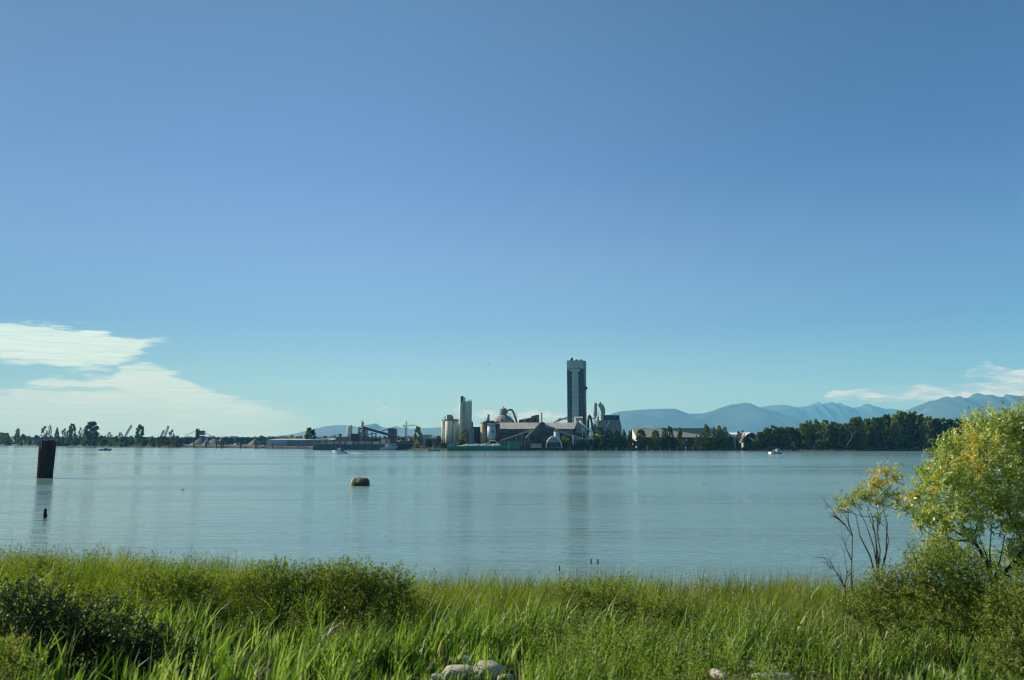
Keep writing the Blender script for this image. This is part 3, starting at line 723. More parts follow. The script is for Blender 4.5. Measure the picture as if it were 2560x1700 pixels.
mb = MB(); mb.box(X(1250, Ys), X(1330, Ys), Ys + .1, Ys + .28, Z(1085.5, Ys), Z(1082.6, Ys)); mb.box(X(1350, Ys), X(1430, Ys), Ys + .1, Ys + .28, Z(1086, Ys), Z(1083.5, Ys)); mb.build('strip_window', M['black'], shed_wall)
mb = MB(); mb.box(X(1272, Ys), X(1293, Ys), Ys + .05, Ys + .28, Z(1078.9, Ys), Z(1077.4, Ys)); mb.build('louvre', M['black'], shed_wall)
mb = MB(); mb.box(X(1249, Ys), X(1420, Ys), Ys - 2.5, Ys + .2, GZ - .3, Z(1088, Ys)); mb.build('lean_to', M['brown'], t)
# right-hand dark lean-to below the gable
t = thing('machine_hall', 'dark blue hall against the right gable of the long shed', 'building', tb(1452, 676))
mb = MB(); pbox(mb, 1436, 1468, 1084, None, 676, 14); mb.build('wall', M['darkclad'], t)
mb = MB(); pbox(mb, 1435, 1469, 1083, 1084, 675.5, 15); mb.build('roof', M['darksteel'], t)
# gallery running down to the right in front of the shed
t = thing('sloping_gallery', 'long grey roofed gallery sloping down to the right in front of the long shed', 'conveyor', tb(1425, 660))
mb = MB(); mb.beam(P(1398, 1078.5, 660), P(1453, 1095.5, 660), 3, 1.25); mb.build('gallery', M['steel'], t)
mb = MB()
for px, y in ((1412, 1084), (1430, 1089.5), (1445, 1094)): mb.beam(P(px, y, 660), (X(px, 660), 660, GZ), .5, .5)
mb.build('support', M['darksteel'], t)

# --- transfer tower on the shed with chimney and gallery
Yq = 664
t = thing('transfer_tower', 'dark blue-grey transfer house straddling the long shed roof with a gallery down its left side', 'building', tb(1355, Yq))
mb = MB(); x0, x1 = X(1346.5, Yq), X(1363, Yq)
mb.prism([(x0, GZ), (x1, GZ), (x1, Z(1057, Yq)), (x0 + 3.6, Z(1054.8, Yq)), (x0, Z(1057.5, Yq))], Yq, Yq + 16); mb.build('house', M['darkclad'], t)
mb = MB(); mb.beam(P(1350, 1061, Yq - 1), P(1317, 1095, Yq - 3), 3, 2.0); gal_ = mb.build('gallery', M['darkclad'], t)
mb = MB(); mb.beam(P(1348.5, 1060.2, Yq - 1), P(1315.5, 1094.2, Yq - 3), 3.2, .25); mb.build('gallery_roof', M['paleblue'], gal_)
mb = MB(); mb.beam(P(1325, 1087, Yq - 2), (X(1325, Yq), Yq - 2, GZ), .5, .5); mb.beam(P(1335, 1077, Yq - 2), (X(1335, Yq), Yq - 2, GZ), .5, .5); mb.beam(P(1331, 1081, Yq - 2), (X(1341, Yq), Yq - 2, GZ), .4, .4); mb.build('support', M['darksteel'], t)
mb = MB(); pbox(mb, 1363, 1385, 1068, 1074.5, Yq + 1, 10); mb.build('side_house', M['darkclad'], t)
solo(MB().cyl(X(1354.3, 672), 672, Z(1060, 672), Z(1031.5, 672), .62, n=14), 'chimney', M['steel'], 'slim grey chimney rising behind the transfer house', 'chimney', (X(1354.3, 672), 672, Z(1060, 672)), smooth=False)

# --- dark stepped building behind
Yb = 712
t = thing('stepped_building', 'dark building with sloping stepped roof behind the long shed, left of the chimney', 'building', tb(1323, Yb))
pp = lambda *a: [(X(x, Yb), Z(y, Yb)) for x, y in a]
mb = MB(); mb.prism([(X(1297.6, Yb), GZ), (X(1328.5, Yb), GZ)] + pp((1328.5, 1044), (1297.6, 1049.5)), Yb, Yb + 22); mb.build('low_wing', M['darkclad'], t)
mb = MB(); mb.prism([(X(1328.6, Yb), GZ), (X(1348.4, Yb), GZ)] + pp((1348.4, 1037.6), (1343, 1037), (1328.6, 1040.5)), Yb - .4, Yb + 22.4); mb.build('high_wing', M['darkclad'], t)
mb = MB(); pbox(mb, 1303, 1323, 1051.5, 1053, Yb - .3, .2); pbox(mb, 1337, 1340.5, 1046, 1055, Yb - .7, .2); mb.build('opening', M['black'], t)
mb = MB(); pbox(mb, 1344.8, 1347, 1041, 1046, Yb - .7, .2); mb.build('hatch', M['redpaint'], t)
mb = MB(); mb.cyl(X(1312.5, Yb), Yb - 1.2, Z(1056, Yb), Z(1043, Yb), .2, n=8); mb.cyl(X(1310, Yb), Yb - 1.2, Z(1056, Yb), Z(1047, Yb), .2, n=8); mb.build('vent_pipe', M['steel'], t)

# --- dome with head drum and swan-neck duct
Yd = 716; cx = X(1257.5, Yd)
t = thing('storage_dome', 'faceted grey storage dome with a drum and conical cap on top', 'dome', (cx, Yd + 12, GZ))
mb = MB(); r0 = 32.0 * Yd / F
prof_ = [(r0, GZ), (r0 * 1.0, Z(1060, Yd)), (r0 * .90, Z(1053, Yd)), (r0 * .74, Z(1046.5, Yd)), (r0 * .52, Z(1040.5, Yd)), (r0 * .28, Z(1036.6, Yd)), (.5, Z(1035, Yd))]
mb.lathe(cx, Yd + 12, prof_, 14); mb.build('shell', mat('dome_concrete', (.27, .275, .255), .85, .15, .15), t)
mb = MB(); mb.cyl(cx, Yd + 12, Z(1040, Yd), Z(1021.2, Yd), 8.9 * Yd / F * 1.0, n=24); mb.build('drum', M['concrete_dark'], t, True)
mb = MB(); mb.cyl(cx, Yd + 12, Z(1021.1, Yd), Z(1016.4, Yd), 9.2 * Yd / F, .3, n=24); mb.build('cap', M['roof'], t)
mb = MB(); mb.cyl(cx + .2, Yd + 12, Z(1016.6, Yd), Z(1015.3, Yd), .5, n=10); mb.build('vent', M['roof'], t)
mb = MB(); pbox(mb, 1271, 1279.5, 1054.5, 1057, Yd - 2, 3); mb.build('dormer', M['pale'], t)
t = thing('swan_neck_duct', 'fat curved duct arching from the dome drum down to the right', 'duct', tb(1280, Yd + 8))
pts = [(1262.5, 1041), (1265, 1036), (1266.8, 1030), (1270, 1025.8), (1275, 1023.9), (1280, 1025.5), (1283.3, 1030), (1285.5, 1036.5), (1288.5, 1045), (1292, 1056), (1294, 1064)]
mb = MB(); mb.tube([P(a, c_, Yd + 9) for a, c_ in pts], 2.6 * Yd / F, 14); mb.build('duct', M['concrete_dark'], t, True)
mb = MB()
for a, c_, d_, e in ((1266.5, 1034.2, 1291.5, 1034.2), (1291.5, 1033, 1292.5, 1060), (1277, 1034.5, 1277, 1043), (1270, 1037, 1280, 1043), (1284, 1040, 1291, 1052), (1277, 1043, 1284, 1043)):
    mb.beam(P(a, c_, Yd + 7), P(d_, e, Yd + 7), .35, .35)
mb.build('walkway', M['greyclad2'], t)

# --- pale silos on the left of the works
Yv = 668
def silo(name, label, px, hwp, yt, m, Y, ring=True, cap=None, group=None, zb=None):
    t = thing(name, label, 'silo', tb(px, Y + 3), group); r = hwp * Y / F; cx = X(px, Y)
    mb = MB(); mb.cyl(cx, Y + r, (zb or GZ - .3), Z(yt, Y), r, n=28); sh_ = mb.build('shell', m, t, True)
    if ring:
        mb = MB(); mb.cyl(cx, Y + r, Z(yt, Y), Z(yt, Y) + .35, r + .12, n=28)
        for k in range(14): a = 6.283 * k / 14; mb.beam((cx + r * math.cos(a), Y + r + r * math.sin(a), Z(yt, Y)), (cx + r * math.cos(a), Y + r + r * math.sin(a), Z(yt, Y) + 1.3), .09, .09)
        mb.tube([(cx + r * math.cos(6.283 * k / 20), Y + r + r * math.sin(6.283 * k / 20), Z(yt, Y) + 1.3) for k in range(21)], .06, 4); mb.build('rim_rail', M['steel'], sh_)
    return t
gsil = 'pale concrete silos at the left end of the works'
silo('concrete_silo', 'narrowest pale concrete silo, at the left end of the works', 1107.8, 4.6, 1052.5, M['concrete_pale'], Yv + 4, group=gsil)
silo('concrete_silo', 'second pale concrete silo from the left, lit along its left edge', 1121.5, 8.9, 1052, M['concrete_pale'], Yv - 2, group=gsil)
silo('concrete_silo', 'shaded pale concrete silo touching the tall headhouse tower', 1138.3, 8.4, 1052, M['concrete_pale'], Yv, group=gsil)
t = thing('silo_penthouse', 'dark box house on top of the pale silos', 'rooftop house', (X(1124, Yv), Yv + 3, Z(1051.5, Yv)))
mb = MB(); pbox(mb, 1117, 1129.5, 1036.8, 1048.6, Yv + .5, 5); mb.build('house', M['concrete_dark'], t)
mb = MB(); pbox(mb, 1129.6, 1132.6, 1041, 1048.6, Yv + .8, 4); mb.build('annex', M['concrete_dark'], t)
mb = MB(); pbox(mb, 1111, 1147, 1048.8, 1051.0, Yv - .6, 8); mb.build('platform', M['darksteel'], t)
mb = MB()
for a in (1111.5, 1114.3): mb.beam(P(a, 1049, Yv), P(a, 1040.5, Yv), .25, .25)
mb.beam(P(1111.3, 1040.6, Yv), P(1114.5, 1040.6, Yv), .3, .3); mb.beam(P(1110, 1044.8, Yv), P(1115.5, 1044.8, Yv), .9, .3)
for a in range(1133, 1147, 2): mb.beam(P(a, 1049, Yv), P(a, 1046.6, Yv), .12, .12)
mb.beam(P(1132, 1046.6, Yv), P(1147, 1046.6, Yv), .12, .12); mb.build('railing', M['steel'], t)
# --- headhouse
Yh = 662
t = thing('headhouse', 'tall concrete tower of a round shaft and ribbed block, blue box on top', 'tower', tb(1162, Yh))
mb = MB(); r = 5.0 * Yh / F; mb.cyl(X(1151.6, Yh), Yh + r, GZ - .3, Z(1005, Yh), r, n=26); mb.build('round_shaft', M['concrete_pale'], t, True)
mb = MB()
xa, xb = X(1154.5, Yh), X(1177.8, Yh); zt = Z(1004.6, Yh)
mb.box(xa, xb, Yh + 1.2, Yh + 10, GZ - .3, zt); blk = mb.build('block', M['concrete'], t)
mb = MB()
for k in range(7): mb.box(xa + .3 + k * (xb - xa - .7) / 6.0, xa + .65 + k * (xb - xa - .7) / 6.0, Yh + 1.0, Yh + 1.19, GZ, zt - .4)
mb.box(xa - .2, xb + .2, Yh + .9, Yh + 10.2, zt, zt + .5)
mb.build('ribs', M['concrete'], blk)
mb = MB()
for k in range(9): a = xa + .8 + k * (xb - xa - 1) / 8; mb.beam((a, Yh + 1.2, zt + .4), (a, Yh + 1.2, zt + 1.7), .12, .12)
mb.beam((xa + .7, Yh + 1.2, zt + 1.65), (xb, Yh + 1.2, zt + 1.65), .12, .12); mb.box(X(1170.5, Yh), X(1172.5, Yh), Yh + 3, Yh + 4, zt + .5, zt + 1.9); mb.box(X(1176, Yh), X(1177.6, Yh), Yh + 3, Yh + 4, zt + .5, zt + 2.1)
mb.build('roof_rail', M['steel'], blk)
mb = MB(); pbox(mb, 1150.8, 1158, 990.4, 1004.9, Yh + 1.3, 4); mb.build('lift_house', M['blueclad'], t)
mb = MB(); mb.cyl(X(1160.6, Yh), Yh + 2.5, zt + .5, Z(997, Yh), .35, n=8); mb.cyl(X(1161, Yh), Yh + 2.5, Z(997, Yh), Z(993.5, Yh), .65, n=10); mb.build('cyclone', M['steel'], t)
mb = MB(); pbox(mb, 1177.9, 1182, 1054.3, None, Yh + 3, 5); mb.build('stair_shaft', M['concrete_dark'], t)
mb = MB()
for k in range(13):
    y = 1015 + k * 6.2; mb.beam(P(1155.8, y, Yh + .6), P(1158.6 , y + 4.5, Yh + .6), .3, .2); mb.box(X(1155, Yh), X(1159, Yh), Yh + .3, Yh + 1.0, Z(y + .5, Yh), Z(y, Yh))
mb.beam(P(1161.3, 1008, Yh + .7), P(1161.3, 1075, Yh + .7), .25, .25); mb.build('outside_stair', M['steel'], t)
# brown and blue lower buildings
t = thing('brown_building', 'brown clad building between the tall concrete tower and the rusty silos', 'building', tb(1191, Yh + 4))
mb = MB(); pbox(mb, 1181, 1201, 1068, None, Yh + 4, 12); mb.build('wall', M['brown'], t)
mb = MB(); pbox(mb, 1180.5, 1201.5, 1067.2, 1067.9, Yh + 3.6, 13); mb.build('roof', M['concrete_dark'], t)
mb = MB(); pbox(mb, 1187, 1189.5, 1083, 1088, Yh + 3.7, .25); mb.build('window', M['black'], t)
t = thing('blue_grey_building', 'blue-grey block at the foot of the tall concrete tower', 'building', tb(1178, Yh - 6))
mb = MB(); pbox(mb, 1171, 1184.6, 1071.5, None, Yh - 6, 6.5); mb.build('wall', mat('blue_grey_wall', (.17, .21, .25), .7, .15, .2, rib=1.4), t)
mb = MB(); pbox(mb, 1170.5, 1185, 1070.7, 1071.4, Yh - 6.3, 7.2); mb.build('parapet', M['concrete_dark'], t)

# --- rusty silo group
Yr = 652
t = silo('rusty_silo', 'tan rust-stained silo with a shaded right side, left of the pale blue one', 1209.3, 8.6, 1058.5, M['tan'], Yr)
t = thing('pale_blue_silo', 'pale blue cylindrical silo under a flared tan collar', 'silo', tb(1228.6, Yr - 4))
rb = 10.6 * Yr / F; cx = X(1228.6, Yr)
mb = MB(); mb.cyl(cx, Yr - 4 + rb, Z(1098.5, Yr), Z(1065.5, Yr), rb, n=28); mb.build('shell', M['paleblue'], t, True)
mb = MB(); mb.lathe(cx, Yr - 4 + rb, [(rb * .95, Z(1065.4, Yr)), (rb * 1.0, Z(1063, Yr)), (rb * 1.12, Z(1058, Yr)), (rb * 1.12, Z(1057.2, Yr))], 28); mb.build('collar', M['tan'], t, True)
mb = MB(); mb.lathe(cx, Yr - 4 + rb, [(1.4, GZ - .3), (1.4, GZ + 1), (rb * .96, Z(1098.6, Yr) - .05)], 20); mb.build('hopper', M['darksteel'], t, True)
mb = MB(); pbox(mb, 1231.5, 1234, 1074.5, 1084, Yr - 4.15, .3); mb.build('door', M['blueclad'], t)
t = thing('oxide_red_silo', 'dark oxide-red silo behind and right of the pale blue one', 'silo', tb(1240, Yr + 6))
r = 11.2 * Yr / F; mb = MB(); mb.cyl(X(1238.3, Yr + 2), Yr + 2 + r, GZ - .3, Z(1059, Yr + 2), r, n=28); mb.build('shell', M['red'], t, True)
t = thing('silo_top_platform', 'dark steel platform with railings across the rusty silos', 'platform', (X(1228, Yr), Yr, Z(1057, Yr)))
mb = MB(); mb.box(X(1207, Yr), X(1248.5, Yr), Yr - 3, Yr + 9, Z(1056.9, Yr), Z(1055.2, Yr)); mb.box(X(1215, Yr), X(1236, Yr), Yr - 2.5, Yr + 5, Z(1055.1, Yr), Z(1052, Yr)); mb.build('deck', M['darksteel'], t)
mb = MB()
for a in range(1208, 1249, 3): mb.beam(P(a, 1055.2, Yr - 3), P(a, 1052.3, Yr - 3), .1, .1)
mb.beam(P(1208, 1052.4, Yr - 3), P(1247, 1052.4, Yr - 3), .12, .12)
for a, c_ in ((1213, 1048), (1214.5, 1043), (1216, 1046)): mb.beam(P(a, 1056, Yr - 1), P(a, c_, Yr - 1), .2, .2)
mb.build('railing', M['darksteel'], t)
mb = MB(); mb.cyl(X(1220.6, Yr), Yr + 1, Z(1052, Yr), Z(1037, Yr), 3.3 * Yr / F, n=16); mb.build('filter_stack', M['steel'], t, True)
mb = MB(); mb.cyl(X(1220.6, Yr), Yr + 1, Z(1037, Yr), Z(1036, Yr), 3.5 * Yr / F, n=16); mb.build('stack_cap', M['blueclad'], t)

# --- long loading conveyor, foreground of the shed
Yc = 650
t = thing('loading_conveyor', 'long pale tan conveyor rising from the green barge towards the shed roof', 'conveyor', tb(1290, Yc))
mb = MB(); mb.beam(P(1248, 1101, Yc), P(1331, 1072.8, Yc), 2.4, .55); mb.build('belt_frame', M['tan'], t)
mb = MB(); mb.beam(P(1249, 1102.3, Yc), P(1331.5, 1075.0, Yc), 2.2, .42); mb.build('truss', M['pale'], t)
mb = MB()
for px, y in ((1262, 1099), (1277, 1094), (1292, 1089), (1306, 1084), (1321, 1080)): mb.beam(P(px, y, Yc), (X(px - 1, Yc), Yc, 1.5), .45, .45)
mb.build('leg', M['steel'], t)
mb = MB(); pbox(mb, 1325, 1334, 1071, 1077.5, Yc + 1, 3); mb.build('head_house', M['tan'], t)
t = thing('loader_shed', 'low dark loading shed behind the green barge stern', 'building', tb(1275, Yc - 6))
mb = MB(); pbox(mb, 1247, 1330, 1101, None, Yc - 2, 8); mb.build('wall', M['brown'], t)
mb = MB(); pbox(mb, 1262, 1318, 1094.5, 1101, Yc + 3, 8); mb.build('roof_house', M['darkclad'], t)
mb = MB()
for a in (1252, 1260, 1268, 1291): pbox(mb, a, a + 1.6, 1104.3, 1105.8, Yc - 2.3, .2)
mb.build('lamp', M['pale'], t)
mb = MB()
for a in (1283, 1290, 1298, 1306, 1314): mb.beam(P(a, 1092, Yc - 3), (X(a + rnd.uniform(-4, 4), Yc), Yc - 3, 1.8), .35, .35)
mb.build('support_frame', M['tan'], t)
t = thing('yellow_pump_house', 'small yellow box with a pale pipe above the barge cargo', 'building', tb(1223, 646))
mb = MB(); pbox(mb, 1221.5, 1226, 1103, None, 646, 3); mb.build('box', M['yellow'], t)
mb = MB(); mb.tube([P(1222, 1101.5, 645), P(1236, 1101.5, 645), P(1248, 1109, 645)], .3, 6); mb.build('pipe', M['pale'], t)
mb = MB(); pbox(mb, 1186, 1247, 1108.5, None, 648, 2); mb.build('quay_wall', M['brown'], t)
t = thing('quay_office', 'small tan office with dark windows right of the green barge stern', 'building', tb(1340, 640))
mb = MB(); pbox(mb, 1327, 1353.5, 1109, None, 640, 5); mb.build('wall', M['sand'], t)
mb = MB(); pbox(mb, 1326.6, 1354, 1108.2, 1108.9, 639.6, 6); mb.build('roof', M['concrete_dark'], t)
for a in (1333, 1342, 1348):
    mb = MB(); pbox(mb, a, a + 2.2, 1110.8, 1113, 639.8, .15); mb.build('window', M['black'], t)
# --- arched white shelter + pale silo behind it
Ya = 636
t = thing('arched_shelter', 'white arched fabric shelter with an open dark front on the river bank', 'shelter', tb(1385, Ya))
cx = X(1385, Ya); rr_ = 20.5 * Ya / F; hz = Z(1090.5, Ya) - GZ
def arch(k0, rs_): return [(cx + rs_ * math.cos(a), GZ + hz * rs_ / rr_ * math.sin(a)) for a in [math.pi * k / 24 for k in range(25)]]
o1, o2 = arch(0, rr_), arch(0, rr_ * .90)
mb = MB()
for k in range(24): mb.prism([o1[k], o1[k + 1], o2[k + 1], o2[k]], Ya, Ya + 14)
mb.build('shell', M['white'], t)
mb = MB(); mb.prism(arch(0, rr_ * .895), Ya + 5, Ya + 5.3); mb.build('shade_panel', M['blueclad'], t)  # dark sheet standing in for the shade inside the shelter
mb = MB(); mb.prism([p for p in arch(0, rr_ * .893) if p[1] > GZ + hz * .40], Ya + 4.4, Ya + 4.7); mb.build('fabric_panel', M['paleblue'], t)
t = silo('small_silo', 'short pale blue silo standing behind the arched white shelter', 1392, 7.2, 1079.5, M['paleblue'], 652, ring=False)
mb = MB()
for a, c_ in ((1387, 1075), (1391, 1073), (1396, 1074)): mb.cyl(X(a, 652), 656, Z(1079.5, 652), Z(c_, 652), .45, n=8)
mb.build('filter', M['tan'], t)
# --- small light building below the tower with white tube conveyor
t = thing('mill_building', 'grey building with a pale sloping roof in front of the slab tower', 'building', tb(1448, 688))
mb = MB(); mb.prism([(688, GZ), (688, Z(1045.5, 688)), (694, Z(1042, 694)), (700, Z(1042.4, 700)), (700, GZ)], X(1439, 688), X(1457.5, 688), 'X'); mb.build('wall', M['greyclad'], t)
mb = MB(); mb.add([(X(1438.6, 688), 687.7, Z(1045.6, 688)), (X(1458, 688), 687.7, Z(1045.6, 688)), (X(1458, 688), 694, Z(1041.8, 694)), (X(1438.6, 688), 694, Z(1041.8, 694)),
    (X(1438.6, 688), 687.7, Z(1045.1, 688)), (X(1458, 688), 687.7, Z(1045.1, 688)), (X(1458, 688), 694, Z(1041.3, 694)), (X(1438.6, 688), 694, Z(1041.3, 694))],
    [(0, 1, 2, 3), (7, 6, 5, 4), (0, 4, 5, 1), (1, 5, 6, 2), (2, 6, 7, 3), (3, 7, 4, 0)]); mb.build('roof', M['roof'], t)
mb = MB(); mb.lattice((X(1449, 684), 684, GZ), (X(1449, 684), 684, Z(1052, 684)), 4.6, .28, 8); mb.build('frame', M['greyclad2'], t)
t = thing('tube_conveyor', 'thick cream tube conveyor sloping down to the right below the slab tower', 'conveyor', tb(1462, 668))
mb = MB(); mb.tube([P(1448.5, 1051.8, 668), P(1476.5, 1079.2, 668)], 2.0 * 668 / F, 14); mb.build('tube', M['pale'], t, True)
mb = MB()
for k in range(1, 5):
    a = P(1448.5, 1051.8, 668).lerp(P(1476.5, 1079.2, 668), k / 5); d_ = (P(1476.5, 1079.2, 668) - P(1448.5, 1051.8, 668)).normalized() * .12
    mb.tube([a - d_, a + d_], 2.12 * 668 / F, 14)
mb.build('band', M['tan'], t)
for a, c_, e in ((1459, 1069, 1455), (1461, 1070, 1466.5), (1472.5, 1082, 1469)):
    mb = MB(); mb.beam(P(a, c_, 668), P(e, 1095, 668), .45, .45); mb.build('leg', M['pale'], t)
t = thing('quay_building', 'low dark blue building with a white roof edge beside the river', 'building', tb(1460, 640))
mb = MB(); pbox(mb, 1434, 1484, 1098, None, 640, 9); mb.build('wall', M['blueclad'], t)
mb = MB(); pbox(mb, 1433.5, 1484.5, 1096.8, 1097.9, 639.6, 10); mb.build('roof', M['white'], t)
mb = MB(); pbox(mb, 1431.6, 1433.8, 1092, None, 639, 2.5); mb.cyl(X(1432.6, 640), 640.3, Z(1092, 640), Z(1090, 640), .5, .1, n=8); mb.build('vent_tower', M['pale'], t)
# --- inverted-V duct
Yw = 690
t = thing('hairpin_duct', 'dark hairpin-shaped duct between the slab tower and the twin cyclones', 'duct', tb(1476, Yw))
mb = MB(); mb.tube([P(a, c_, Yw) for a, c_ in ((1469.5, 1095), (1470, 1060), (1471.2, 1043), (1473.6, 1038.3), (1476.5, 1043), (1479.8, 1058), (1483.5, 1082), (1484, 1096))], [.75, .85, .95, 1.0, .95, .8, .75, .7], 12); mb.build('duct', M['darksteel'], t, True)
mb = MB(); mb.lattice((X(1475.5, Yw + 2), Yw + 2, GZ), P(1475.5, 1046, Yw + 2), 1.9, .22, 12); mb.build('frame', M['paleblue'], t)
mb = MB(); mb.beam(P(1477, 1046.5, Yw), P(1486, 1047, Yw), 1.2, .7); mb.build('link_duct', M['steel'], t)
# --- twin cyclones over the round silo
Yx = 684
t = thing('twin_cyclone', 'pair of tall galvanised cyclones, the right one bent outward, above the round silo', 'cyclone', (X(1497, Yx), Yx, Z(1052, Yx)))
k_ = Yx / F
mb = MB(); mb.lathe(X(1490, Yx), Yx + 3, [(.6, Z(1047, Yx)), (4.7 * k_, Z(1032, Yx)), (4.9 * k_, Z(1012, Yx)), (4.2 * k_, Z(1009.5, Yx)), (4.2 * k_, Z(1007, Yx)), (1, Z(1006.6, Yx))], 20); mb.build('cyclone_body', M['steel'], t, True)
mb = MB(); mb.tube([P(a, c_, Yx + 4) for a, c_ in ((1496.5, 1009.5), (1500, 1011.5), (1503.5, 1019), (1505.8, 1028), (1506.5, 1036), (1505, 1048))], [4.2 * k_, 5.2 * k_, 5.0 * k_, 4.9 * k_, 4.0 * k_, 1.2 * k_], 18); mb.build('cyclone_body', M['steel'], t, True)
mb = MB(); mb.tube([P(1499, 1011, Yx + 4), P(1503, 1007.2, Yx + 4)], 4.0 * k_, 16); mb.build('outlet', M['steel'], t, True)
mb = MB(); mb.tube([P(a, c_, Yx + 7) for a, c_ in ((1506, 1012), (1509.5, 1021), (1510.8, 1031), (1508.5, 1041))], [2.2 * k_, 2.4 * k_, 2.4 * k_, 1.8 * k_], 12); mb.build('side_duct', M['blueclad'], t, True)
mb = MB()
for a in (1484, 1486.5, 1493, 1497, 1503, 1507): mb.beam(P(a, 1031, Yx + 1), P(a, 1052, Yx + 1), .3, .3)
for c_ in (1030, 1037, 1044, 1050.5): mb.beam(P(1484, c_, Yx + 1), P(1509, c_, Yx + 1), .28, .28)
mb.beam(P(1486, 1050, Yx + 1), P(1493, 1037, Yx + 1), .22, .22); mb.beam(P(1500, 1037, Yx + 1), P(1508, 1050, Yx + 1), .22, .22); mb.build('support_frame', M['steel'], t)
mb = MB(); mb.cyl(X(1497, Yx), Yx + 4, Z(1052, Yx), Z(1040, Yx), 1.1, .5, n=10); mb.cyl(X(1506.5, Yx), Yx + 2, Z(1052, Yx), Z(1039, Yx), .6, n=10); mb.build('hopper', M['pale'], t)
t = thing('round_silo', 'broad round concrete silo under the twin cyclones', 'silo', tb(1497, Yx))
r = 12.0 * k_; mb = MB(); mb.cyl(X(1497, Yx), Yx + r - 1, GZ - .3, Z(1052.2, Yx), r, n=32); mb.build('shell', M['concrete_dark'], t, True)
mb = MB(); mb.beam(P(1507, 1052, Yx + 4), P(1512, 1068, Yx + 4), 1, 1.2); mb.build('chute', M['paleblue'], t)
# --- hopper building on the right
Yk = 690
t = thing('hopper_building', 'bulky pale grey silo building with a dark blue top storey and lit flat roof', 'building', tb(1530, Yk))
mb = MB(); mb.prism([(X(1506, Yk), GZ), (X(1555, Yk), GZ), (X(1554.2, Yk), Z(1067, Yk)), (X(1550.6, Yk), Z(1050.2, Yk)), (X(1510, Yk), Z(1050.2, Yk)), (X(1506.5, Yk), Z(1062, Yk))], Yk, Yk + 14); mb.build('body', mat('hopper_cladding', (.25, .29, .26), .7, .1, .1, rib=1.5), t)
mb = MB(); pbox(mb, 1510.5, 1549.6, 1039, 1050.1, Yk + .4, 12.5); mb.build('top_storey', M['blueclad'], t)
mb = MB(); xa, xb = X(1509.5, Yk), X(1550.6, Yk)
mb.add([(xa, Yk - .3, Z(1039.2, Yk)), (xb, Yk - .3, Z(1039.2, Yk)), (xb, Yk + 13, Z(1036.8, Yk + 7)), (xa, Yk + 13, Z(1036.8, Yk + 7)), (xa, Yk - .3, Z(1038.6, Yk)), (xb, Yk - .3, Z(1038.6, Yk)), (xb, Yk + 13, Z(1036.2, Yk + 7)), (xa, Yk + 13, Z(1036.2, Yk + 7))],
    [(3, 2, 1, 0), (4, 5, 6, 7), (0, 1, 5, 4), (1, 2, 6, 5), (2, 3, 7, 6), (3, 0, 4, 7)]); mb.build('roof', M['roof'], t)
mb = MB(); mb.tube([P(1525, 1051.5, Yk - 1.5), P(1508.5, 1077, Yk - 1.5)], .45, 8); mb.build('inclined_pipe', M['white'], t, True)
mb = MB(); pbox(mb, 1526, 1537, 1075.8, 1076.8, Yk - .5, .4); mb.build('door_canopy', M['white'], t)
# pale pipework among the trees
t = thing('pipe_bridge', 'pale pipes crossing behind the bushes below the hopper building', 'pipework', tb(1510, 641))
mb = MB(); mb.tube([P(1489, 1087, 641), P(1503, 1089, 641), P(1512, 1089.5, 641), P(1520, 1100, 641), P(1527, 1105, 641)], .35, 6); mb.build('pipe', M['pale'], t, True)
mb = MB(); mb.beam(P(1499, 1089, 641), (X(1499, 641), 641, GZ), .3, .3); mb.beam(P(1514, 1091, 641), (X(1514, 641), 641, GZ), .3, .3); mb.build('support', M['pale'], t)

# --- long warehouse right
Yw2 = 650; yr2 = Yw2 + 20
t = thing('warehouse', 'long warehouse with a grey-green roof and white left gable behind the trees', 'warehouse', tb(1670, Yw2))
x0, x1 = X(1591, Yw2), X(1832, Yw2); xr0 = X(1580, yr2); zl, zr = Z(1094, Yw2), Z(1071.2, yr2)
mb = MB(); mb.box(x0 + .3, x1, Yw2 + .5, Yw2 + 39, GZ - .3, zl); wh_wall = mb.build('wall', M['darkclad'], t)
mb = MB()
def slab(mb, a, b_, c_, d_, th=.3):
    vs = [Vector(v) for v in (a, b_, c_, d_)]; up = Vector((0, 0, th))
    return mb.add(vs + [v + up for v in vs], [(3, 2, 1, 0), (4, 5, 6, 7), (0, 1, 5, 4), (1, 2, 6, 5), (2, 3, 7, 6), (3, 0, 4, 7)])
slab(mb, (x0, Yw2, zl), (x1, Yw2, zl), (X(1800, yr2), yr2, zr), (xr0, yr2, zr)); slab(mb, (xr0, yr2 + .02, zr), (X(1800, yr2), yr2 + .02, zr), (x1, Yw2 + 40, zl), (x0, Yw2 + 40, zl)); mb.build('roof', M['roofgreen'], t)
mb = MB(); mb.add([(x0 + .1, Yw2 + .3, GZ), (x0 + .1, Yw2 + .3, zl - .05), (xr0 + .2, yr2, zr - .1), (xr0 + .2, yr2, GZ)], [(0, 1, 2, 3)])
mb.add([(x0 + .3, Yw2 + .3, GZ), (x0 + .3, Yw2 + .3, zl - .05), (xr0 + .4, yr2, zr - .1), (xr0 + .4, yr2, GZ)], [(3, 2, 1, 0)]); mb.build('gable_wall', mat('dusty_white_wall', (.58, .59, .54), .7, .1, .3), t)
mb = MB()
for a in (1643, 1664, 1709, 1778): pbox(mb, a, a + 2, 1103, 1112, Yw2 + .3, .18)
for a in (1712, 1650): pbox(mb, a, a + 7, 1099, 1101, Yw2 + .3, .18)
mb.build('door', M['white'], wh_wall)
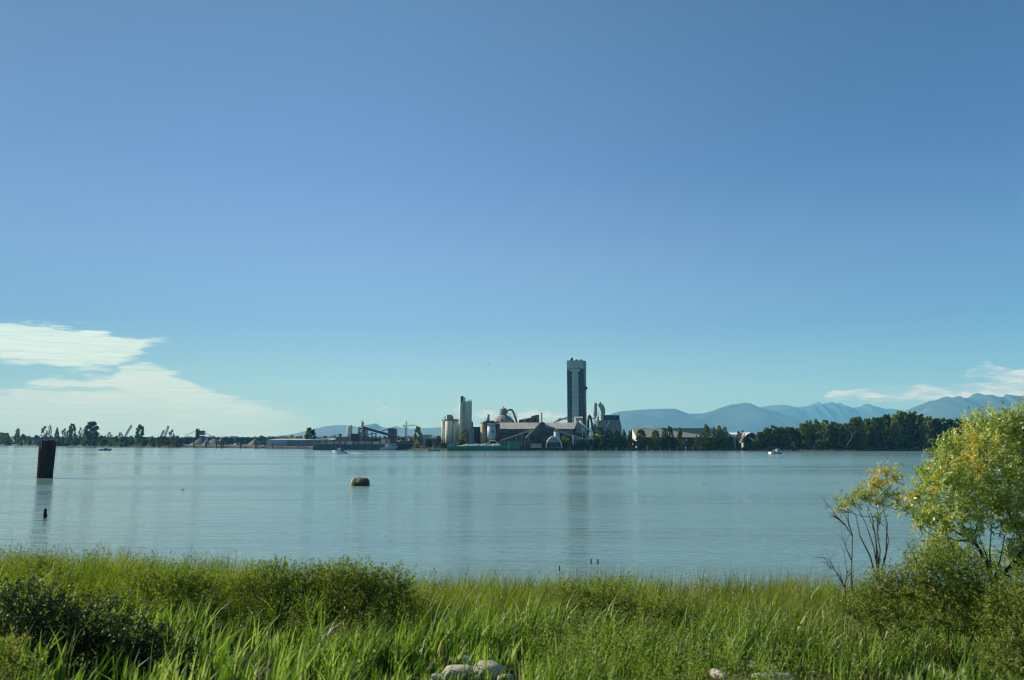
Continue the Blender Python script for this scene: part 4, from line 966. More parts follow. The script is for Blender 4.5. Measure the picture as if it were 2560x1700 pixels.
# --- white barn
Yn = 640
t = thing('white_barn', 'white barn with polygonal roof and a dark gable opening at the edge of the wood', 'barn', tb(1858, Yn))
gx = lambda x: X(x, Yn)
prof_b = [(gx(1827), GZ), (gx(1827), Z(1096, Yn)), (gx(1831), Z(1090, Yn)), (gx(1845), Z(1084, Yn)), (gx(1848), Z(1082.5, Yn))]
g = [(gx(1858), GZ), (gx(1858), Z(1094.5, Yn)), (gx(1868), Z(1086, Yn)), (gx(1879), Z(1081, Yn)), (gx(1888), Z(1085, Yn)), (gx(1893), Z(1094, Yn)), (gx(1893), GZ)]
mb = MB(); mb.prism(g, Yn, Yn + .6); mb.build('gable_wall', M['darkclad'], t)
bk = [(p[0] - (gx(1858) - gx(1827)), p[1]) for p in g]
mb = MB(); fr = [Vector((a, Yn + .1, z_)) for a, z_ in g]; ba = [Vector((a - 1, Yn + 26, z_ + .1)) for a, z_ in bk]
for k in range(len(g) - 1):
    q = [fr[k], fr[k + 1], ba[k + 1], ba[k]]; mb.add(q, [(0, 1, 2, 3)])
mb.build('roof', mat('dusty_white_roof', (.52, .54, .52), .7, .1, .3), t)
mb = MB(); mb.prism([(gx(1858.5), GZ), (gx(1858.5), Z(1096, Yn)), (gx(1866), Z(1094.5, Yn)), (gx(1874), Z(1098, Yn)), (gx(1884), Z(1104, Yn)), (gx(1884), GZ)], Yn - .2, Yn - .05); mb.build('doorway', M['black'], t)
mb = MB(); mb.prism([(gx(1872), Z(1093.5, Yn)), (gx(1884), Z(1098.5, Yn)), (gx(1886.5), Z(1105, Yn)), (gx(1874.5), Z(1098, Yn))], Yn - 1.5, Yn - .3); mb.build('awning', M['white'], t)
# ------------------------------------------------------------------ yards left of the works
# conveyor tower and gallery
Yg = 735
t = thing('conveyor_tower', 'cluttered steel conveyor tower at the high end of the big dark sloping gallery', 'tower', tb(906, Yg))
mb = MB(); mb.lattice((X(905.5, Yg), Yg, GZ), P(905.5, 1068, Yg), 5.4, .5, 8); mb.lattice((X(913, Yg), Yg, GZ), P(913, 1072, Yg), 3.4, .4, 7); mb.build('frame', M['darksteel'], t)
mb = MB(); pbox(mb, 903, 908, 1055, 1068, Yg - .8, 2); pbox(mb, 900.5, 911, 1067, 1068.5, Yg - 1.5, 4); mb.build('head_house', M['steel'], t)
mb = MB(); mb.beam(P(903, 1055, Yg), P(902.5, 1051, Yg), .4, .4); mb.beam(P(907.6, 1055, Yg), P(908.1, 1051, Yg), .4, .4); mb.build('prong', M['steel'], t)
mb = MB()
for a, b_, c_, d_ in ((900, 909, 1070, 1073), (904, 912, 1075, 1079), (899, 906, 1081, 1086), (897.5, 904, 1089, 1094), (906, 913, 1086, 1091)): pbox(mb, a, b_, c_, d_, Yg - 2.4 + rnd.uniform(-.3, .3), 2)
mb.build('platform_box', M['wallgrey'], t)
mb = MB()
for a, b_, c_ in ((897, 911, 1074.2), (896, 914, 1080), (896, 914, 1087.2), (895, 915, 1094.2)): pbox(mb, a, b_, c_, c_ + .6, Yg - 2.8, 5)
mb.beam(P(897, 1102, Yg - 2), P(906, 1090, Yg - 2), .3, .3); mb.beam(P(908, 1102, Yg - 2), P(901, 1092, Yg - 2), .3, .3); mb.build('walkway', M['steel'], t)
mb = MB(); mb.beam((X(918, Yg), Yg, GZ), P(918, 1078, Yg), 1, .9); mb.beam(P(918, 1087, Yg), P(932, 1083.5, Yg), .8, .8); mb.build('blue_post', M['bluepaint'], t)
t = thing('big_gallery', 'big dark enclosed conveyor gallery sloping down to the right towards the yellow hopper', 'conveyor', tb(960, Yg))
mb = MB(); mb.beam(P(909, 1069.2, Yg), P(1012, 1097.5, Yg), 3.5, 2.2); mb.build('gallery', M['darkclad'], t)
mb = MB(); mb.beam(P(909, 1066.0, Yg), P(1014, 1095.5, Yg), 3.8, .3); mb.build('roof', M['steel'], t)
mb = MB()
for px, y in ((930, 1080), (940, 1082)):
    mb.beam(P(px, y, Yg), (X(px - 2, Yg), Yg, GZ), .7, .7); mb.beam(P(px, y, Yg), (X(px + 2, Yg), Yg, GZ), .7, .7)
mb.beam(P(928, 1084, Yg), P(943, 1084.5, Yg), .8, .6); mb.beam(P(928, 1094, Yg), P(943, 1094, Yg), .6, .6); mb.build('trestle', M['bluepaint'], t)
t = thing('screen_house', 'dark grey box-shaped screening house standing behind the sloping gallery', 'building', tb(980, Yg + 10))
mb = MB(); pbox(mb, 970, 985, 1070.5, None, Yg + 10, 9); mb.build('front_block', M['darkclad'], t)
mb = MB(); pbox(mb, 985.1, 989.6, 1072.5, None, Yg + 10.5, 8); mb.build('side_block', M['wallgrey'], t)
mb = MB(); mb.beam(P(951, 1079, Yg + 11), P(970, 1073, Yg + 11), 1.2, .8); mb.build('feed_conveyor', M['darksteel'], t)
t = thing('dark_hopper_house', 'dark flat-topped house left of the conveyor tower', 'building', tb(887, Yg + 4))
mb = MB(); pbox(mb, 877, 897, 1084.8, None, Yg + 4, 9); mb.build('house', M['darkclad'], t)
mb = MB(); pbox(mb, 879, 897, 1084, 1084.7, Yg + 3.8, 9.5); mb.build('roof', M['steel'], t)
t = thing('white_silo_pair', 'pair of pale silos with a lit left edge far left of the conveyor tower', 'silo', tb(869, Yg + 8))
mb = MB(); mb.lathe(X(865.3, Yg), Yg + 8, [(1.1, GZ), (1.1, Z(1069, Yg)), (.5, Z(1066, Yg))], 16); mb.build('small_shell', M['white'], t, True)
mb = MB(); mb.lathe(X(870.6, Yg), Yg + 9, [(1.75, GZ), (1.75, Z(1066, Yg)), (1.2, Z(1062.5, Yg)), (.3, Z(1062, Yg))], 18); mb.build('tall_shell', M['concrete_pale'], t, True)
# low sheds and clutter behind the ship
for i, (a, b_, c_, m, lb) in enumerate([(840, 868, 1092, 'wallgrey', 'low grey shed left of the pair of pale silos'), (918, 950, 1095, 'darkclad', 'low dark shed under the big sloping gallery'),
        (952, 972, 1097.5, 'concrete_pale', 'long pale flat roof building behind the moored tug'), (1056, 1078, 1087, 'greyclad', 'small grey-green industrial block right of the tower crane'),
        (1064, 1100, 1097, 'wallgrey', 'low grey sheds at the river bank left of the pale silos'), (1112, 1150, 1100, 'darkclad', 'dark open shed at the foot of the pale silos')]):
    t = thing('yard_shed', lb, 'shed', tb((a + b_) / 2, Yg - 8 if a < 1050 else 672)); Yy = Yg - 8 if a < 1050 else 672
    mb = MB(); pbox(mb, a, b_, c_ + .9, None, Yy, 8); mb.build('wall', M[m], t)
    mb = MB(); pbox(mb, a - .5, b_ + .5, c_, c_ + .85, Yy - .4, 9); mb.build('roof', M['steel' if i % 2 else 'roof'], t)
# small thin conveyor left of silos
t = thing('stacker_conveyor', 'thin dark stacker conveyor rising to a small head left of the pale silos', 'conveyor', tb(838, Yg + 12))
mb = MB(); mb.beam(P(822, 1093, Yg + 12), P(851, 1085.5, Yg + 12), 1, .5); mb.build('boom', M['darksteel'], t)
mb = MB(); pbox(mb, 848, 853, 1084.5, 1091, Yg + 11, 2); mb.beam(P(850, 1090, Yg + 12), (X(850, Yg), Yg + 12, GZ), .5, .5); mb.build('head', M['darksteel'], t)
# yellow hopper frame
t = thing('yellow_hopper', 'bright yellow portal hopper at the low end of the dark gallery', 'hopper', tb(998, Yg - 6))
mb = MB(); Yl = Yg - 6
pbox(mb, 992, 1002.5, 1093, 1094.8, Yl, 3); pbox(mb, 992, 993.5, 1094.9, 1101, Yl, 3); pbox(mb, 1000.5, 1002.4, 1094.9, 1101, Yl, 3); mb.build('frame', M['yellow'], t)
mb = MB(); pbox(mb, 994, 1000, 1096, 1100, Yl + 1, 2); mb.build('bin', M['red'], t)
# grey stone heap
def heap(px, Y, hw, yt, m, label, seed, elong=1.0):
    rs = np.random.RandomState(seed); cx = X(px, Y); r = hw * Y / F; h = Z(yt, Y) - GZ; n, kk = 28, 9
    mb = MB(); vs, fs = [], []
    for j in range(kk):
        tt = j / (kk - 1)
        for i in range(n):
            a = 6.283 * i / n; rr = r * (1 - tt) * (1 + .10 * math.sin(3 * a + seed) + rs.uniform(-.03, .03)) + .15
            vs.append((cx + rr * math.cos(a) * elong, Y + r * .8 + rr * math.sin(a), GZ - .3 + (h + .3) * (tt if tt < .9 else .88 + (tt - .9) * .6) + rs.uniform(-.1, .1)))
    for j in range(kk - 1):
        for i in range(n): fs.append((j * n + i, j * n + (i + 1) % n, (j + 1) * n + (i + 1) % n, (j + 1) * n + i))
    fs.append(tuple((kk - 1) * n + i for i in range(n)))
    mb.add(vs, fs)
    return solo(mb, 'gravel_heap', M[m], label, 'gravel heap', (cx, Y + r * .8, GZ), 'gravel heaps in the yards on the far bank', True)
heap(1022, Yg - 14, 12, 1095, 'palegravel', 'pale grey heap at the foot of the tower crane', 1)
heap(1008, Yg - 8, 9, 1098, 'gravel', 'small heap right of the yellow hopper', 2)
# tower crane
Yo = 760
t = thing('tower_crane', 'red and pale tower crane with a short jib pointing right', 'crane', tb(1015.5, Yo))
mb = MB(); mb.lattice((X(1015.5, Yo), Yo, GZ), P(1015.5, 1067.5, Yo), 1.5, .28, 14); mb.build('mast', M['redpaint'], t)
mb = MB(); mb.lattice(P(1015.5, 1064.8, Yo), P(1038, 1063.2, Yo), .9, .2, 12); mb.build('jib', M['redpaint'], t)
mb = MB(); mb.lattice(P(1015.5, 1064.8, Yo), P(1007.5, 1065, Yo), .9, .2, 4); mb.build('counter_jib', M['redpaint'], t)
mb = MB(); pbox(mb, 1007.5, 1010, 1064.5, 1068, Yo - .5, 1); mb.build('counterweight', M['concrete_dark'], t)
mb = MB(); mb.lattice(P(1015.7, 1064, Yo), P(1016.3, 1054, Yo), .7, .2, 5); pbox(mb, 1015.4, 1017.2, 1053.5, 1055.5, Yo - .3, .6); mb.build('tower_head', M['redpaint'], t)
mb = MB(); mb.tube([P(1016.3, 1054.5, Yo), P(1030, 1062.6, Yo)], .07, 4); mb.tube([P(1016.3, 1054.5, Yo), P(1008, 1064, Yo)], .07, 4); mb.build('tie_rope', M['darksteel'], t)
mb = MB(); pbox(mb, 1014.3, 1017, 1067.6, 1071, Yo - 1.2, 1.4); mb.build('cab', M['greyclad'], t)

# long moored barge / ship hull at the yard
Yh2 = far_shore_px(900) - 8
def hull_poly(x0, x1, yt, yb, rakeL, rakeR, Y):
    return [(X(x0 + rakeL, Y), -.4), (X(x1 - rakeR, Y), -.4), (X(x1, Y), Z(yt, Y)), (X(x0, Y), Z(yt, Y))]
Ym = 676
t = thing('moored_barge', 'very long slate-grey barge moored along the quay with tan cargo on deck', 'barge', (X(900, Ym), Ym, 0))
mb = MB(); mb.prism(hull_poly(783, 985, 1112.3, 1124, 1, 0, Ym), Ym, Ym + 12); mb.build('hull', M['hull'], t)
mb = MB(); pbox(mb, 783, 985, 1111.4, 1112.2, Ym - .2, 12.4); mb.build('gunwale', M['hull_dark'], t)
x = 800
while x < 962:
    l = rnd.choice([11, 13, 15, 18])
    mb = MB(); yt = 1103.6 + rnd.uniform(-.6, .6); mb.prism([(X(x, Ym), Z(1111.3, Ym)), (X(x + l, Ym), Z(1111.3, Ym)), (X(x + l - .4, Ym), Z(yt, Ym)), (X(x + 1.6, Ym), Z(yt, Ym))], Ym + 1, Ym + 11); mb.build('cargo_bin', M[rnd.choice(['sand', 'sand', 'tan', 'concrete'])], t)
    mb = MB(); pbox(mb, x + l + .2, x + l + 2.0, 1103 + rnd.uniform(-1, .5), 1111.3, Ym + 1, 9); mb.build('bulkhead', M['wallgrey'], t)
    x += l + 2.4
mb = MB()
for a in range(786, 800, 2): mb.beam(P(a, 1111.5, Ym), P(a, 1106.5, Ym), .15, .15)
for c_ in (1106.5, 1108.2, 1110): mb.beam(P(786, c_, Ym), P(799, c_, Ym), .15, .15)
mb.build('railing', M['greyclad2'], t)
t = thing('dark_barge', 'darker raised barge hull at the right end of the long moored barge', 'barge', (X(1012, Ym), Ym + 3, 0))
mb = MB(); mb.prism([(X(986, Ym), -.4), (X(1038, Ym), -.4), (X(1038, Ym), Z(1103.5, Ym)), (X(1030, Ym), Z(1100.5, Ym)), (X(1016, Ym), Z(1103, Ym)), (X(986, Ym), Z(1104.5, Ym))], Ym + 1, Ym + 11); mb.build('hull', M['hull_dark'], t)
mb = MB(); mb.prism([(X(987, Ym), Z(1111, Ym)), (X(1037.5, Ym), Z(1111, Ym)), (X(1037.5, Ym), Z(1104, Ym)), (X(1030, Ym), Z(1101, Ym)), (X(1016, Ym), Z(1103.5, Ym)), (X(987, Ym), Z(1105, Ym))], Ym + .7, Ym + .95); mb.build('side_plate', M['hull'], t)
# dock piles near the right end of the barge
for i, px in enumerate((1033, 1053, 1081)):
    solo(MB().tube([P(px, 1126, 655), P(px + .3, 1113, 655)], .3, 8), 'mooring_pile', M['palepile'], f'pale dock pile {("beside the dark barge end", "in front of the bank trees", "behind the grey workboats")[i]}', 'pile', P(px, 1126, 655), 'pale piles along the far bank')
# long blue-grey shed + gantry
Yz = 800
t = thing('riverside_shed', 'long low pale blue shed on the bank left of the moored barge', 'shed', tb(720, Yz))
mb = MB(); pbox(mb, 667, 717, 1100.8, None, Yz, 12); mb.build('wall', M['paleblue'], t)
mb = MB(); pbox(mb, 717.2, 790, 1101.2, None, Yz + 1, 12); mb.build('annex_wall', mat('slate_blue_wall', (.25, .31, .33), .7, .12, .2, rib=1.5), t)
mb = MB(); slab(mb, (X(666.5, Yz), Yz - .5, Z(1100.8, Yz)), (X(832, Yz), Yz - .5, Z(1100.8, Yz)), (X(836, Yz), Yz + 14, Z(1096.8, Yz)), (X(682, Yz), Yz + 14, Z(1097.5, Yz))); mb.build('roof', M['greyclad2'], t)
mb = MB(); pbox(mb, 770, 832, 1101.5, None, Yz + 1.2, 10); mb.build('end_wall', M['wallgrey'], t)
t = thing('orange_gantry', 'orange travelling gantry crane showing above the long blue shed', 'crane', tb(716, Yz + 22)); Yy = Yz + 22
mb = MB(); pbox(mb, 697, 735, 1091, 1093, Yy, 2); mb.build('bridge_beam', M['orange'], t)
for a, b_ in ((699, 702.5), (719, 721.5), (726, 730)):
    mb = MB(); pbox(mb, a, b_, 1093.1, None, Yy + .2, 1.5); mb.build('leg', M['orange'], t)
mb = MB(); pbox(mb, 727, 733, 1092.9, 1096.5, Yy - .5, 2); mb.build('trolley', M['yellow'], t)
# white-framed open shed
t = thing('open_shed', 'small open shed with white roof edge among the tall brown posts', 'shed', tb(652, 815))
mb = MB(); pbox(mb, 639, 665, 1104, 1105, 815, 7); mb.build('roof', M['greyclad2'], t)
mb = MB(); pbox(mb, 640, 642, 1105, None, 815.2, .8); pbox(mb, 650, 651.4, 1105, None, 815.2, .8); pbox(mb, 661.5, 664, 1105, None, 815.2, 3); mb.build('post', M['red'], t)
# low wooded wall / viaduct
Yu = 1500
def viaduct():
    t = thing('viaduct', 'long low dark viaduct running behind the left bank trees and gravel heaps', 'bridge', tb(350, 1200))
    xs = list(range(-60, 690, 16)); Yf = lambda p: 1120 if p > 210 else 1350
    mb = MB()
    mb.box(X(225, 1120), X(688, 1120), 1120, 1128, Z(1096.5, 1120), Z(1094.3, 1120)); mb.build('deck', M['darkclad'], t)
    mb = MB(); mb.box(X(80, 1120), X(224.8, 1120), 1120, 1128, Z(1097.5, 1120), Z(1094.5, 1120)); mb.build('deck', M['darkclad'], t)
    mb = MB(); mb.box(X(395, 1120), X(682, 1120), 1121.5, 1122.5, GZ - .3, Z(1096.6, 1120)); mb.build('screen_wall', M['darkclad'], t)
    for p in range(84, 690, 22):
        mb = MB(); mb.box(X(p, 1120), X(p + 3.4, 1120), 1120.4, 1127, GZ - .4, Z(1096.6 if p > 224 else 1097.6, 1120)); mb.build('pier', M['wallgrey'], t)
viaduct()
heap(495, 1010, 25, 1094, 'gravel', 'cone of grey-green gravel under the batching tower', 3)
heap(528, 960, 30, 1095.5, 'gravel', 'broad gravel heap with a pale crest right of the batching tower', 4)
heap(549, 985, 18, 1094.5, 'gravel', 'gravel heap overlapping the right side of the broad one', 5)
heap(634, 1000, 20, 1095.5, 'gravel', 'trapezoid gravel heap in front of the dark screen wall', 6)
heap(592, 960, 13, 1102.5, 'palegravel', 'small pale heap beside the dark loader', 7)
heap(515, 955, 9, 1094.6, 'palegravel', 'white heap on the left part of the broad gravel heap', 8)
# batching tower
Yj = 1050
t = thing('batching_tower', 'rusty batching tower with a grey bin and an inclined belt on either side', 'tower', tb(497, Yj))
mb = MB(); pbox(mb, 488.5, 492, 1073, None, Yj, 3); pbox(mb, 493.5, 496.3, 1074, None, Yj, 3); mb.build('bin', M['red'], t)
mb = MB(); pbox(mb, 498.5, 508.5, 1076.5, 1087.5, Yj - .5, 5); pbox(mb, 490, 497, 1071.6, 1073, Yj, 3); mb.build('hopper', M['wallgrey'], t)
mb = MB(); pbox(mb, 488, 512, 1089.8, 1091.5, Yj - 1, 6); mb.beam(P(500, 1087, Yj), P(500, 1096, Yj), .6, .6); mb.beam(P(507, 1087, Yj), P(507, 1096, Yj), .6, .6); mb.build('platform', M['darksteel'], t)
mb = MB(); mb.beam(P(461, 1091, Yj), P(488, 1077.5, Yj), 1, .5); mb.build('left_belt', M['steel'], t)
mb = MB(); mb.beam(P(509, 1081, Yj), P(534, 1092, Yj), 1, .6); mb.build('right_belt', M['tan'], t)
solo(MB().tube([P(514.8, 1096, 1060), P(514.8, 1072, 1060)], [.25, .1], 6), 'antenna_mast', M['steel'], 'thin antenna mast just right of the batching tower', 'mast', P(514.8, 1096, 1060))
t = thing('wheel_loader', 'dark machine with a pale vertical arm between the gravel heaps', 'loader', tb(588, 955))
mb = MB(); pbox(mb, 580, 596, 1103.5, 1107.5, 955, 4); mb.cyl(X(584, 955), 954, Z(1110, 955), Z(1106, 955), 1.4, n=12); mb.build('body', M['darksteel'], t)
mb = MB(); mb.beam(P(586.5, 1103.5, 955), P(586.5, 1092, 955), .8, .8); pbox(mb, 584.5, 588.5, 1091.5, 1093, 955, 1); mb.build('arm', M['concrete'], t)
# lattice boom cranes
def crane(label, x0, y0, x1, y1, Y):
    t = thing('crawler_crane', label, 'crane', tb(x0, Y), 'lattice boom cranes behind the left bank')
    mb = MB(); mb.lattice(P(x0, y0, Y), P(x1, y1, Y), 1.7, .38, 12); mb.build('boom', M['steel'], t)
    mb = MB(); pbox(mb, x0 - 4, x0 + 3, y0 - .5, y0 + 4, Y - 1, 4); mb.build('cab', M['darksteel'], t)
    mb = MB(); mb.box(X(x0 - 5, Y), X(x0 + 4, Y), Y - 1.5, Y + 4, GZ - .2, Z(y0 + 4.2, Y)); mb.build('crawler_track', M['darksteel'], t)
    mb = MB(); mb.tube([P(x1, y1, Y), P(x1 + 1.6, (y0 + y1) / 2, Y), P(x1 + 1.8, y0 - 4, Y)], .09, 4); mb.tube([P(x1, y1, Y), P(x0 - 4, y0 - 3, Y)], .09, 4); mb.build('hoist_rope', M['darksteel'], t)
crane('lattice boom crane leaning right, alone between two left-bank trees', 312.5, 1092, 329, 1063, 1090)
crane('short boom crane, the left one of the close pair', 403, 1091, 409.8, 1075.5, 1095)
crane('long boom crane, the right one of the close pair', 412, 1092, 421.2, 1064.5, 1090)
# blue roofed shed at the far left with white floats
t = thing('boat_shed', 'long low shed with a blue-grey roof at the left edge of the photo', 'shed', tb(20, 1262))
Ye = 1262
mb = MB(); pbox(mb, -90, 58, 1106, None, Ye, 12); mb.build('wall', M['darkclad'], t)
mb = MB(); slab(mb, (X(-92, Ye), Ye - 1, Z(1106, Ye)), (X(60, Ye), Ye - 1, Z(1106, Ye)), (X(54, Ye), Ye + 9, Z(1099.5, Ye)), (X(-92, Ye), Ye + 9, Z(1099.5, Ye))); mb.build('roof', mat('blue_grey_roof', (.13, .24, .29), .6, .12, .1, rib=1.6), t)
solo(MB().box(X(25, Ye), X(34, Ye), Ye + 30, Ye + 36, GZ, Z(1089.5, Ye + 30)), 'block_house', M['tan'], 'plain tan building between the trees above the blue shed', 'building', tb(30, Ye + 30))
for px, y0, y1, lb in ((60.5, 1107, 1099.5, 'small white marker post right of the blue shed'), (84, 1104.5, 1100.5, 'small white marker left of the rusty pile'), (151.5, 1109, 1097, 'pale slim post under the trees right of the rusty pile')):
    Yq2 = far_shore_px(px) + 6; solo(MB().cyl(X(px, Yq2), Yq2, Z(y0 + 5, Yq2), Z(y1, Yq2), .75 if px < 100 else .55, .5, n=10), 'marker_post', M['white'] if px < 100 else M['palepile'], lb, 'post', (X(px, Yq2), Yq2, 1.5))
# tall brown piles along the left bank
for i, (px, yt, w_) in enumerate([(397, 1101, 2.6), (422.5, 1097, 2.8), (455, 1108, 1.8), (485, 1104, 3), (515.5, 1103.5, 3), (541, 1103.5, 2.6), (553.5, 1100.5, 2.6), (558, 1101, 2.2), (602, 1104, 3.2), (639.5, 1105.5, 2.8), (644, 1106, 2.4), (681, 1108, 2.0), (708, 1112, 1.6), (749.5, 1112, 1.6), (756, 1114, 1.4)]):
    Yp = far_shore_px(px) - 2
    solo(MB().tube([P(px, 1124, Yp), P(px, yt, Yp)], w_ * .5 * Yp / F, 8), 'mooring_pile', M['piling'], f'dark brown mooring pile, {ORD[i]} from the left along the gravel yard', 'pile', P(px, 1124, Yp), 'tall brown piles before the gravel yard')
# pale piles on the right bank
for i, (px, yt) in enumerate([(1400, 1117), (1425, 1115), (1476.5, 1116), (1540.5, 1116.5), (1618, 1113), (1651, 1117), (1674, 1117), (1693, 1116), (1714, 1114), (1732, 1117), (1751.5, 1116)]):
    Yp = far_shore_px(px) - 1.5
    solo(MB().tube([P(px, 1128, Yp), P(px + .2, yt, Yp)], .26, 8), 'mooring_pile', M['palepile'], f'pale wooden pile in the water below the works, {ORD[i]} from the left', 'pile', P(px, 1128, Yp), 'pale piles below the works')

# ------------------------------------------------------------------ green gravel barge
Ygb = 626
t = thing('gravel_barge', 'bright green barge heaped with pale limestone, moored at the works', 'barge', (X(1200, Ygb), Ygb, 0))
mb = MB(); mb.prism([(X(1121, Ygb), -.4), (X(1280, Ygb), -.4), (X(1280, Ygb), Z(1116.2, Ygb)), (X(1125, Ygb), Z(1116.2, Ygb)), (X(1118.6, Ygb), Z(1118, Ygb))], Ygb, Ygb + 10); mb.build('hull', M['green'], t)
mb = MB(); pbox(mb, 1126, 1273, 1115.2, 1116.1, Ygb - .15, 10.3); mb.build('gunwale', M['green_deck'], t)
mb = MB()
for k in range(30): a = 1127 + k * 4.9; pbox(mb, a, a + .8, 1117, 1124.6, Ygb - .12, .12)
mb.build('fender_rib', M['green'], t)
mb = MB(); mb.prism([(X(1272, Ygb), -.4), (X(1300, Ygb), .2), (X(1301.5, Ygb), Z(1105.5, Ygb)), (X(1272, Ygb), Z(1106, Ygb))], Ygb + .2, Ygb + 9.6); mb.build('stern_house', M['green'], t)
mb = MB(); pbox(mb, 1270, 1273.8, 1107, 1124.5, Ygb - .6, 1.1); pbox(mb, 1275, 1287, 1109.6, 1110.4, Ygb - .2, .35); pbox(mb, 1272, 1290, 1105.2, 1105.9, Ygb - .2, 9); mb.build('lit_edge', M['green_deck'], t)  # lighter green slabs put the sunlight on the stern edges into colour
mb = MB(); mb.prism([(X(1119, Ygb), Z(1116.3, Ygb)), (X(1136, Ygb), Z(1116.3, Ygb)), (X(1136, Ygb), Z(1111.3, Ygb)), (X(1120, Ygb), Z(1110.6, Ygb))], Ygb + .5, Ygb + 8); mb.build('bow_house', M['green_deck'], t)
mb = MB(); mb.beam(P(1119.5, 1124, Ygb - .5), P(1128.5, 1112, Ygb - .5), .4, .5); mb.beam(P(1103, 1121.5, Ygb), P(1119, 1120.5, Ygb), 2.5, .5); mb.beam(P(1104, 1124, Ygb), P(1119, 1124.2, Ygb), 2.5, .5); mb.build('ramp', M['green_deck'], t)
rs_ = np.random.RandomState(4); nx, ny = 90, 14
V = []
for j in range(ny):
    for i in range(nx):
        u, v = i / (nx - 1), j / (ny - 1); x = X(1138 + u * 117, Ygb)
        prof_h = np.interp(1138 + u * 117, [1138, 1150, 1157, 1166, 1178, 1188, 1200, 1214, 1224, 1236, 1247, 1255], [.1, .25, .9, 1.7, 1.1, 1.8, 1.5, 1.9, 1.3, 1.75, 1.9, .4])
        V.append((x, Ygb + .5 + 9 * v, Z(1115.6, Ygb) + prof_h * math.sin(math.pi * min(1, v * 1.02)) ** .6 * 1.0 + rs_.uniform(-.28, .28)))
idx = np.arange(nx * ny).reshape(ny, nx)
np_mesh('limestone_cargo', V, np.stack([idx[:-1, :-1], idx[:-1, 1:], idx[1:, 1:], idx[1:, :-1]], -1).reshape(-1, 4), M['palegravel'], t, smooth=True)

# ------------------------------------------------------------------ boats
def hull_mesh(L, B, H, bow=.35, sheer=.35, n=14, draft=.25):
    """boat hull along +x (bow at +x), keel at z=-draft"""
    mb = MB(); vs, fs = [], []; m = 5
    for i in range(n + 1):
        u = i / n; x = -L / 2 + L * u
        w_ = B / 2 * (1 - max(0, (u - (1 - bow)) / bow) ** 2.2) + .02
        top = H * (1 + sheer * max(0, u - .35) ** 1.5 * 1.6)
        k = draft * (1 - max(0, (u - .8) / .2) * 1.2)
        sec = [(-w_, top), (-w_ * .94, top * .35), (-w_ * .75, -k * .5), (0, -k), (w_ * .75, -k * .5), (w_ * .94, top * .35), (w_, top)]
        xo = (L * .06 * (u > .9)) * 0
        vs += [(x + (.10 * L * (z / H) if u > .95 else 0) * .5, y, z) for y, z in sec]
    m = 7
    for i in range(n):
        for j in range(m - 1): fs.append((i * m + j, i * m + j + 1, (i + 1) * m + j + 1, (i + 1) * m + j))
    for i in range(n): fs.append((i * m, (i + 1) * m, (i + 1) * m + m - 1, i * m + m - 1))
    fs.append(tuple(range(m - 1, -1, -1))); fs.append(tuple(n * m + j for j in range(m)))
    return mb.add(vs, fs)
def place(t, loc, rz, trim=0.0):
    t.location = loc; t.rotation_euler = (0, -trim, rz)
def prot(t, name, mb, m, smooth=False):
    me = bpy.data.meshes.new(name); me.from_pydata(mb.v, [], mb.f); me.materials.append(m)
    o = bpy.data.objects.new(name, me); COL.objects.link(o); o.parent = t
    return o
def person(name, label, loc, h, rz, lean=0.0, jacket='jacket'):
    """small standing figure grown from a skinned skeleton"""
    J = [(0, 0, .53), (0, .01, .68), (0, 0, .80), (0, 0, .85), (0, .01, .93), (.09, 0, .50), (.10, .01, .27), (.10, 0, .03), (.11, .07, .01), (-.09, 0, .50), (-.10, .02, .27), (-.10, 0, .03), (-.11, .07, .01),
         (.12, 0, .79), (.155, .02, .63), (.13, .12, .53), (.13, .17, .51), (-.12, 0, .79), (-.155, .02, .63), (-.14, .08, .50), (-.14, .11, .48)]
    E = [(0, 1), (1, 2), (2, 3), (3, 4), (0, 5), (5, 6), (6, 7), (7, 8), (0, 9), (9, 10), (10, 11), (11, 12), (2, 13), (13, 14), (14, 15), (15, 16), (2, 17), (17, 18), (18, 19), (19, 20)]
    Rr = [.075, .075, .07, .032, .055, .05, .036, .025, .02, .05, .036, .025, .02, .034, .027, .02, .018, .034, .027, .02, .018]
    me = bpy.data.meshes.new('person'); me.from_pydata([(x * h, (y + lean * z) * h, z * h) for x, y, z in J], E, [])
    o = bpy.data.objects.new(name, me); COL.objects.link(o); o.location = loc; o.rotation_euler = (0, 0, rz)
    sk = o.modifiers.new('skin', 'SKIN')
    for i, v in enumerate(me.skin_vertices[0].data): v.radius = (Rr[i] * h,) * 2; v.use_root = (i == 0)
    ss_ = o.modifiers.new('sub', 'SUBSURF'); ss_.levels = 1; ss_.render_levels = 1
    me.materials.append(M[jacket]); tag(o, label, 'person')
    hd = MB(); hd.lathe(0, 0, [(.01, .985 * h), (.035 * h, .97 * h), (.045 * h, .93 * h), (.04 * h, .89 * h), (.02 * h, .865 * h)][::-1], 10)
    prot(o, 'head', hd, M['skin']); return o

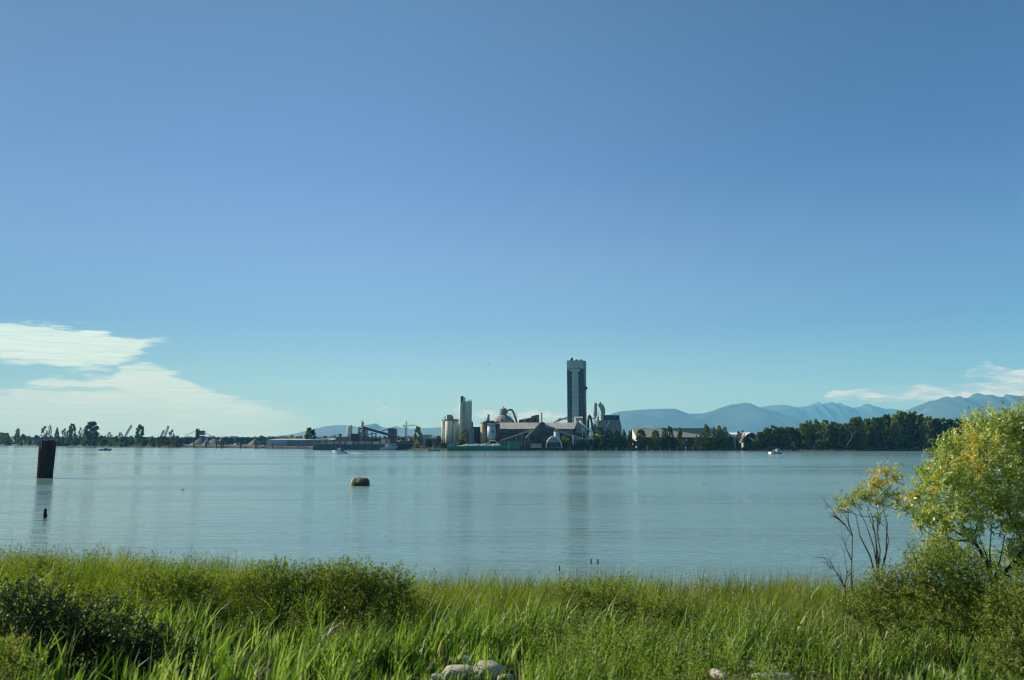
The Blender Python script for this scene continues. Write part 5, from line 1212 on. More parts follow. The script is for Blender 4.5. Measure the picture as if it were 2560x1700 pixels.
# white cabin cruiser under way to the left
Yc1 = 8.0 * F * 1.0 / 33.0
loc = Vector((X(849, Yc1), Yc1, 0))
t = thing('cabin_cruiser', 'white cabin cruiser speeding left with a foaming wake', 'boat', loc); place(t, loc, R(172), R(2.5))
L = 8.0
prot(t, 'hull', hull_mesh(L, 2.9, 1.25, draft=.4, sheer=.45), M['white'])
mb = MB(); mb.prism([(-1.0, 1.2), (2.5, 1.5), (1.6, 2.3), (.9, 2.8), (-.9, 2.8)], -1.15, 1.15); cab_ = prot(t, 'cabin', mb, M['white'])
mb = MB(); mb.prism([(-.4, 1.95), (1.6, 1.95), (1.1, 2.4), (-.4, 2.45)], -1.18, 1.18); prot(cab_, 'window', mb, M['glass'])
mb = MB(); mb.prism([(-3.0, 1.3), (-1.02, 1.3), (-1.02, 2.5), (-2.4, 2.2)], -.95, .95); prot(t, 'canopy', mb, M['cushion'])
mb = MB(); mb.box(-4.0, -2.9, -.9, .9, .85, 1.35); prot(t, 'aft_deck', mb, M['wallgrey'])
mb = MB(); mb.tube([(.2, 0, 2.8), (0, 0, 4.6)], .04, 5); mb.tube([(-.3, .6, 2.8), (-.8, .6, 4.4)], .03, 5); mb.cyl(.5, 0, 2.8, 3.1, .25, n=10); prot(t, 'antenna', mb, M['white'])
mb = MB(); mb.box(-4.6, -4.05, -.3, .3, .2, 1.0); prot(t, 'outboard_engine', mb, M['darksteel'])
# foam
fm = bpy.data.materials.new('foam'); fm.use_nodes = True; b = NB(fm.node_tree); bs = fm.node_tree.nodes['Principled BSDF']
bs.inputs['Base Color'].default_value = (.82, .86, .85, 1); bs.inputs['Roughness'].default_value = .9
def foam(px0, px1, Y, hmax, seed, label, w0=1.0, w1=2.6):
    rs = np.random.RandomState(seed); n, m = 90, 9; x0, x1 = X(px0, Y), X(px1, Y); V = []
    for i in range(n):
        u = i / (n - 1); wd = w0 + (w1 - w0) * u
        for j in range(m):
            v = j / (m - 1) * 2 - 1; nz = mnoise.noise(Vector((u * 26 + seed, v * 2, seed)))
            hh = hmax * (1 - u) ** .7 * (1 - v * v) * (.5 + .9 * nz) - .035 * (abs(v) > .95) - .05 * (nz < -.1 + .4 * u * 0) * (u > .3)
            V.append((x0 + (x1 - x0) * u, Y + v * wd * (1 + .3 * nz), hh))
    idx = np.arange(n * m).reshape(n, m)
    o = np_mesh('wake_foam', V, np.stack([idx[:-1, :-1], idx[:-1, 1:], idx[1:, 1:], idx[1:, :-1]], -1).reshape(-1, 4), fm, smooth=True)
    tag(o, label, 'wake foam', kind='stuff')
foam(866, 915, Yc1, .9, 2, 'white foam trail behind the white cabin cruiser', .6, 1.8)
foam(831, 867, Yc1 - 1.5, .55, 5, 'white bow wave along the white cabin cruiser', .35, .5)
# fishing boat on the right
Yc2 = 8.0 * F / 34.0
loc = Vector((X(1938, Yc2), Yc2, 0))
t = thing('fishing_boat', 'small fishing boat with a bright stern and blue-grey cabin off the right-hand wood', 'boat', loc); place(t, loc, R(20))
prot(t, 'hull', hull_mesh(8.4, 2.8, .95, draft=.4, sheer=.55), M['paleblue'])
mb = MB(); mb.box(-4.28, -3.9, -1.3, 1.3, .05, 1.15); mb.box(-4.2, -2.4, -1.42, 1.42, .5, 1.16); prot(t, 'stern', mb, M['white'])
mb = MB(); mb.prism([(.2, 1.0), (2.4, 1.2), (1.9, 2.2), (1.5, 2.7), (.3, 2.7)], -.95, .95); cab_ = prot(t, 'wheelhouse', mb, M['paleblue'])
mb = MB(); mb.prism([(.7, 1.8), (1.9, 1.8), (1.6, 2.3), (.7, 2.35)], -.98, .98); prot(cab_, 'window', mb, M['glass'])
mb = MB(); mb.box(.2, 1.7, -1.0, 1.0, 2.71, 2.85); prot(t, 'roof', mb, M['white'])
mb = MB(); mb.tube([(-2.2, -1.1, 1.1), (-1.8, -1.1, 2.1), (.2, -.8, 2.5)], .05, 5); mb.tube([(-2.2, 1.1, 1.1), (-1.8, 1.1, 2.1), (.2, .8, 2.5)], .05, 5); mb.cyl(-.3, 0, 2.6, 3.0, .25, n=8); mb.tube([(3.2, -.3, 1.5), (4.3, 0, 1.9), (3.2, .3, 1.5)], .05, 5); prot(t, 'rail', mb, M['darksteel'])
mb = MB(); mb.box(-1.5, -.2, -.9, .5, .95, 1.5); prot(t, 'net_drum', mb, M['darksteel'])
person('person', 'person in a red jacket standing on the deck of the fishing boat', loc + Vector((-.55, -.7, .95)), 1.75, R(30), .05)
person('person', 'person in pale clothes standing aft of the red jacket on the fishing boat', loc + Vector((-1.35, -.9, .9)), 1.75, R(200), .12, 'sand')
# little boat on the left
Yc3 = 8.0 * F / 25.5
loc = Vector((X(264.5, Yc3), Yc3, 0))
t = thing('fishing_skiff', 'small teal skiff with a dark bow and red patch at its stern', 'boat', loc); place(t, loc, R(12))
prot(t, 'hull', hull_mesh(8.8, 2.6, .9, draft=.35, sheer=.7), mat('teal_paint', (.05, .16, .20), .5, .2, .3))
mb = MB(); mb.prism([(-.6, .9), (1.7, 1.1), (1.2, 2.0), (-.3, 2.1)], -.9, .9); cab_ = prot(t, 'cabin', mb, M['paleblue'])
mb = MB(); mb.prism([(-.1, 1.55), (1.15, 1.6), (.9, 1.9), (-.1, 1.95)], -.93, .93); prot(cab_, 'window', mb, M['glass'])
mb = MB(); mb.tube([(-1.9, -.9, .9), (-1.9, -.9, 2.0), (-.5, -.9, 2.1)], .08, 5); mb.tube([(-1.9, .9, .9), (-1.9, .9, 2.0), (-.5, .9, 2.1)], .08, 5); mb.box(-1.9, -.5, -.95, .95, 2.0, 2.1); prot(t, 'shelter', mb, M['darksteel'])
mb = MB(); mb.cyl(-3.4, -1.1, .2, 1.1, .55, .25, n=10); prot(t, 'buoy_float', mb, M['pinkfloat'])
mb = MB(); mb.box(-4.42, -3.6, -1.1, 1.1, .4, 1.0); prot(t, 'stern', mb, M['white'])
person('person', 'person in red crouching near the stern of the small teal skiff', loc + Vector((-2.55, -.9, .75)), 1.5, R(100), .2)
# moored tug in front of the long barge
Yc4 = 672
loc = Vector((X(974, Yc4), Yc4 - 3.2, 0))
t = thing('workboat', 'blue-grey tug with a raised bow moored against the long barge', 'boat', loc); place(t, loc, R(4), R(5))
t.location = loc + Vector((0, 0, 1.0))
prot(t, 'hull', hull_mesh(13.6, 4, 1.5, draft=1.6, sheer=.35), M['paleblue'])
mb = MB(); mb.prism([(-3.1, 1.5), (-.3, 1.5), (-.3, 4.3), (-1.9, 4.3)], -1.4, 1.4); cab_ = prot(t, 'wheelhouse', mb, M['white'])
mb = MB(); mb.box(-.28, 5.4, -1.5, 1.5, 1.6, 3.6); cab_ = prot(t, 'deckhouse', mb, M['paleblue'])
mb = MB(); mb.box(2.6, 4.9, -1.56, 1.56, 2.2, 2.9); mb.box(.2, 1.6, -1.56, 1.56, 2.5, 3.1); prot(cab_, 'window', mb, M['glass'])
mb = MB(); mb.box(-.2, 5.6, -1.7, 1.7, 3.62, 3.8); prot(t, 'deck', mb, M['greyclad2'])
mb = MB()
for a in np.linspace(0, 5.4, 7): mb.tube([(a, -1.6, 3.8), (a, -1.6, 4.8)], .04, 4)
mb.tube([(0, -1.6, 4.8), (5.4, -1.6, 4.8)], .05, 4); mb.tube([(-.9, 0, 4.3), (-.9, 0, 8)], .22, 6); mb.box(-1.3, -.3, -.4, .4, 6.6, 7.6); mb.box(3.6, 5.4, -1, 1, 3.82, 5.2); prot(t, 'mast', mb, M['darksteel'])
# grey workboats left of the green barge
Yc5 = 8 * F / 27.2
for px, L, rz, lb in ((1072, 3.2, 175, 'little grey boat with a boxy shelter left of the masted grey workboat'), (1088, 6.6, 3, 'low grey workboat with a mast lying before the green barge bow')):
    loc = Vector((X(px, Yc5), Yc5, 0)); t = thing('workboat', lb, 'boat', loc); place(t, loc, R(rz))
    prot(t, 'hull', hull_mesh(L, 1.9, .8, draft=.3, sheer=.4), M['steel'])
    mb = MB(); mb.box(-L * .28, L * .12, -.8, .8, .8, 2.0 if L > 4 else 2.3); cab_ = prot(t, 'cabin', mb, M['paleblue'] if L > 4 else M['steel'])
    mb = MB(); mb.box(-L * .2, L * .06, -.83, .83, 1.3, 1.8); prot(cab_, 'window', mb, M['glass'])
    mb = MB(); mb.tube([(-L * .1, 0, 2.0), (-L * .1, 0, 6.0 if L > 4 else 3.2)], .06, 5); mb.tube([(-L * .1, 0, 5 if L > 4 else 3), (L * .35, 0, 2.6 if L > 4 else 2.2)], .04, 5); prot(t, 'mast', mb, M['greyclad2'])

# ------------------------------------------------------------------ floats and birds on the water
def ball(r): return [(max(.001, r * math.cos(a)), r * math.sin(a)) for a in [math.pi * (k / 8 - .5) for k in range(9)]]
def floaty(name, label, cat, px, py, r, m, group=None):
    Y = 8.0 * F / (py - 1100); loc = (X(px, Y), Y, r * .2)
    mb = MB(); mb.lathe(loc[0], loc[1], [(a, loc[2] + z_) for a, z_ in ball(r)], 14); mb.tube([(loc[0], loc[1], loc[2] + r * .9), (loc[0], loc[1], loc[2] + r * 1.35)], r * .15, 6)
    return solo(mb, name, m, label, cat, loc, group, True)
floaty('mooring_buoy', 'small round white buoy in front of the long slate barge', 'buoy', 928, 1122.5, .9, M['white'])
floaty('net_float', 'tiny pink float on open water right of the works', 'float', 1699, 1138.5, .38, M['pinkfloat'])
floaty('net_float', 'tiny pink float left of the small teal skiff', 'float', 206.5, 1124.5, .5, M['pinkfloat'])
def bird(name, label, px, py, s, Y=None, z=None, flying=False, m='white', rz=0.0):
    if Y is None: Y = 8.0 * F / (py - 1100); loc = Vector((X(px, Y), Y, .04))
    else: loc = P(px, py, Y)
    prof_ = [(-.5, .02), (-.32, .07), (-.1, .12), (.12, .12), (.28, .08), (.38, .07)]
    mb = MB(); mb.tube([(x * s, 0, (.08 + (.05 if x > .25 else 0)) * s) for x, r in prof_], [r * s for x, r in prof_], 8); mb.tube([(.30 * s, 0, .13 * s), (.38 * s, 0, .24 * s), (.47 * s, 0, .25 * s)], [.05 * s, .055 * s, .02 * s], 8)
    me = bpy.data.meshes.new(name); me.from_pydata(mb.v, [], mb.f); me.materials.append(M[m])
    o = bpy.data.objects.new(name, me); COL.objects.link(o); o.location = loc; o.rotation_euler = (0, 0, rz); tag(o, label, 'bird')
    for sgn in (-1, 1):
        w_ = MB(); sp = 1.1 if flying else .12
        w_.add([(.15 * s, sgn * .06 * s, .12 * s), (-.15 * s, sgn * .06 * s, .12 * s), (-.35 * s, sgn * sp * s * .6, (.2 if flying else .13) * s), (-.25 * s if flying else -.5 * s, sgn * sp * s, (.1 if flying else .10) * s), (.05 * s, sgn * sp * .55 * s, (.24 if flying else .15) * s)], [(0, 1, 2, 4), (2, 3, 4)])
        prot(o, 'wing', w_, M['concrete'])
    return o
bird('gull', 'white gull floating alone on the water at mid right', 1757, 1207, .62)
bird('gull', 'second white gull just left of the first at mid right', 1748, 1206.5, .5, rz=1.2)
bird('duck', 'small dark duck on the water left of the yellow buoy', 464, 1222, .55, m='darksteel')
bird('flying_bird', 'tiny pale bird flying in the open sky left of the slab tower', 1222, 910, .9, Y=260, flying=True, rz=.4)
# yellow drum buoy
Yb1 = 8.0 * F / 111.5
t = thing('drum_buoy', 'yellow-brown drum-shaped mooring buoy with a painted-in sunlit left end floating on the river', 'buoy', (X(903, Yb1), Yb1, 0))
r = 1.02; xa, xb = X(880.5, Yb1), X(925.5, Yb1); Lb = xb - xa
mb = MB(); prof_ = [(0, .35), (.06, .62), (.2, .86), (.38, 1.0), (.42, 1.0)]
def xl(mb, segs, cx, cy, cz, n=26):
    vs = [(x, cy + rr * math.sin(6.28318 * i / n), cz + rr * math.cos(6.28318 * i / n)) for x, rr in segs for i in range(n)]; k = len(segs)
    return mb.add(vs, [(j * n + i, j * n + (i + 1) % n, (j + 1) * n + (i + 1) % n, (j + 1) * n + i) for j in range(k - 1) for i in range(n)] + [tuple(range(n - 1, -1, -1)), tuple((k - 1) * n + i for i in range(n))])
cz = Z(1194.8, Yb1) - r
mb = MB(); xl(mb, [(xa + .0, r * .45), (xa + .06, r * .66), (xa + .2, r * .86), (xa + .42, r * .97), (xa + .75, r)], 0, Yb1, cz); mb.build('lit_end', mat('lit_yellow', (.46, .40, .10), .7, .3, 1.2), t, True)  # sunlight on the left end is put into this brighter yellow
mb = MB(); xl(mb, [(xa + .751, r * 1.003), (xb - .75, r * 1.003), (xb - .42, r * .95), (xb - .15, r * .80), (xb - .03, r * .62), (xb, r * .5)], 0, Yb1, cz); mb.build('drum', mat('shaded_yellow', (.065, .062, .025), .8, .4, 1.5, bump=.05), t, True)  # rest of the buoy: its shade is put into a darker copy of the yellow
mb = MB()
for a in (xa + .9, xa + 1.8, xa + 2.6): xl(mb, [(a, r * 1.03), (a + .12, r * 1.03)], 0, Yb1, cz)
mb.build('strap', M['darksteel'], t)
bird('gull', 'dark bird perched on top of the yellow-brown drum buoy', 899.5, 1193.5, .6, Y=Yb1, m='darksteel', rz=2.8)
# rusty big pile
Yp1 = 8.0 * F / 93.0
t = thing('steel_pile', 'big rusty dark pile with a broken top standing in the river at the left', 'pile', (X(119.5, Yp1), Yp1, -.5))
cx, cx2 = X(119.7, Yp1), X(123.5, Yp1); zt = Z(1101, Yp1); r = 15.9 * Yp1 / F
mb = MB(); n = 26; vs, fs = [], []; rs = np.random.RandomState(9); lv = 7
top = [rs.uniform(-.22, .14) for _ in range(n)]
for j in range(lv):
    tt = j / (lv - 1)
    for i in range(n):
        a = 6.28318 * i / n; rr = r * (1.02 - .03 * tt) * (1 + (.05 if i % 2 else -.05)) * (1 + .02 * math.sin(5 * a + j))
        vs.append((cx + (cx2 - cx) * tt + rr * math.cos(a), Yp1 + rr * math.sin(a), -1 + (zt + 1) * tt + (top[i] if j == lv - 1 else 0)))
for j in range(lv - 1):
    for i in range(n): fs.append((j * n + i, j * n + (i + 1) % n, (j + 1) * n + (i + 1) % n, (j + 1) * n + i))
o = len(vs)
for i in range(n): a = 6.28318 * i / n; vs.append((cx2 + r * .8 * math.cos(a), Yp1 + r * .8 * math.sin(a), zt - .25))
for i in range(n): fs.append(((lv - 1) * n + i, (lv - 1) * n + (i + 1) % n, o + (i + 1) % n, o + i))
fs.append(tuple(o + i for i in range(n)))
mb.add(vs, fs); mb.build('shell', M['timber'], t)
mb = MB(); mb.box(cx - r * 1.0, cx - r * .82, Yp1 - r * .55, Yp1 - r * .35, -.8, zt - 1.2); mb.box(cx - r * .66, cx - r * .56, Yp1 - r * .92, Yp1 - r * .78, -.8, zt - .6); mb.build('lit_strip', mat('rust_lit', (.20, .10, .04), .9, .35, 1.0), t)  # lighter rust strips put sunlight on the pile's left side into colour
mb = MB(); mb.tube([(cx2 - r * .5, Yp1 - r * .6, zt + .02), (cx2 + r * .2, Yp1 - r * .7, zt - .04), (cx2 + r * .75, Yp1 - r * .3, zt + .16)], .05, 6); mb.build('loose_cable', M['palepile'], t)
# little stump in front
Yp2 = 8.0 * F / 190.0
mb = MB(); a0 = P(112.5, 1291, Yp2); mb.tube([a0 + Vector((0, 0, -.5)), a0, P(113, 1280, Yp2), P(114, 1271.5, Yp2)], [.18, .17, .16, .14], 10); mb.tube([a0 + Vector((.1, -.05, .15)), a0 + Vector((.3, -.05, .06))], [.10, .05], 6)
solo(mb, 'stump_post', M['timber'], 'short black stump poking out of the water below the big rusty pile', 'post', a0)
# ------------------------------------------------------------------ foreground bank vegetation
GM = dict(
    grass=leafmat('grass_blade', [(.020, .055, .007), (.085, .170, .018), (.215, .330, .055), (.37, .43, .14), (.46, .42, .20)], .5, .03, False, rough=.45),
    reed=leafmat('reed_blade', [(.045, .090, .006), (.105, .175, .010), (.19, .255, .018), (.26, .24, .04), (.28, .20, .08)], .45, .03, False),
    rush=leafmat('rush_stem', [(.05, .05, .022), (.10, .085, .045), (.24, .18, .11)], .2, .04, False),
    weed=leafmat('weed_leaf', [(.065, .120, .012), (.135, .205, .022), (.23, .29, .045), (.26, .25, .07), (.36, .34, .15)], .42, .03, False, rough=.6),
    willow=leafmat('willow_leaf', [(.10, .20, .030), (.22, .33, .055), (.37, .46, .12), (.50, .55, .24), (.60, .50, .04), (.46, .30, .05)], .48, .05, False, rough=.4),
    darkleaf=leafmat('shade_dark_leaf', [(.012, .022, .005), (.026, .044, .010), (.055, .078, .022), (.16, .17, .09)], .3, .04, False),  # near-black green puts the hollow's deep shade into the leaf colour
)
def blades(n, xy, h, wd, lean, rs, segs=4, curl=.5, dirx=None):
    """n curved tapering blades; xy (n,2), h heights, wd widths, lean 0..1; wind bends them towards +x"""
    x, y = xy[:, 0], xy[:, 1]; z = near_ground(x, y) - .03
    yaw = rs.uniform(0, 6.283, n); ld = rs.normal(0, 1.0, n) if dirx is None else dirx + rs.normal(0, 1.15, n)
    # lean direction: mostly +x
    dxn, dyn = np.cos(ld), np.sin(ld)
    V = np.zeros((n, (segs + 1) * 2, 3))
    for k in range(segs + 1):
        t = k / segs; off = lean * h * (t ** 1.8) * (1 + curl * t); zz = h * (t - .28 * lean * t ** 3)
        w2 = wd * (1 - t ** 2.2) * .5 + .0006
        cx, cy = x + dxn * off, y + dyn * off
        V[:, 2 * k] = np.stack([cx - np.cos(yaw) * w2, cy - np.sin(yaw) * w2, z + zz], 1)
        V[:, 2 * k + 1] = np.stack([cx + np.cos(yaw) * w2, cy + np.sin(yaw) * w2, z + zz], 1)
    q = np.array([[2 * k, 2 * k + 1, 2 * k + 3, 2 * k + 2] for k in range(segs)])
    Fq = (np.arange(n)[:, None, None] * ((segs + 1) * 2) + q[None]).reshape(-1, 4)
    return V.reshape(-1, 3), Fq
def scatter(n, y0, y1, rs, xlim=None, pad=6.5, power=1.0):
    y = y0 + (y1 - y0) * rs.uniform(0, 1, n) ** power
    x = rs.uniform(-1, 1, n) * (.66 * y + pad)
    return np.stack([x, y], 1)
def nz2(x, y, s, seed=0.0):
    return np.array([mnoise.noise(Vector((a * s + seed, b_ * s, seed))) for a, b_ in zip(x, y)])
def nzgrid(s, seed):
    """fast lookup noise on a grid"""
    gx_, gy_ = np.arange(-45, 45, .25), np.arange(5, 50, .25)
    G = np.array([[mnoise.noise(Vector((a * s + seed, b_ * s, seed))) for a in gx_] for b_ in gy_])
    return lambda x, y: G[np.clip(((y - 5) / .25).astype(int), 0, len(gy_) - 1), np.clip(((x + 45) / .25).astype(int), 0, len(gx_) - 1)]
NA, NBg, NC = nzgrid(.35, 2.0), nzgrid(1.1, 7.0), nzgrid(.18, 13.0)
# grass tufts: tuft centres, blades around
def tufts(nt_, per, y0, y1, hr, seed, keep=None, wd=(.010, .020), lean=(.15, .55), spread=.12, power=1.0, segs=4, dirx=0.0):
    rs = np.random.RandomState(seed)
    c = scatter(nt_, y0, y1, rs, power=power)
    if keep is not None: c = c[keep(c[:, 0], c[:, 1], rs)]
    n = len(c) * per
    ch = rs.uniform(hr[0], hr[1], len(c)) * (1 + .35 * NA(c[:, 0], c[:, 1])) * (1 - .42 * (1 - sm(20, 23.5, c[:, 1])) * sm(-4.5, -2.5, c[:, 0])); ct = rs.uniform(0, 1, len(c))
    xy = np.repeat(c, per, 0) + rs.normal(0, spread, (n, 2))
    h = np.repeat(ch, per) * rs.uniform(.55, 1.1, n); tt = np.clip(np.repeat(ct, per) ** 1.4 * .62 + rs.uniform(0, .30, n) + .15 * NBg(xy[:, 0], xy[:, 1]), 0, 1)
    w_ = rs.uniform(wd[0], wd[1], n); ln = rs.uniform(lean[0], lean[1], n)
    V, Fq = blades(n, xy, h, w_, ln, rs, segs, dirx=dirx)
    return V, Fq, np.repeat(tt, (segs + 1) * 2), n
def in_dark(x, y): return (x < -4.9 - .15 * (y - 18)) & (x > -12.5) & (y < 23.0)
def by_rocks(x, y): return (x > -2.0) & (x < .45) & (y > 15.2) & (y < 19.4)
def on_logs(x, y): return ((x > 1.6) & (x < 8.5) & (y < 20.2) & (y > 17.2))
def keep_grass(x, y, rs):
    d = .75 + .9 * NBg(x, y) + .4 * NA(x, y)
    d = np.maximum(d, .35); d = np.where(in_dark(x, y), d - .55, d); d = np.where(by_rocks(x, y), -.9, d)
    d = np.where(on_logs(x, y), d - .62, d)
    return rs.uniform(0, 1, len(x)) < d
V, Fq, T, n = tufts(6300, 9, 12.5, 33.0, (.65, 1.25), 21, keep_grass, wd=(.030, .062), lean=(.04, .42), power=.95, spread=.085)
tag(np_mesh('grass', V, Fq, GM['grass'], tint=T * .8), 'wind-bent bright green grass covering the near bank', 'grass', kind='stuff')
V, Fq, T, n = tufts(7300, 9, 26.5, 38.5, (1.1, 1.75), 22, lambda x, y, rs: rs.uniform(0, 1, len(x)) < .9 + .5 * NA(x, y), wd=(.016, .032), lean=(.06, .3))
tag(np_mesh('sedge', V, Fq, GM['reed'], tint=T), 'yellow-green sedge belt standing along the near waterline', 'sedge', kind='stuff')
V, Fq, T, n = tufts(1500, 6, 35.0, 39.2, (1.4, 2.3), 23, lambda x, y, rs: rs.uniform(0, 1, len(x)) < .55 + 1.2 * NBg(x, y), wd=(.006, .012), lean=(.02, .12), spread=.2)
tag(np_mesh('rushes', V, Fq, GM['rush'], tint=T), 'thin brown rush stems poking up over the water edge', 'rushes', kind='stuff')
V, Fq, T, n = tufts(420, 5, 31.0, 38.5, (1.5, 2.2), 24, None, wd=(.018, .030), lean=(.10, .45), spread=.16)
tag(np_mesh('reed_leaves', V, Fq, GM['grass'], tint=T * .6 + .1), 'tall green reed leaves scattered above the sedge', 'reeds', kind='stuff')
V, Fq, T, n = tufts(1600, 8, 21.0, 31.0, (1.0, 1.7), 27, lambda x, y, rs: (rs.uniform(0, 1, len(x)) < .5 + 1.3 * NA(x, y)) & ~in_dark(x, y), wd=(.035, .065), lean=(.08, .42), spread=.11)
tag(np_mesh('tall_grass', V, Fq, GM['grass'], tint=T * .7 + .1), 'taller broad-bladed grass tufts standing in front of the shrubs', 'tall grass', kind='stuff')
V, Fq, T, n = tufts(800, 8, 15.0, 34.0, (.4, .9), 28, lambda x, y, rs: (rs.uniform(0, 1, len(x)) < .35 - 2.0 * NC(x, y)) & ~by_rocks(x, y), wd=(.010, .022), lean=(.3, 1.0), spread=.2)
tag(np_mesh('dry_straw', V, Fq, GM['rush'], tint=.55 + T * .45), 'dry straw-coloured stalks matted between the green grass', 'dry grass', kind='stuff')
# seed heads: fine pale sprays
def sprays(n, seed):
    rs = np.random.RandomState(seed); c = scatter(n, 18, 35, rs, power=.7); c = c[~by_rocks(c[:, 0], c[:, 1])]; n = len(c); z = near_ground(c[:, 0], c[:, 1])
    h = rs.uniform(.9, 1.6, n) + .25 * sm(28, 34, c[:, 1]); per = 16; V = []
    k = np.repeat(np.arange(n), per); tt = rs.uniform(.0, 1, n * per)
    C = np.stack([c[k, 0] + .12 * h[k] + (tt - .5) * .10 + rs.normal(0, .018, n * per), c[k, 1] + rs.normal(0, .018, n * per), z[k] + h[k] - .22 * tt], 1)
    V, Fq = quads(C, rs.uniform(.006, .013, n * per), rs, asp=2.0)
    s, f = blades(n, c, h, np.full(n, .006), np.full(n, .10), rs, 4, dirx=0.0)
    return np.concatenate([V, s]), np.concatenate([Fq, f + len(V)]), np.concatenate([np.full(len(V), .9), np.full(len(s), .6)])
V, Fq, T = sprays(1300, 25)
tag(np_mesh('seed_heads', V, Fq, GM['rush'], tint=T), 'pale tan grass seed heads rising through the grass', 'seed heads', kind='stuff')

# leafy plants and shrubs --------------------------------------------------------------
def leaves(C, Dn, ln, wd, rs):
    """folded leaf blades (4 verts: base, side, tip, side) at C along direction Dn"""
    n = len(C); u = Dn / np.linalg.norm(Dn, axis=1)[:, None]; r_ = rs.normal(size=(n, 3)); v = np.cross(u, r_); v /= np.linalg.norm(v, axis=1)[:, None]
    w_ = np.cross(u, v) * (ln * .08)[:, None]
    V = np.stack([C, C + u * (ln * .42)[:, None] + v * (wd * .5)[:, None] + w_, C + u * ln[:, None], C + u * (ln * .42)[:, None] - v * (wd * .5)[:, None] + w_], 1)
    return V.reshape(-1, 3), np.arange(4 * n).reshape(-1, 4)
def weed_field(n, seed, keep, hr=(.7, 1.5), per=46, ls=(.03, .06)):
    rs = np.random.RandomState(seed); c = scatter(n, 14, 35.5, rs); c = c[keep(c[:, 0], c[:, 1], rs)]; n = len(c)
    z = near_ground(c[:, 0], c[:, 1]); h = rs.uniform(*hr, n) * (1 + .3 * NA(c[:, 0], c[:, 1])); lean = rs.normal(.08, .12, (n, 2))
    k = np.repeat(np.arange(n), per); t = rs.uniform(.15, 1, n * per) ** .8; a = rs.uniform(0, 6.283, n * per); rad = rs.uniform(.02, .16, n * per) * (1.1 - .5 * t)
    C = np.stack([c[k, 0] + lean[k, 0] * h[k] * t + rad * np.cos(a), c[k, 1] + lean[k, 1] * h[k] * t + rad * np.sin(a), z[k] + h[k] * t], 1)
    Dn = np.stack([np.cos(a), np.sin(a), rs.uniform(-.3, .9, n * per)], 1) + rs.normal(0, .3, (n * per, 3))
    ln = rs.uniform(ls[0], ls[1], n * per) * 1.3
    V, Fq = leaves(C, Dn, ln, ln * .5, rs); tt = np.clip(np.repeat(rs.uniform(0, .7, n), per) + rs.uniform(-.1, .25, n * per), 0, 1)
    tt = np.where(rs.uniform(0, 1, n * per) < .008, .95, tt * .75)
    s, f = blades(n, c, h, np.full(n, .008), np.full(n, .1), rs, 3)
    return np.concatenate([V, s]), np.concatenate([Fq, f + len(V)]), np.concatenate([np.repeat(tt, 4), np.full(len(s), .3)])
V, Fq, T = weed_field(4600, 31, lambda x, y, rs: rs.uniform(0, 1, len(x)) < .32 + 2.2 * NC(x, y) + .25 * ((x < -3) & (y > 24)) - 2 * by_rocks(x, y) - 1.0 * in_dark(x, y) - .5 * on_logs(x, y) + .25 * (x > 8))
tag(np_mesh('weeds', V, Fq, GM['weed'], tint=T), 'leafy olive-green weeds mixed through the near bank grass', 'weeds', kind='stuff')
V, Fq, T = weed_field(6000, 33, lambda x, y, rs: (rs.uniform(0, 1, len(x)) < .9 + 1.0 * NC(x, y)) & (x < -2.6) & (y > 24.5), hr=(1.0, 1.9), per=60)
tag(np_mesh('tall_weeds', V, Fq, GM['weed'], tint=T * .85), 'tall leafy weeds forming one rough mass along the left waterline', 'weeds', kind='stuff')
V, Fq, T = weed_field(900, 34, lambda x, y, rs: (rs.uniform(0, 1, len(x)) < .35 + 1.6 * NC(x, y)) & (x > -2.6) & (y > 25), hr=(.9, 1.7), per=50)
tag(np_mesh('brown_weeds', V, Fq, GM['weed'], tint=.15 + T * .5), 'brownish leafy weeds scattered through the sedge belt right of centre', 'weeds', kind='stuff')

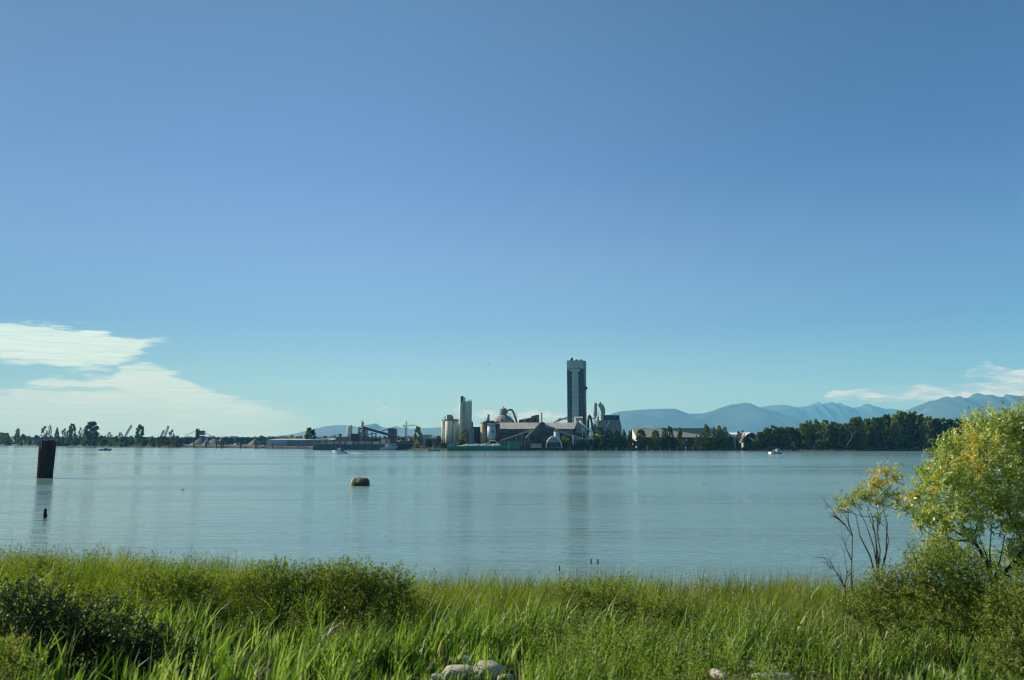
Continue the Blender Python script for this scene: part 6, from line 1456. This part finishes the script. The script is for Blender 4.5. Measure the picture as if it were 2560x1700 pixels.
def shrub(name, label, cat, blobs, Y, m='weed', stems=None, seed=1, leaf=(.05, .09), asp=.42, dens=1.0, base=None, tint=(0.1, .7), yellow=0.0, sub=9, droop=0.0, group=None, stem_m='darkbark', yel_blob=None, loose=3.0):
    """shrub whose foliage fills the blobs (px, py, r_px, depth offset); stems run from the base to every blob"""
    rs = np.random.RandomState(seed)
    bx_, bpy_ = base; bpnt = Vector((X(bx_, Y, 1400), Y, 0)); bpnt.z = float(near_ground(bpnt.x, Y)) - .05
    t = thing(name, label, cat, bpnt, group)
    trunk = MB(); fork = P(bpy_[0], bpy_[1], Y) if bpy_ else bpnt + Vector((0, 0, .3))
    Cs, Ds, Ts = [], [], []; brs = []
    k_ = 1.0 * Y / F
    nodes = [(fork, 0.0, .10 if name == 'willow' else .035)]
    cen = sorted([(P(px, py, Y + dy), r, px, py) for (px, py, r, dy) in blobs], key=lambda q: (q[0] - fork).length)
    for (c, r, px, py) in cen:
        r = r * k_ * rs.uniform(.8, 1.15)
        par, pl, pth = min(nodes, key=lambda nd: (c - nd[0]).length * 1.0 + nd[1] * .55)
        L_ = (c - par).length; mid = par.lerp(c, .5) + Vector((rs.uniform(-.08, .08), rs.uniform(-.08, .08), -.08 * L_))
        brs.append((mid, c)); th = max(.007, pth * rs.uniform(.52, .68))
        trunk.tube([par, par.lerp(mid, .5) + Vector((rs.uniform(-.03, .03), 0, -.02 * L_)), mid, mid.lerp(c, .5) + Vector((rs.uniform(-.06, .06), 0, .03)), c], [th * 1.05, th, th * .85, th * .7, th * .45], 6)
        nodes.append((c, pl + L_, th * .75)); nodes.append((mid, pl + L_ * .5, th * .9))
        ns = max(4, int(sub * dens * (r / .35) ** 2.2 * loose))
        for s in range(ns):
            d = rs.normal(size=3); d /= np.linalg.norm(d); tip = np.array(c) + d * r * rs.uniform(.2, 1.0) ** .6 * (1 + .45 * max(0.0, mnoise.noise(Vector(d) * 2.2 + c))); st = np.array(mid.lerp(c, rs.uniform(.3, 1.0)))
            if s < 14: trunk.tube([Vector(st), Vector((st + tip) / 2 + rs.normal(0, .03, 3)), Vector(tip)], [.006, .004, .002], 4)
            nl = int(rs.uniform(11, 18)); tl = rs.uniform(.25, .42)
            out = tip - np.array(c); out = out / (np.linalg.norm(out) + 1e-6) + np.array([0.15, 0, .55 - droop]); out /= np.linalg.norm(out)
            tq = rs.uniform(0, 1, nl)
            P0 = tip[None] + out[None] * (tq[:, None] - .5) * tl + rs.normal(0, .015, (nl, 3))
            Dd = out[None] * .7 + rs.normal(0, .55, (nl, 3)) + np.array([.15, 0, -.1 - droop])
            Cs.append(P0); Ds.append(Dd)
            base_t = rs.uniform(*tint)
            if yel_blob and rs.uniform() < yel_blob(px, py): base_t = rs.uniform(.74, .9)
            elif rs.uniform() < yellow: base_t = rs.uniform(.62, .95)
            Ts.append(np.clip(base_t + rs.uniform(-.12, .12, nl), 0, 1))
    Cs, Ds, Ts = np.concatenate(Cs), np.concatenate(Ds), np.concatenate(Ts)
    ln = rs.uniform(leaf[0], leaf[1], len(Cs)); V, Fq = leaves(Cs, Ds, ln, ln * asp * rs.uniform(.7, 1.1, len(Cs)), rs)
    np_mesh('foliage', V, Fq, GM[m], t, tint=np.repeat(Ts, 4))
    if bpy_: trunk.tube([bpnt, bpnt.lerp(fork, .5) + Vector((.03, 0, 0)), fork], [.10, .085, .07] if name == 'willow' else [.045, .04, .03], 8)
    for st_ in (stems or []):
        trunk.tube([P(a, b_, Y + rs.uniform(-.3, .3)) for a, b_ in st_], [.026 - .022 * i / (len(st_) - 1) for i in range(len(st_))], 5)
    trunk.build('trunk' if name == 'willow' else 'stems', M[stem_m], t)
    return t, len(Cs)
# the big willow on the right
wb = [(2352, 1148, 34, 0), (2386, 1120, 36, .6), (2422, 1104, 42, 1.0), (2448, 1068, 42, .3), (2485, 1062, 40, -.4), (2522, 1062, 42, 0), (2556, 1045, 34, .4), (2600, 1070, 60, 0), (2516, 1040, 20, .2), (2366, 1108, 14, -.5),
      (2318, 1196, 30, .2), (2352, 1190, 44, -.8), (2395, 1165, 62, .9), (2455, 1140, 62, -.9), (2515, 1130, 60, .8), (2570, 1120, 62, -.3), (2288, 1236, 20, .6),
      (2266, 1262, 26, 0), (2310, 1258, 44, .7), (2370, 1240, 60, -.7), (2435, 1220, 62, .5), (2500, 1205, 62, -.6), (2560, 1205, 66, .6), (2620, 1180, 75, 0),
      (2300, 1300, 34, -.3), (2350, 1305, 44, .4), (2400, 1295, 50, -.4), (2460, 1290, 46, .6), (2520, 1280, 58, -.5), (2580, 1290, 70, .3), (2640, 1280, 80, 0),
      (2345, 1345, 22, 0), (2430, 1345, 26, .2), (2560, 1370, 40, -.3), (2600, 1390, 50, 0)]
_, c1 = shrub('willow', 'big willow with yellowing leaves filling the right edge of the photo', 'tree', wb, 22.5, 'willow', seed=5, leaf=(.09, .14), asp=.32, loose=2.5, base=(2490, (2482, 1450)),
      tint=(.08, .6), yellow=.05, sub=13, yel_blob=lambda x, y: .30 if (x < 2340 and y > 1230) or (2380 < x < 2480 and 1130 < y < 1200) else .04,
      stems=[[(2482, 1455), (2470, 1400), (2450, 1350), (2440, 1300)], [(2482, 1455), (2440, 1410), (2400, 1370), (2360, 1345), (2300, 1320)], [(2482, 1455), (2500, 1400), (2512, 1340), (2540, 1290)], [(2480, 1440), (2474, 1380), (2480, 1300), (2470, 1200)],
             [(2530, 1445), (2490, 1420), (2450, 1380), (2390, 1340)], [(2482, 1460), (2530, 1420), (2560, 1380), (2600, 1330)]])
yb = [(2180, 1208, 24, 0), (2200, 1200, 20, .2), (2215, 1178, 20, -.2), (2240, 1190, 18, .2), (2160, 1240, 18, 0), (2128, 1250, 20, -.1), (2108, 1262, 16, .1), (2098, 1275, 12, 0), (2145, 1225, 18, 0), (2190, 1248, 26, .2), (2220, 1230, 22, -.2), (2245, 1250, 16, 0), (2195, 1290, 12, 0)]
_, c2 = shrub('sapling', 'slender sapling with a tuft of golden leaves at its top, left of the big willow', 'tree', yb, 24, 'willow', seed=8, leaf=(.06, .10), asp=.34, dens=1.5, base=(2197, (2196, 1440)),
      tint=(.1, .55), sub=16, yel_blob=lambda x, y: .85 if y < 1215 and x < 2222 else .15,
      stems=[[(2196, 1440), (2185, 1370), (2165, 1310), (2145, 1270)], [(2200, 1440), (2215, 1380), (2218, 1310), (2205, 1260), (2230, 1200)], [(2194, 1440), (2190, 1350), (2180, 1290), (2160, 1250)], [(2198, 1440), (2212, 1400), (2222, 1350), (2210, 1300)],
             [(2192, 1450), (2175, 1390), (2150, 1340), (2140, 1290), (2120, 1260)], [(2196, 1440), (2194, 1380), (2186, 1330), (2170, 1280), (2180, 1220)]])
# bare twiggy saplings
def bare(label, strands, Y, seed, w0=.03):
    rs = np.random.RandomState(seed); p0 = strands[0][0]; b0 = Vector((X(p0[0], Y, 1400), Y, 0)); b0.z = float(near_ground(b0.x, Y)) - .05
    mb = MB()
    mb.tube([b0, P(*p0, Y)], [w0 * 1.2, w0], 6)
    for st_ in strands:
        pts = [P(a, b_, Y + rs.uniform(-.15, .15)) for a, b_ in st_]; n = len(pts)
        mb.tube(pts, [w0 * (.75 - .62 * i / (n - 1)) for i in range(n)], 5)
        for q in range(10):
            i = rs.randint(max(1, n - 3), n); s = pts[i - 1].lerp(pts[i], rs.uniform(0, 1)); d = (pts[i] - pts[i - 1]).normalized()
            e = s + (d + Vector(rs.normal(0, .5, 3))) * rs.uniform(.15, .4); mb.tube([s, s.lerp(e, .5) + Vector((0, 0, .02)), e], [.006, .005, .002], 4)
    return solo(mb, 'bare_sapling', M['bark'], label, 'sapling', b0)
bare('leafless grey sapling forking to the left at the edge of the willow thicket', [[(2128, 1440), (2130, 1380), (2131, 1340), (2112, 1312), (2095, 1298), (2072, 1280)], [(2131, 1340), (2122, 1310), (2120, 1290), (2118, 1265)], [(2128, 1400), (2115, 1370), (2106, 1340)], [(2112, 1312), (2090, 1290), (2078, 1270), (2066, 1262)]], 24.5, 3)
bare('low dead twigs leaning left at the foot of the leafless sapling', [[(2112, 1470), (2100, 1440), (2085, 1425), (2070, 1416)], [(2112, 1470), (2118, 1430), (2113, 1400), (2110, 1380)], [(2112, 1470), (2090, 1430), (2074, 1400), (2050, 1392)]], 23.5, 4, .022)
SHR = [
 ('leafy_shrub', 'green shrub under the big willow, against the right edge', [(2540, 1480, 62, 0), (2590, 1540, 80, 0), (2480, 1530, 60, .3), (2550, 1600, 70, -.4), (2620, 1640, 80, 0), (2500, 1640, 60, 0)], 19.5, 'weed', (2540, None), 40, .06),
 ('leafy_shrub', 'rounded green shrub below the gap between sapling and willow', [(2300, 1430, 48, 0), (2350, 1400, 48, .3), (2395, 1410, 55, -.3), (2330, 1480, 60, 0), (2400, 1480, 60, 0), (2440, 1450, 50, .4), (2370, 1540, 60, -.4), (2450, 1540, 60, 0)], 21, 'weed', (2370, None), 41, .05),
 ('leafy_shrub', 'pale green shrub tucked under the willow crown behind its trunk', [(2330, 1370, 34, 0), (2400, 1385, 40, .2), (2460, 1400, 40, 0), (2520, 1420, 44, .2), (2560, 1400, 40, 0), (2290, 1400, 30, 0), (2600, 1420, 50, 0)], 24.5, 'willow', (2440, None), 52, .08),
 ('leafy_shrub', 'yellow-green shrub at the foot of the golden sapling', [(2210, 1460, 42, 0), (2165, 1480, 38, .2), (2250, 1470, 46, -.2), (2190, 1530, 50, 0), (2260, 1540, 55, .3), (2130, 1520, 34, 0)], 21.5, 'weed', (2200, None), 42, .10),
 ('leafy_shrub', 'dense olive shrub hump at the left waterline, under the long reed leaf', [(820, 1452, 44, 0), (870, 1442, 46, .3), (920, 1450, 46, -.2), (780, 1450, 50, 0), (850, 1470, 60, -.5), (930, 1480, 60, .2), (985, 1465, 48, 0), (1000, 1500, 44, -.2), (900, 1530, 55, -.6)], 27.5, 'weed', (900, None), 43, .04),
 ('leafy_shrub', 'olive shrub left of the dense hump', [(640, 1455, 46, 0), (700, 1450, 50, .3), (660, 1480, 56, -.4), (730, 1480, 58, 0), (590, 1470, 44, 0), (700, 1540, 56, -.5), (760, 1530, 50, -.5)], 27, 'weed', (680, None), 44, .04),
 ('leafy_shrub', 'grey-green shrub right of the dark hollow on the left slope', [(400, 1450, 46, 0), (470, 1460, 50, 0), (350, 1460, 44, .3), (430, 1500, 55, -.4), (520, 1480, 50, 0)], 26, 'weed', (430, None), 45, .03),
 ('leafy_shrub', 'dark knobby shrub on the skyline of the left bank', [(105, 1408, 20, 0), (130, 1414, 18, .2), (85, 1420, 22, 0), (120, 1436, 30, -.2)], 29, 'weed', (110, None), 46, .0),
 ('dark_shrub', 'shade-coloured bramble shrub filling the lower left slope', [(60, 1520, 70, 0), (150, 1540, 75, .3), (230, 1570, 75, 0), (110, 1610, 80, -.4), (200, 1650, 80, -.3), (30, 1600, 80, .2), (290, 1640, 60, 0)], 19.5, 'darkleaf', (140, None), 47, .0),
 ('dark_shrub', 'shade-coloured low shrub between the tall sword-like leaves on the left', [(330, 1590, 55, 0), (390, 1620, 60, .2), (350, 1670, 60, -.2), (430, 1660, 55, 0), (300, 1680, 50, 0)], 19, 'darkleaf', (360, None), 48, .0),
 ('yellow_shrub', 'yellow-green weedy shrub in the bottom left corner', [(20, 1640, 44, 0), (50, 1670, 44, -.2), (-10, 1690, 50, 0), (80, 1700, 34, 0)], 16.6, 'weed', (30, None), 49, .5),
 ('leafy_shrub', 'brownish leafy shrub in the middle of the bank, right of centre', [(1440, 1500, 44, 0), (1500, 1500, 48, .2), (1470, 1510, 50, -.3), (1540, 1500, 44, 0), (1400, 1500, 40, 0), (1520, 1540, 44, -.3)], 27.5, 'weed', (1470, None), 50, .06),
 ('leafy_shrub', 'leafy shrub halfway between the brownish one and the dead twigs', [(1640, 1530, 40, 0), (1690, 1535, 42, .2), (1740, 1540, 40, -.3), (1670, 1550, 42, 0)], 26.5, 'weed', (1680, None), 51, .06),
]
tot = c1 + c2
for nm, lb, bl, Yq3, mm_, bs_, sd_, yl in SHR:
    dark = mm_ == 'darkleaf'
    _, c_ = shrub(nm, lb, 'shrub', bl, Yq3, mm_, seed=sd_, leaf=(.045, .08) if not dark else (.05, .085), asp=.55, dens=1.0, base=(bs_[0], None), tint=(.0, .6), yellow=yl, sub=17, group='shrubs on the near bank')
    tot += c_
print('shrub leaves', tot)

# clumps of broad sword leaves (cattails) that stand out, each its own plant
def sword(label, px, Y, n, h, seed, heads=0, wd=.028, lean=(.12, .5), spread=.22):
    rs = np.random.RandomState(seed); x0 = X(px, Y, 1500); c = np.array([[x0, Y]]) + rs.normal(0, spread, (n, 2))
    z0 = float(near_ground(x0, Y)); t = thing('cattail_plant', label, 'cattail', (x0, Y, z0), 'cattail clumps on the near bank')
    V, Fq = blades(n, c, rs.uniform(h * .65, h, n), rs.uniform(wd * .6, wd, n), rs.uniform(*(lean if not heads else (.02, .18)), n), rs, 7, dirx=0.0)
    np_mesh('leaves', V, Fq, GM['grass'], t, tint=np.repeat(rs.uniform(.2, .62, n), 16))
    for k in range(heads):
        x = x0 + rs.uniform(-.35, .35); y = Y + rs.uniform(-.2, .2); hh = h * rs.uniform(.80, .92)
        mb = MB(); mb.tube([(x, y, z0), (x + .02, y, z0 + hh * .6), (x + .03, y, z0 + hh)], [.010, .009, .007], 5); mb.build('stalk', mat('green_stalk', (.10, .16, .04), .7, .2, 3.0), t)
        mb = MB(); mb.lathe(x + .03, y, [(.006, z0 + hh - .02), (.024, z0 + hh), (.027, z0 + hh + .08), (.025, z0 + hh + .19), (.006, z0 + hh + .21)], 8); mb.build('seed_head', M['timber'], t)
for i, (px, Y, n, h, hd, lb) in enumerate([
   (235, 20.5, 26, 1.9, 0, 'tall bright sword leaves bending right at the left of the dark hollow'), (285, 20, 16, 1.6, 0, 'bright sword leaves right beside the tallest bright clump'),
   (430, 19, 22, 1.5, 0, 'arching sword leaves at the right edge of the dark hollow'), (350, 22.5, 22, 1.6, 0, 'sword leaves on the crest above the dark hollow'),
   (145, 24, 14, 1.5, 0, 'pale sword leaves above the bramble shrub'), (560, 20, 24, 1.35, 0, 'sword leaf clump below the olive shrub'), (640, 18.5, 22, 1.2, 0, 'short sword leaf clump near the bottom edge, left of centre'),
   (870, 30, 14, 2.8, 0, 'long curved reed leaves sticking up over the water above the olive hump'), (1398, 35, 12, 1.95, 1, 'single cattail head on the skyline, left of the pair'),
   (1480, 35, 26, 2.15, 2, 'pair of brown cattail heads among tall leaves on the skyline'), (1700, 33, 10, 2.3, 0, 'leaning reed leaves on the skyline right of the cattail heads'),
   (668, 34.5, 8, 2.0, 1, 'lone dark cattail head on the skyline left of the olive hump'), (1180, 20, 20, 1.2, 0, 'grass clump behind the pale boulders'), (1580, 19, 24, 1.25, 0, 'broad grass clump right of centre near the bottom edge'),
   (1900, 19.5, 24, 1.4, 0, 'broad grass clump near the yellow-green shrub'), (2100, 19, 24, 1.5, 0, 'arching grass clump at the foot of the right thicket'), (2420, 17.5, 18, 1.4, 0, 'pale broad leaves in the lower right thicket')]):
    sword(lb, px, Y, n, h, 60 + i, hd, wd=.034 if h > 2 else .03)

# ------------------------------------------------------------------ boulders and driftwood
def boulder(label, px, py, r, seed, sq=.75):
    Y = 18.2
    for _ in range(20):
        p = P(px, py, Y); g_ = float(near_ground(p.x, Y)); Y += (p.z - g_ - r * .1) * 1.2
    p = P(px, py, Y); rs = np.random.RandomState(seed); mb = MB(); n, m = 16, 9; vs, fs = [], []
    for j in range(m):
        ph = math.pi * (j / (m - 1) - .5)
        for i in range(n):
            th = 6.28318 * i / n; d = Vector((math.cos(ph) * math.cos(th), math.cos(ph) * math.sin(th), math.sin(ph)))
            k = 1 + .22 * mnoise.noise(d * 1.4 + Vector((seed, 0, 0))) + .08 * mnoise.noise(d * 4 + Vector((seed, 3, 0)))
            q = Vector([math.copysign(abs(c) ** .8, c) for c in d]) * r * k; vs.append((p.x + q.x * 1.15, p.y + q.y, float(near_ground(p.x, Y)) + r * .25 + q.z * sq))
    for j in range(m - 1):
        for i in range(n): fs.append((j * n + i, j * n + (i + 1) % n, (j + 1) * n + (i + 1) % n, (j + 1) * n + i))
    mb.add(vs, fs); return solo(mb, 'boulder', M['rock'], label, 'boulder', (p.x, p.y, float(near_ground(p.x, Y))), 'pale boulders at the bottom edge', True)
boulder('pale boulder set furthest back in the group at the bottom edge', 1154, 1664, .26, 3)
boulder('largest pale boulder, rounded, right of the group at the bottom edge', 1218, 1688, .34, 4)
boulder('flat pale slab in front of the furthest-back boulder', 1148, 1690, .36, 5, .5)
boulder('small pale boulder at the left of the group', 1108, 1682, .15, 6)
boulder('half-cut pale boulder on the bottom edge, right of the largest', 1264, 1700, .17, 7, .6)
boulder('narrow pale stone leaning on the left of the flat slab', 1094, 1700, .16, 8)
def log(label, x0, y0, x1, y1, r, seed):
    ps = []
    for px, py in ((x0, y0), (x1, y1)):
        Y = 19.0
        for _ in range(20):
            p = P(px, py, Y); Y += (p.z - float(near_ground(p.x, Y)) - r) * 1.2
        p = P(px, py, Y); ps.append(Vector((p.x, p.y, float(near_ground(p.x, Y)) + r * .9)))
    rs = np.random.RandomState(seed); mb = MB(); pts = [ps[0].lerp(ps[1], k / 5) + Vector((0, rs.uniform(-.03, .03), rs.uniform(-.015, .02))) for k in range(6)]
    mb.tube(pts, [r * q for q in (.5, .9, 1, .95, .8, .45)], 10); s = pts[2]; mb.tube([s, s + Vector((.12, -.05, .16))], [r * .4, r * .15], 6)
    return solo(mb, 'driftwood_log', M['driftwood'], label, 'driftwood', ps[0], 'bleached driftwood in the near grass', True)
log('short white driftwood log left of centre in the grass', 1236, 1598, 1274, 1602, .08, 1)
log('white driftwood piece below the cattail heads', 1476, 1628, 1520, 1631, .10, 2)
log('bleached log lying in the grass right of centre', 1856, 1655, 1940, 1673, .13, 3)
log('weathered root end low in the grass near the bottom edge, right of centre', 1775, 1680, 1818, 1692, .12, 4)
log('grey half-buried log along the bottom edge of the middle', 1420, 1684, 1540, 1690, .12, 5)
log('grey half-buried log at the bottom right of the middle', 1880, 1690, 1990, 1694, .12, 6)

# ------------------------------------------------------------------ haze
hz_ = bpy.data.materials.new('haze'); hz_.use_nodes = True; hn = hz_.node_tree; hn.nodes.clear(); b = NB(hn)
pv = b.n('ShaderNodeVolumePrincipled'); pv.inputs['Color'].default_value = (.15, .56, 1.0, 1); pv.inputs['Density'].default_value = 0.62e-4; pv.inputs['Anisotropy'].default_value = .0
pv.inputs['Absorption Color'].default_value = (1, 1, 1, 1)
oo = b.n('ShaderNodeOutputMaterial'); b.put(oo.inputs['Volume'], pv.outputs[0])
mb = MB(); mb.box(-34000, 34000, -400, 23500, -4.2, 1500)
hz = mb.build('haze', hz_); tag(hz, 'thin blue air over the river and the far mountains', 'haze', kind='stuff')
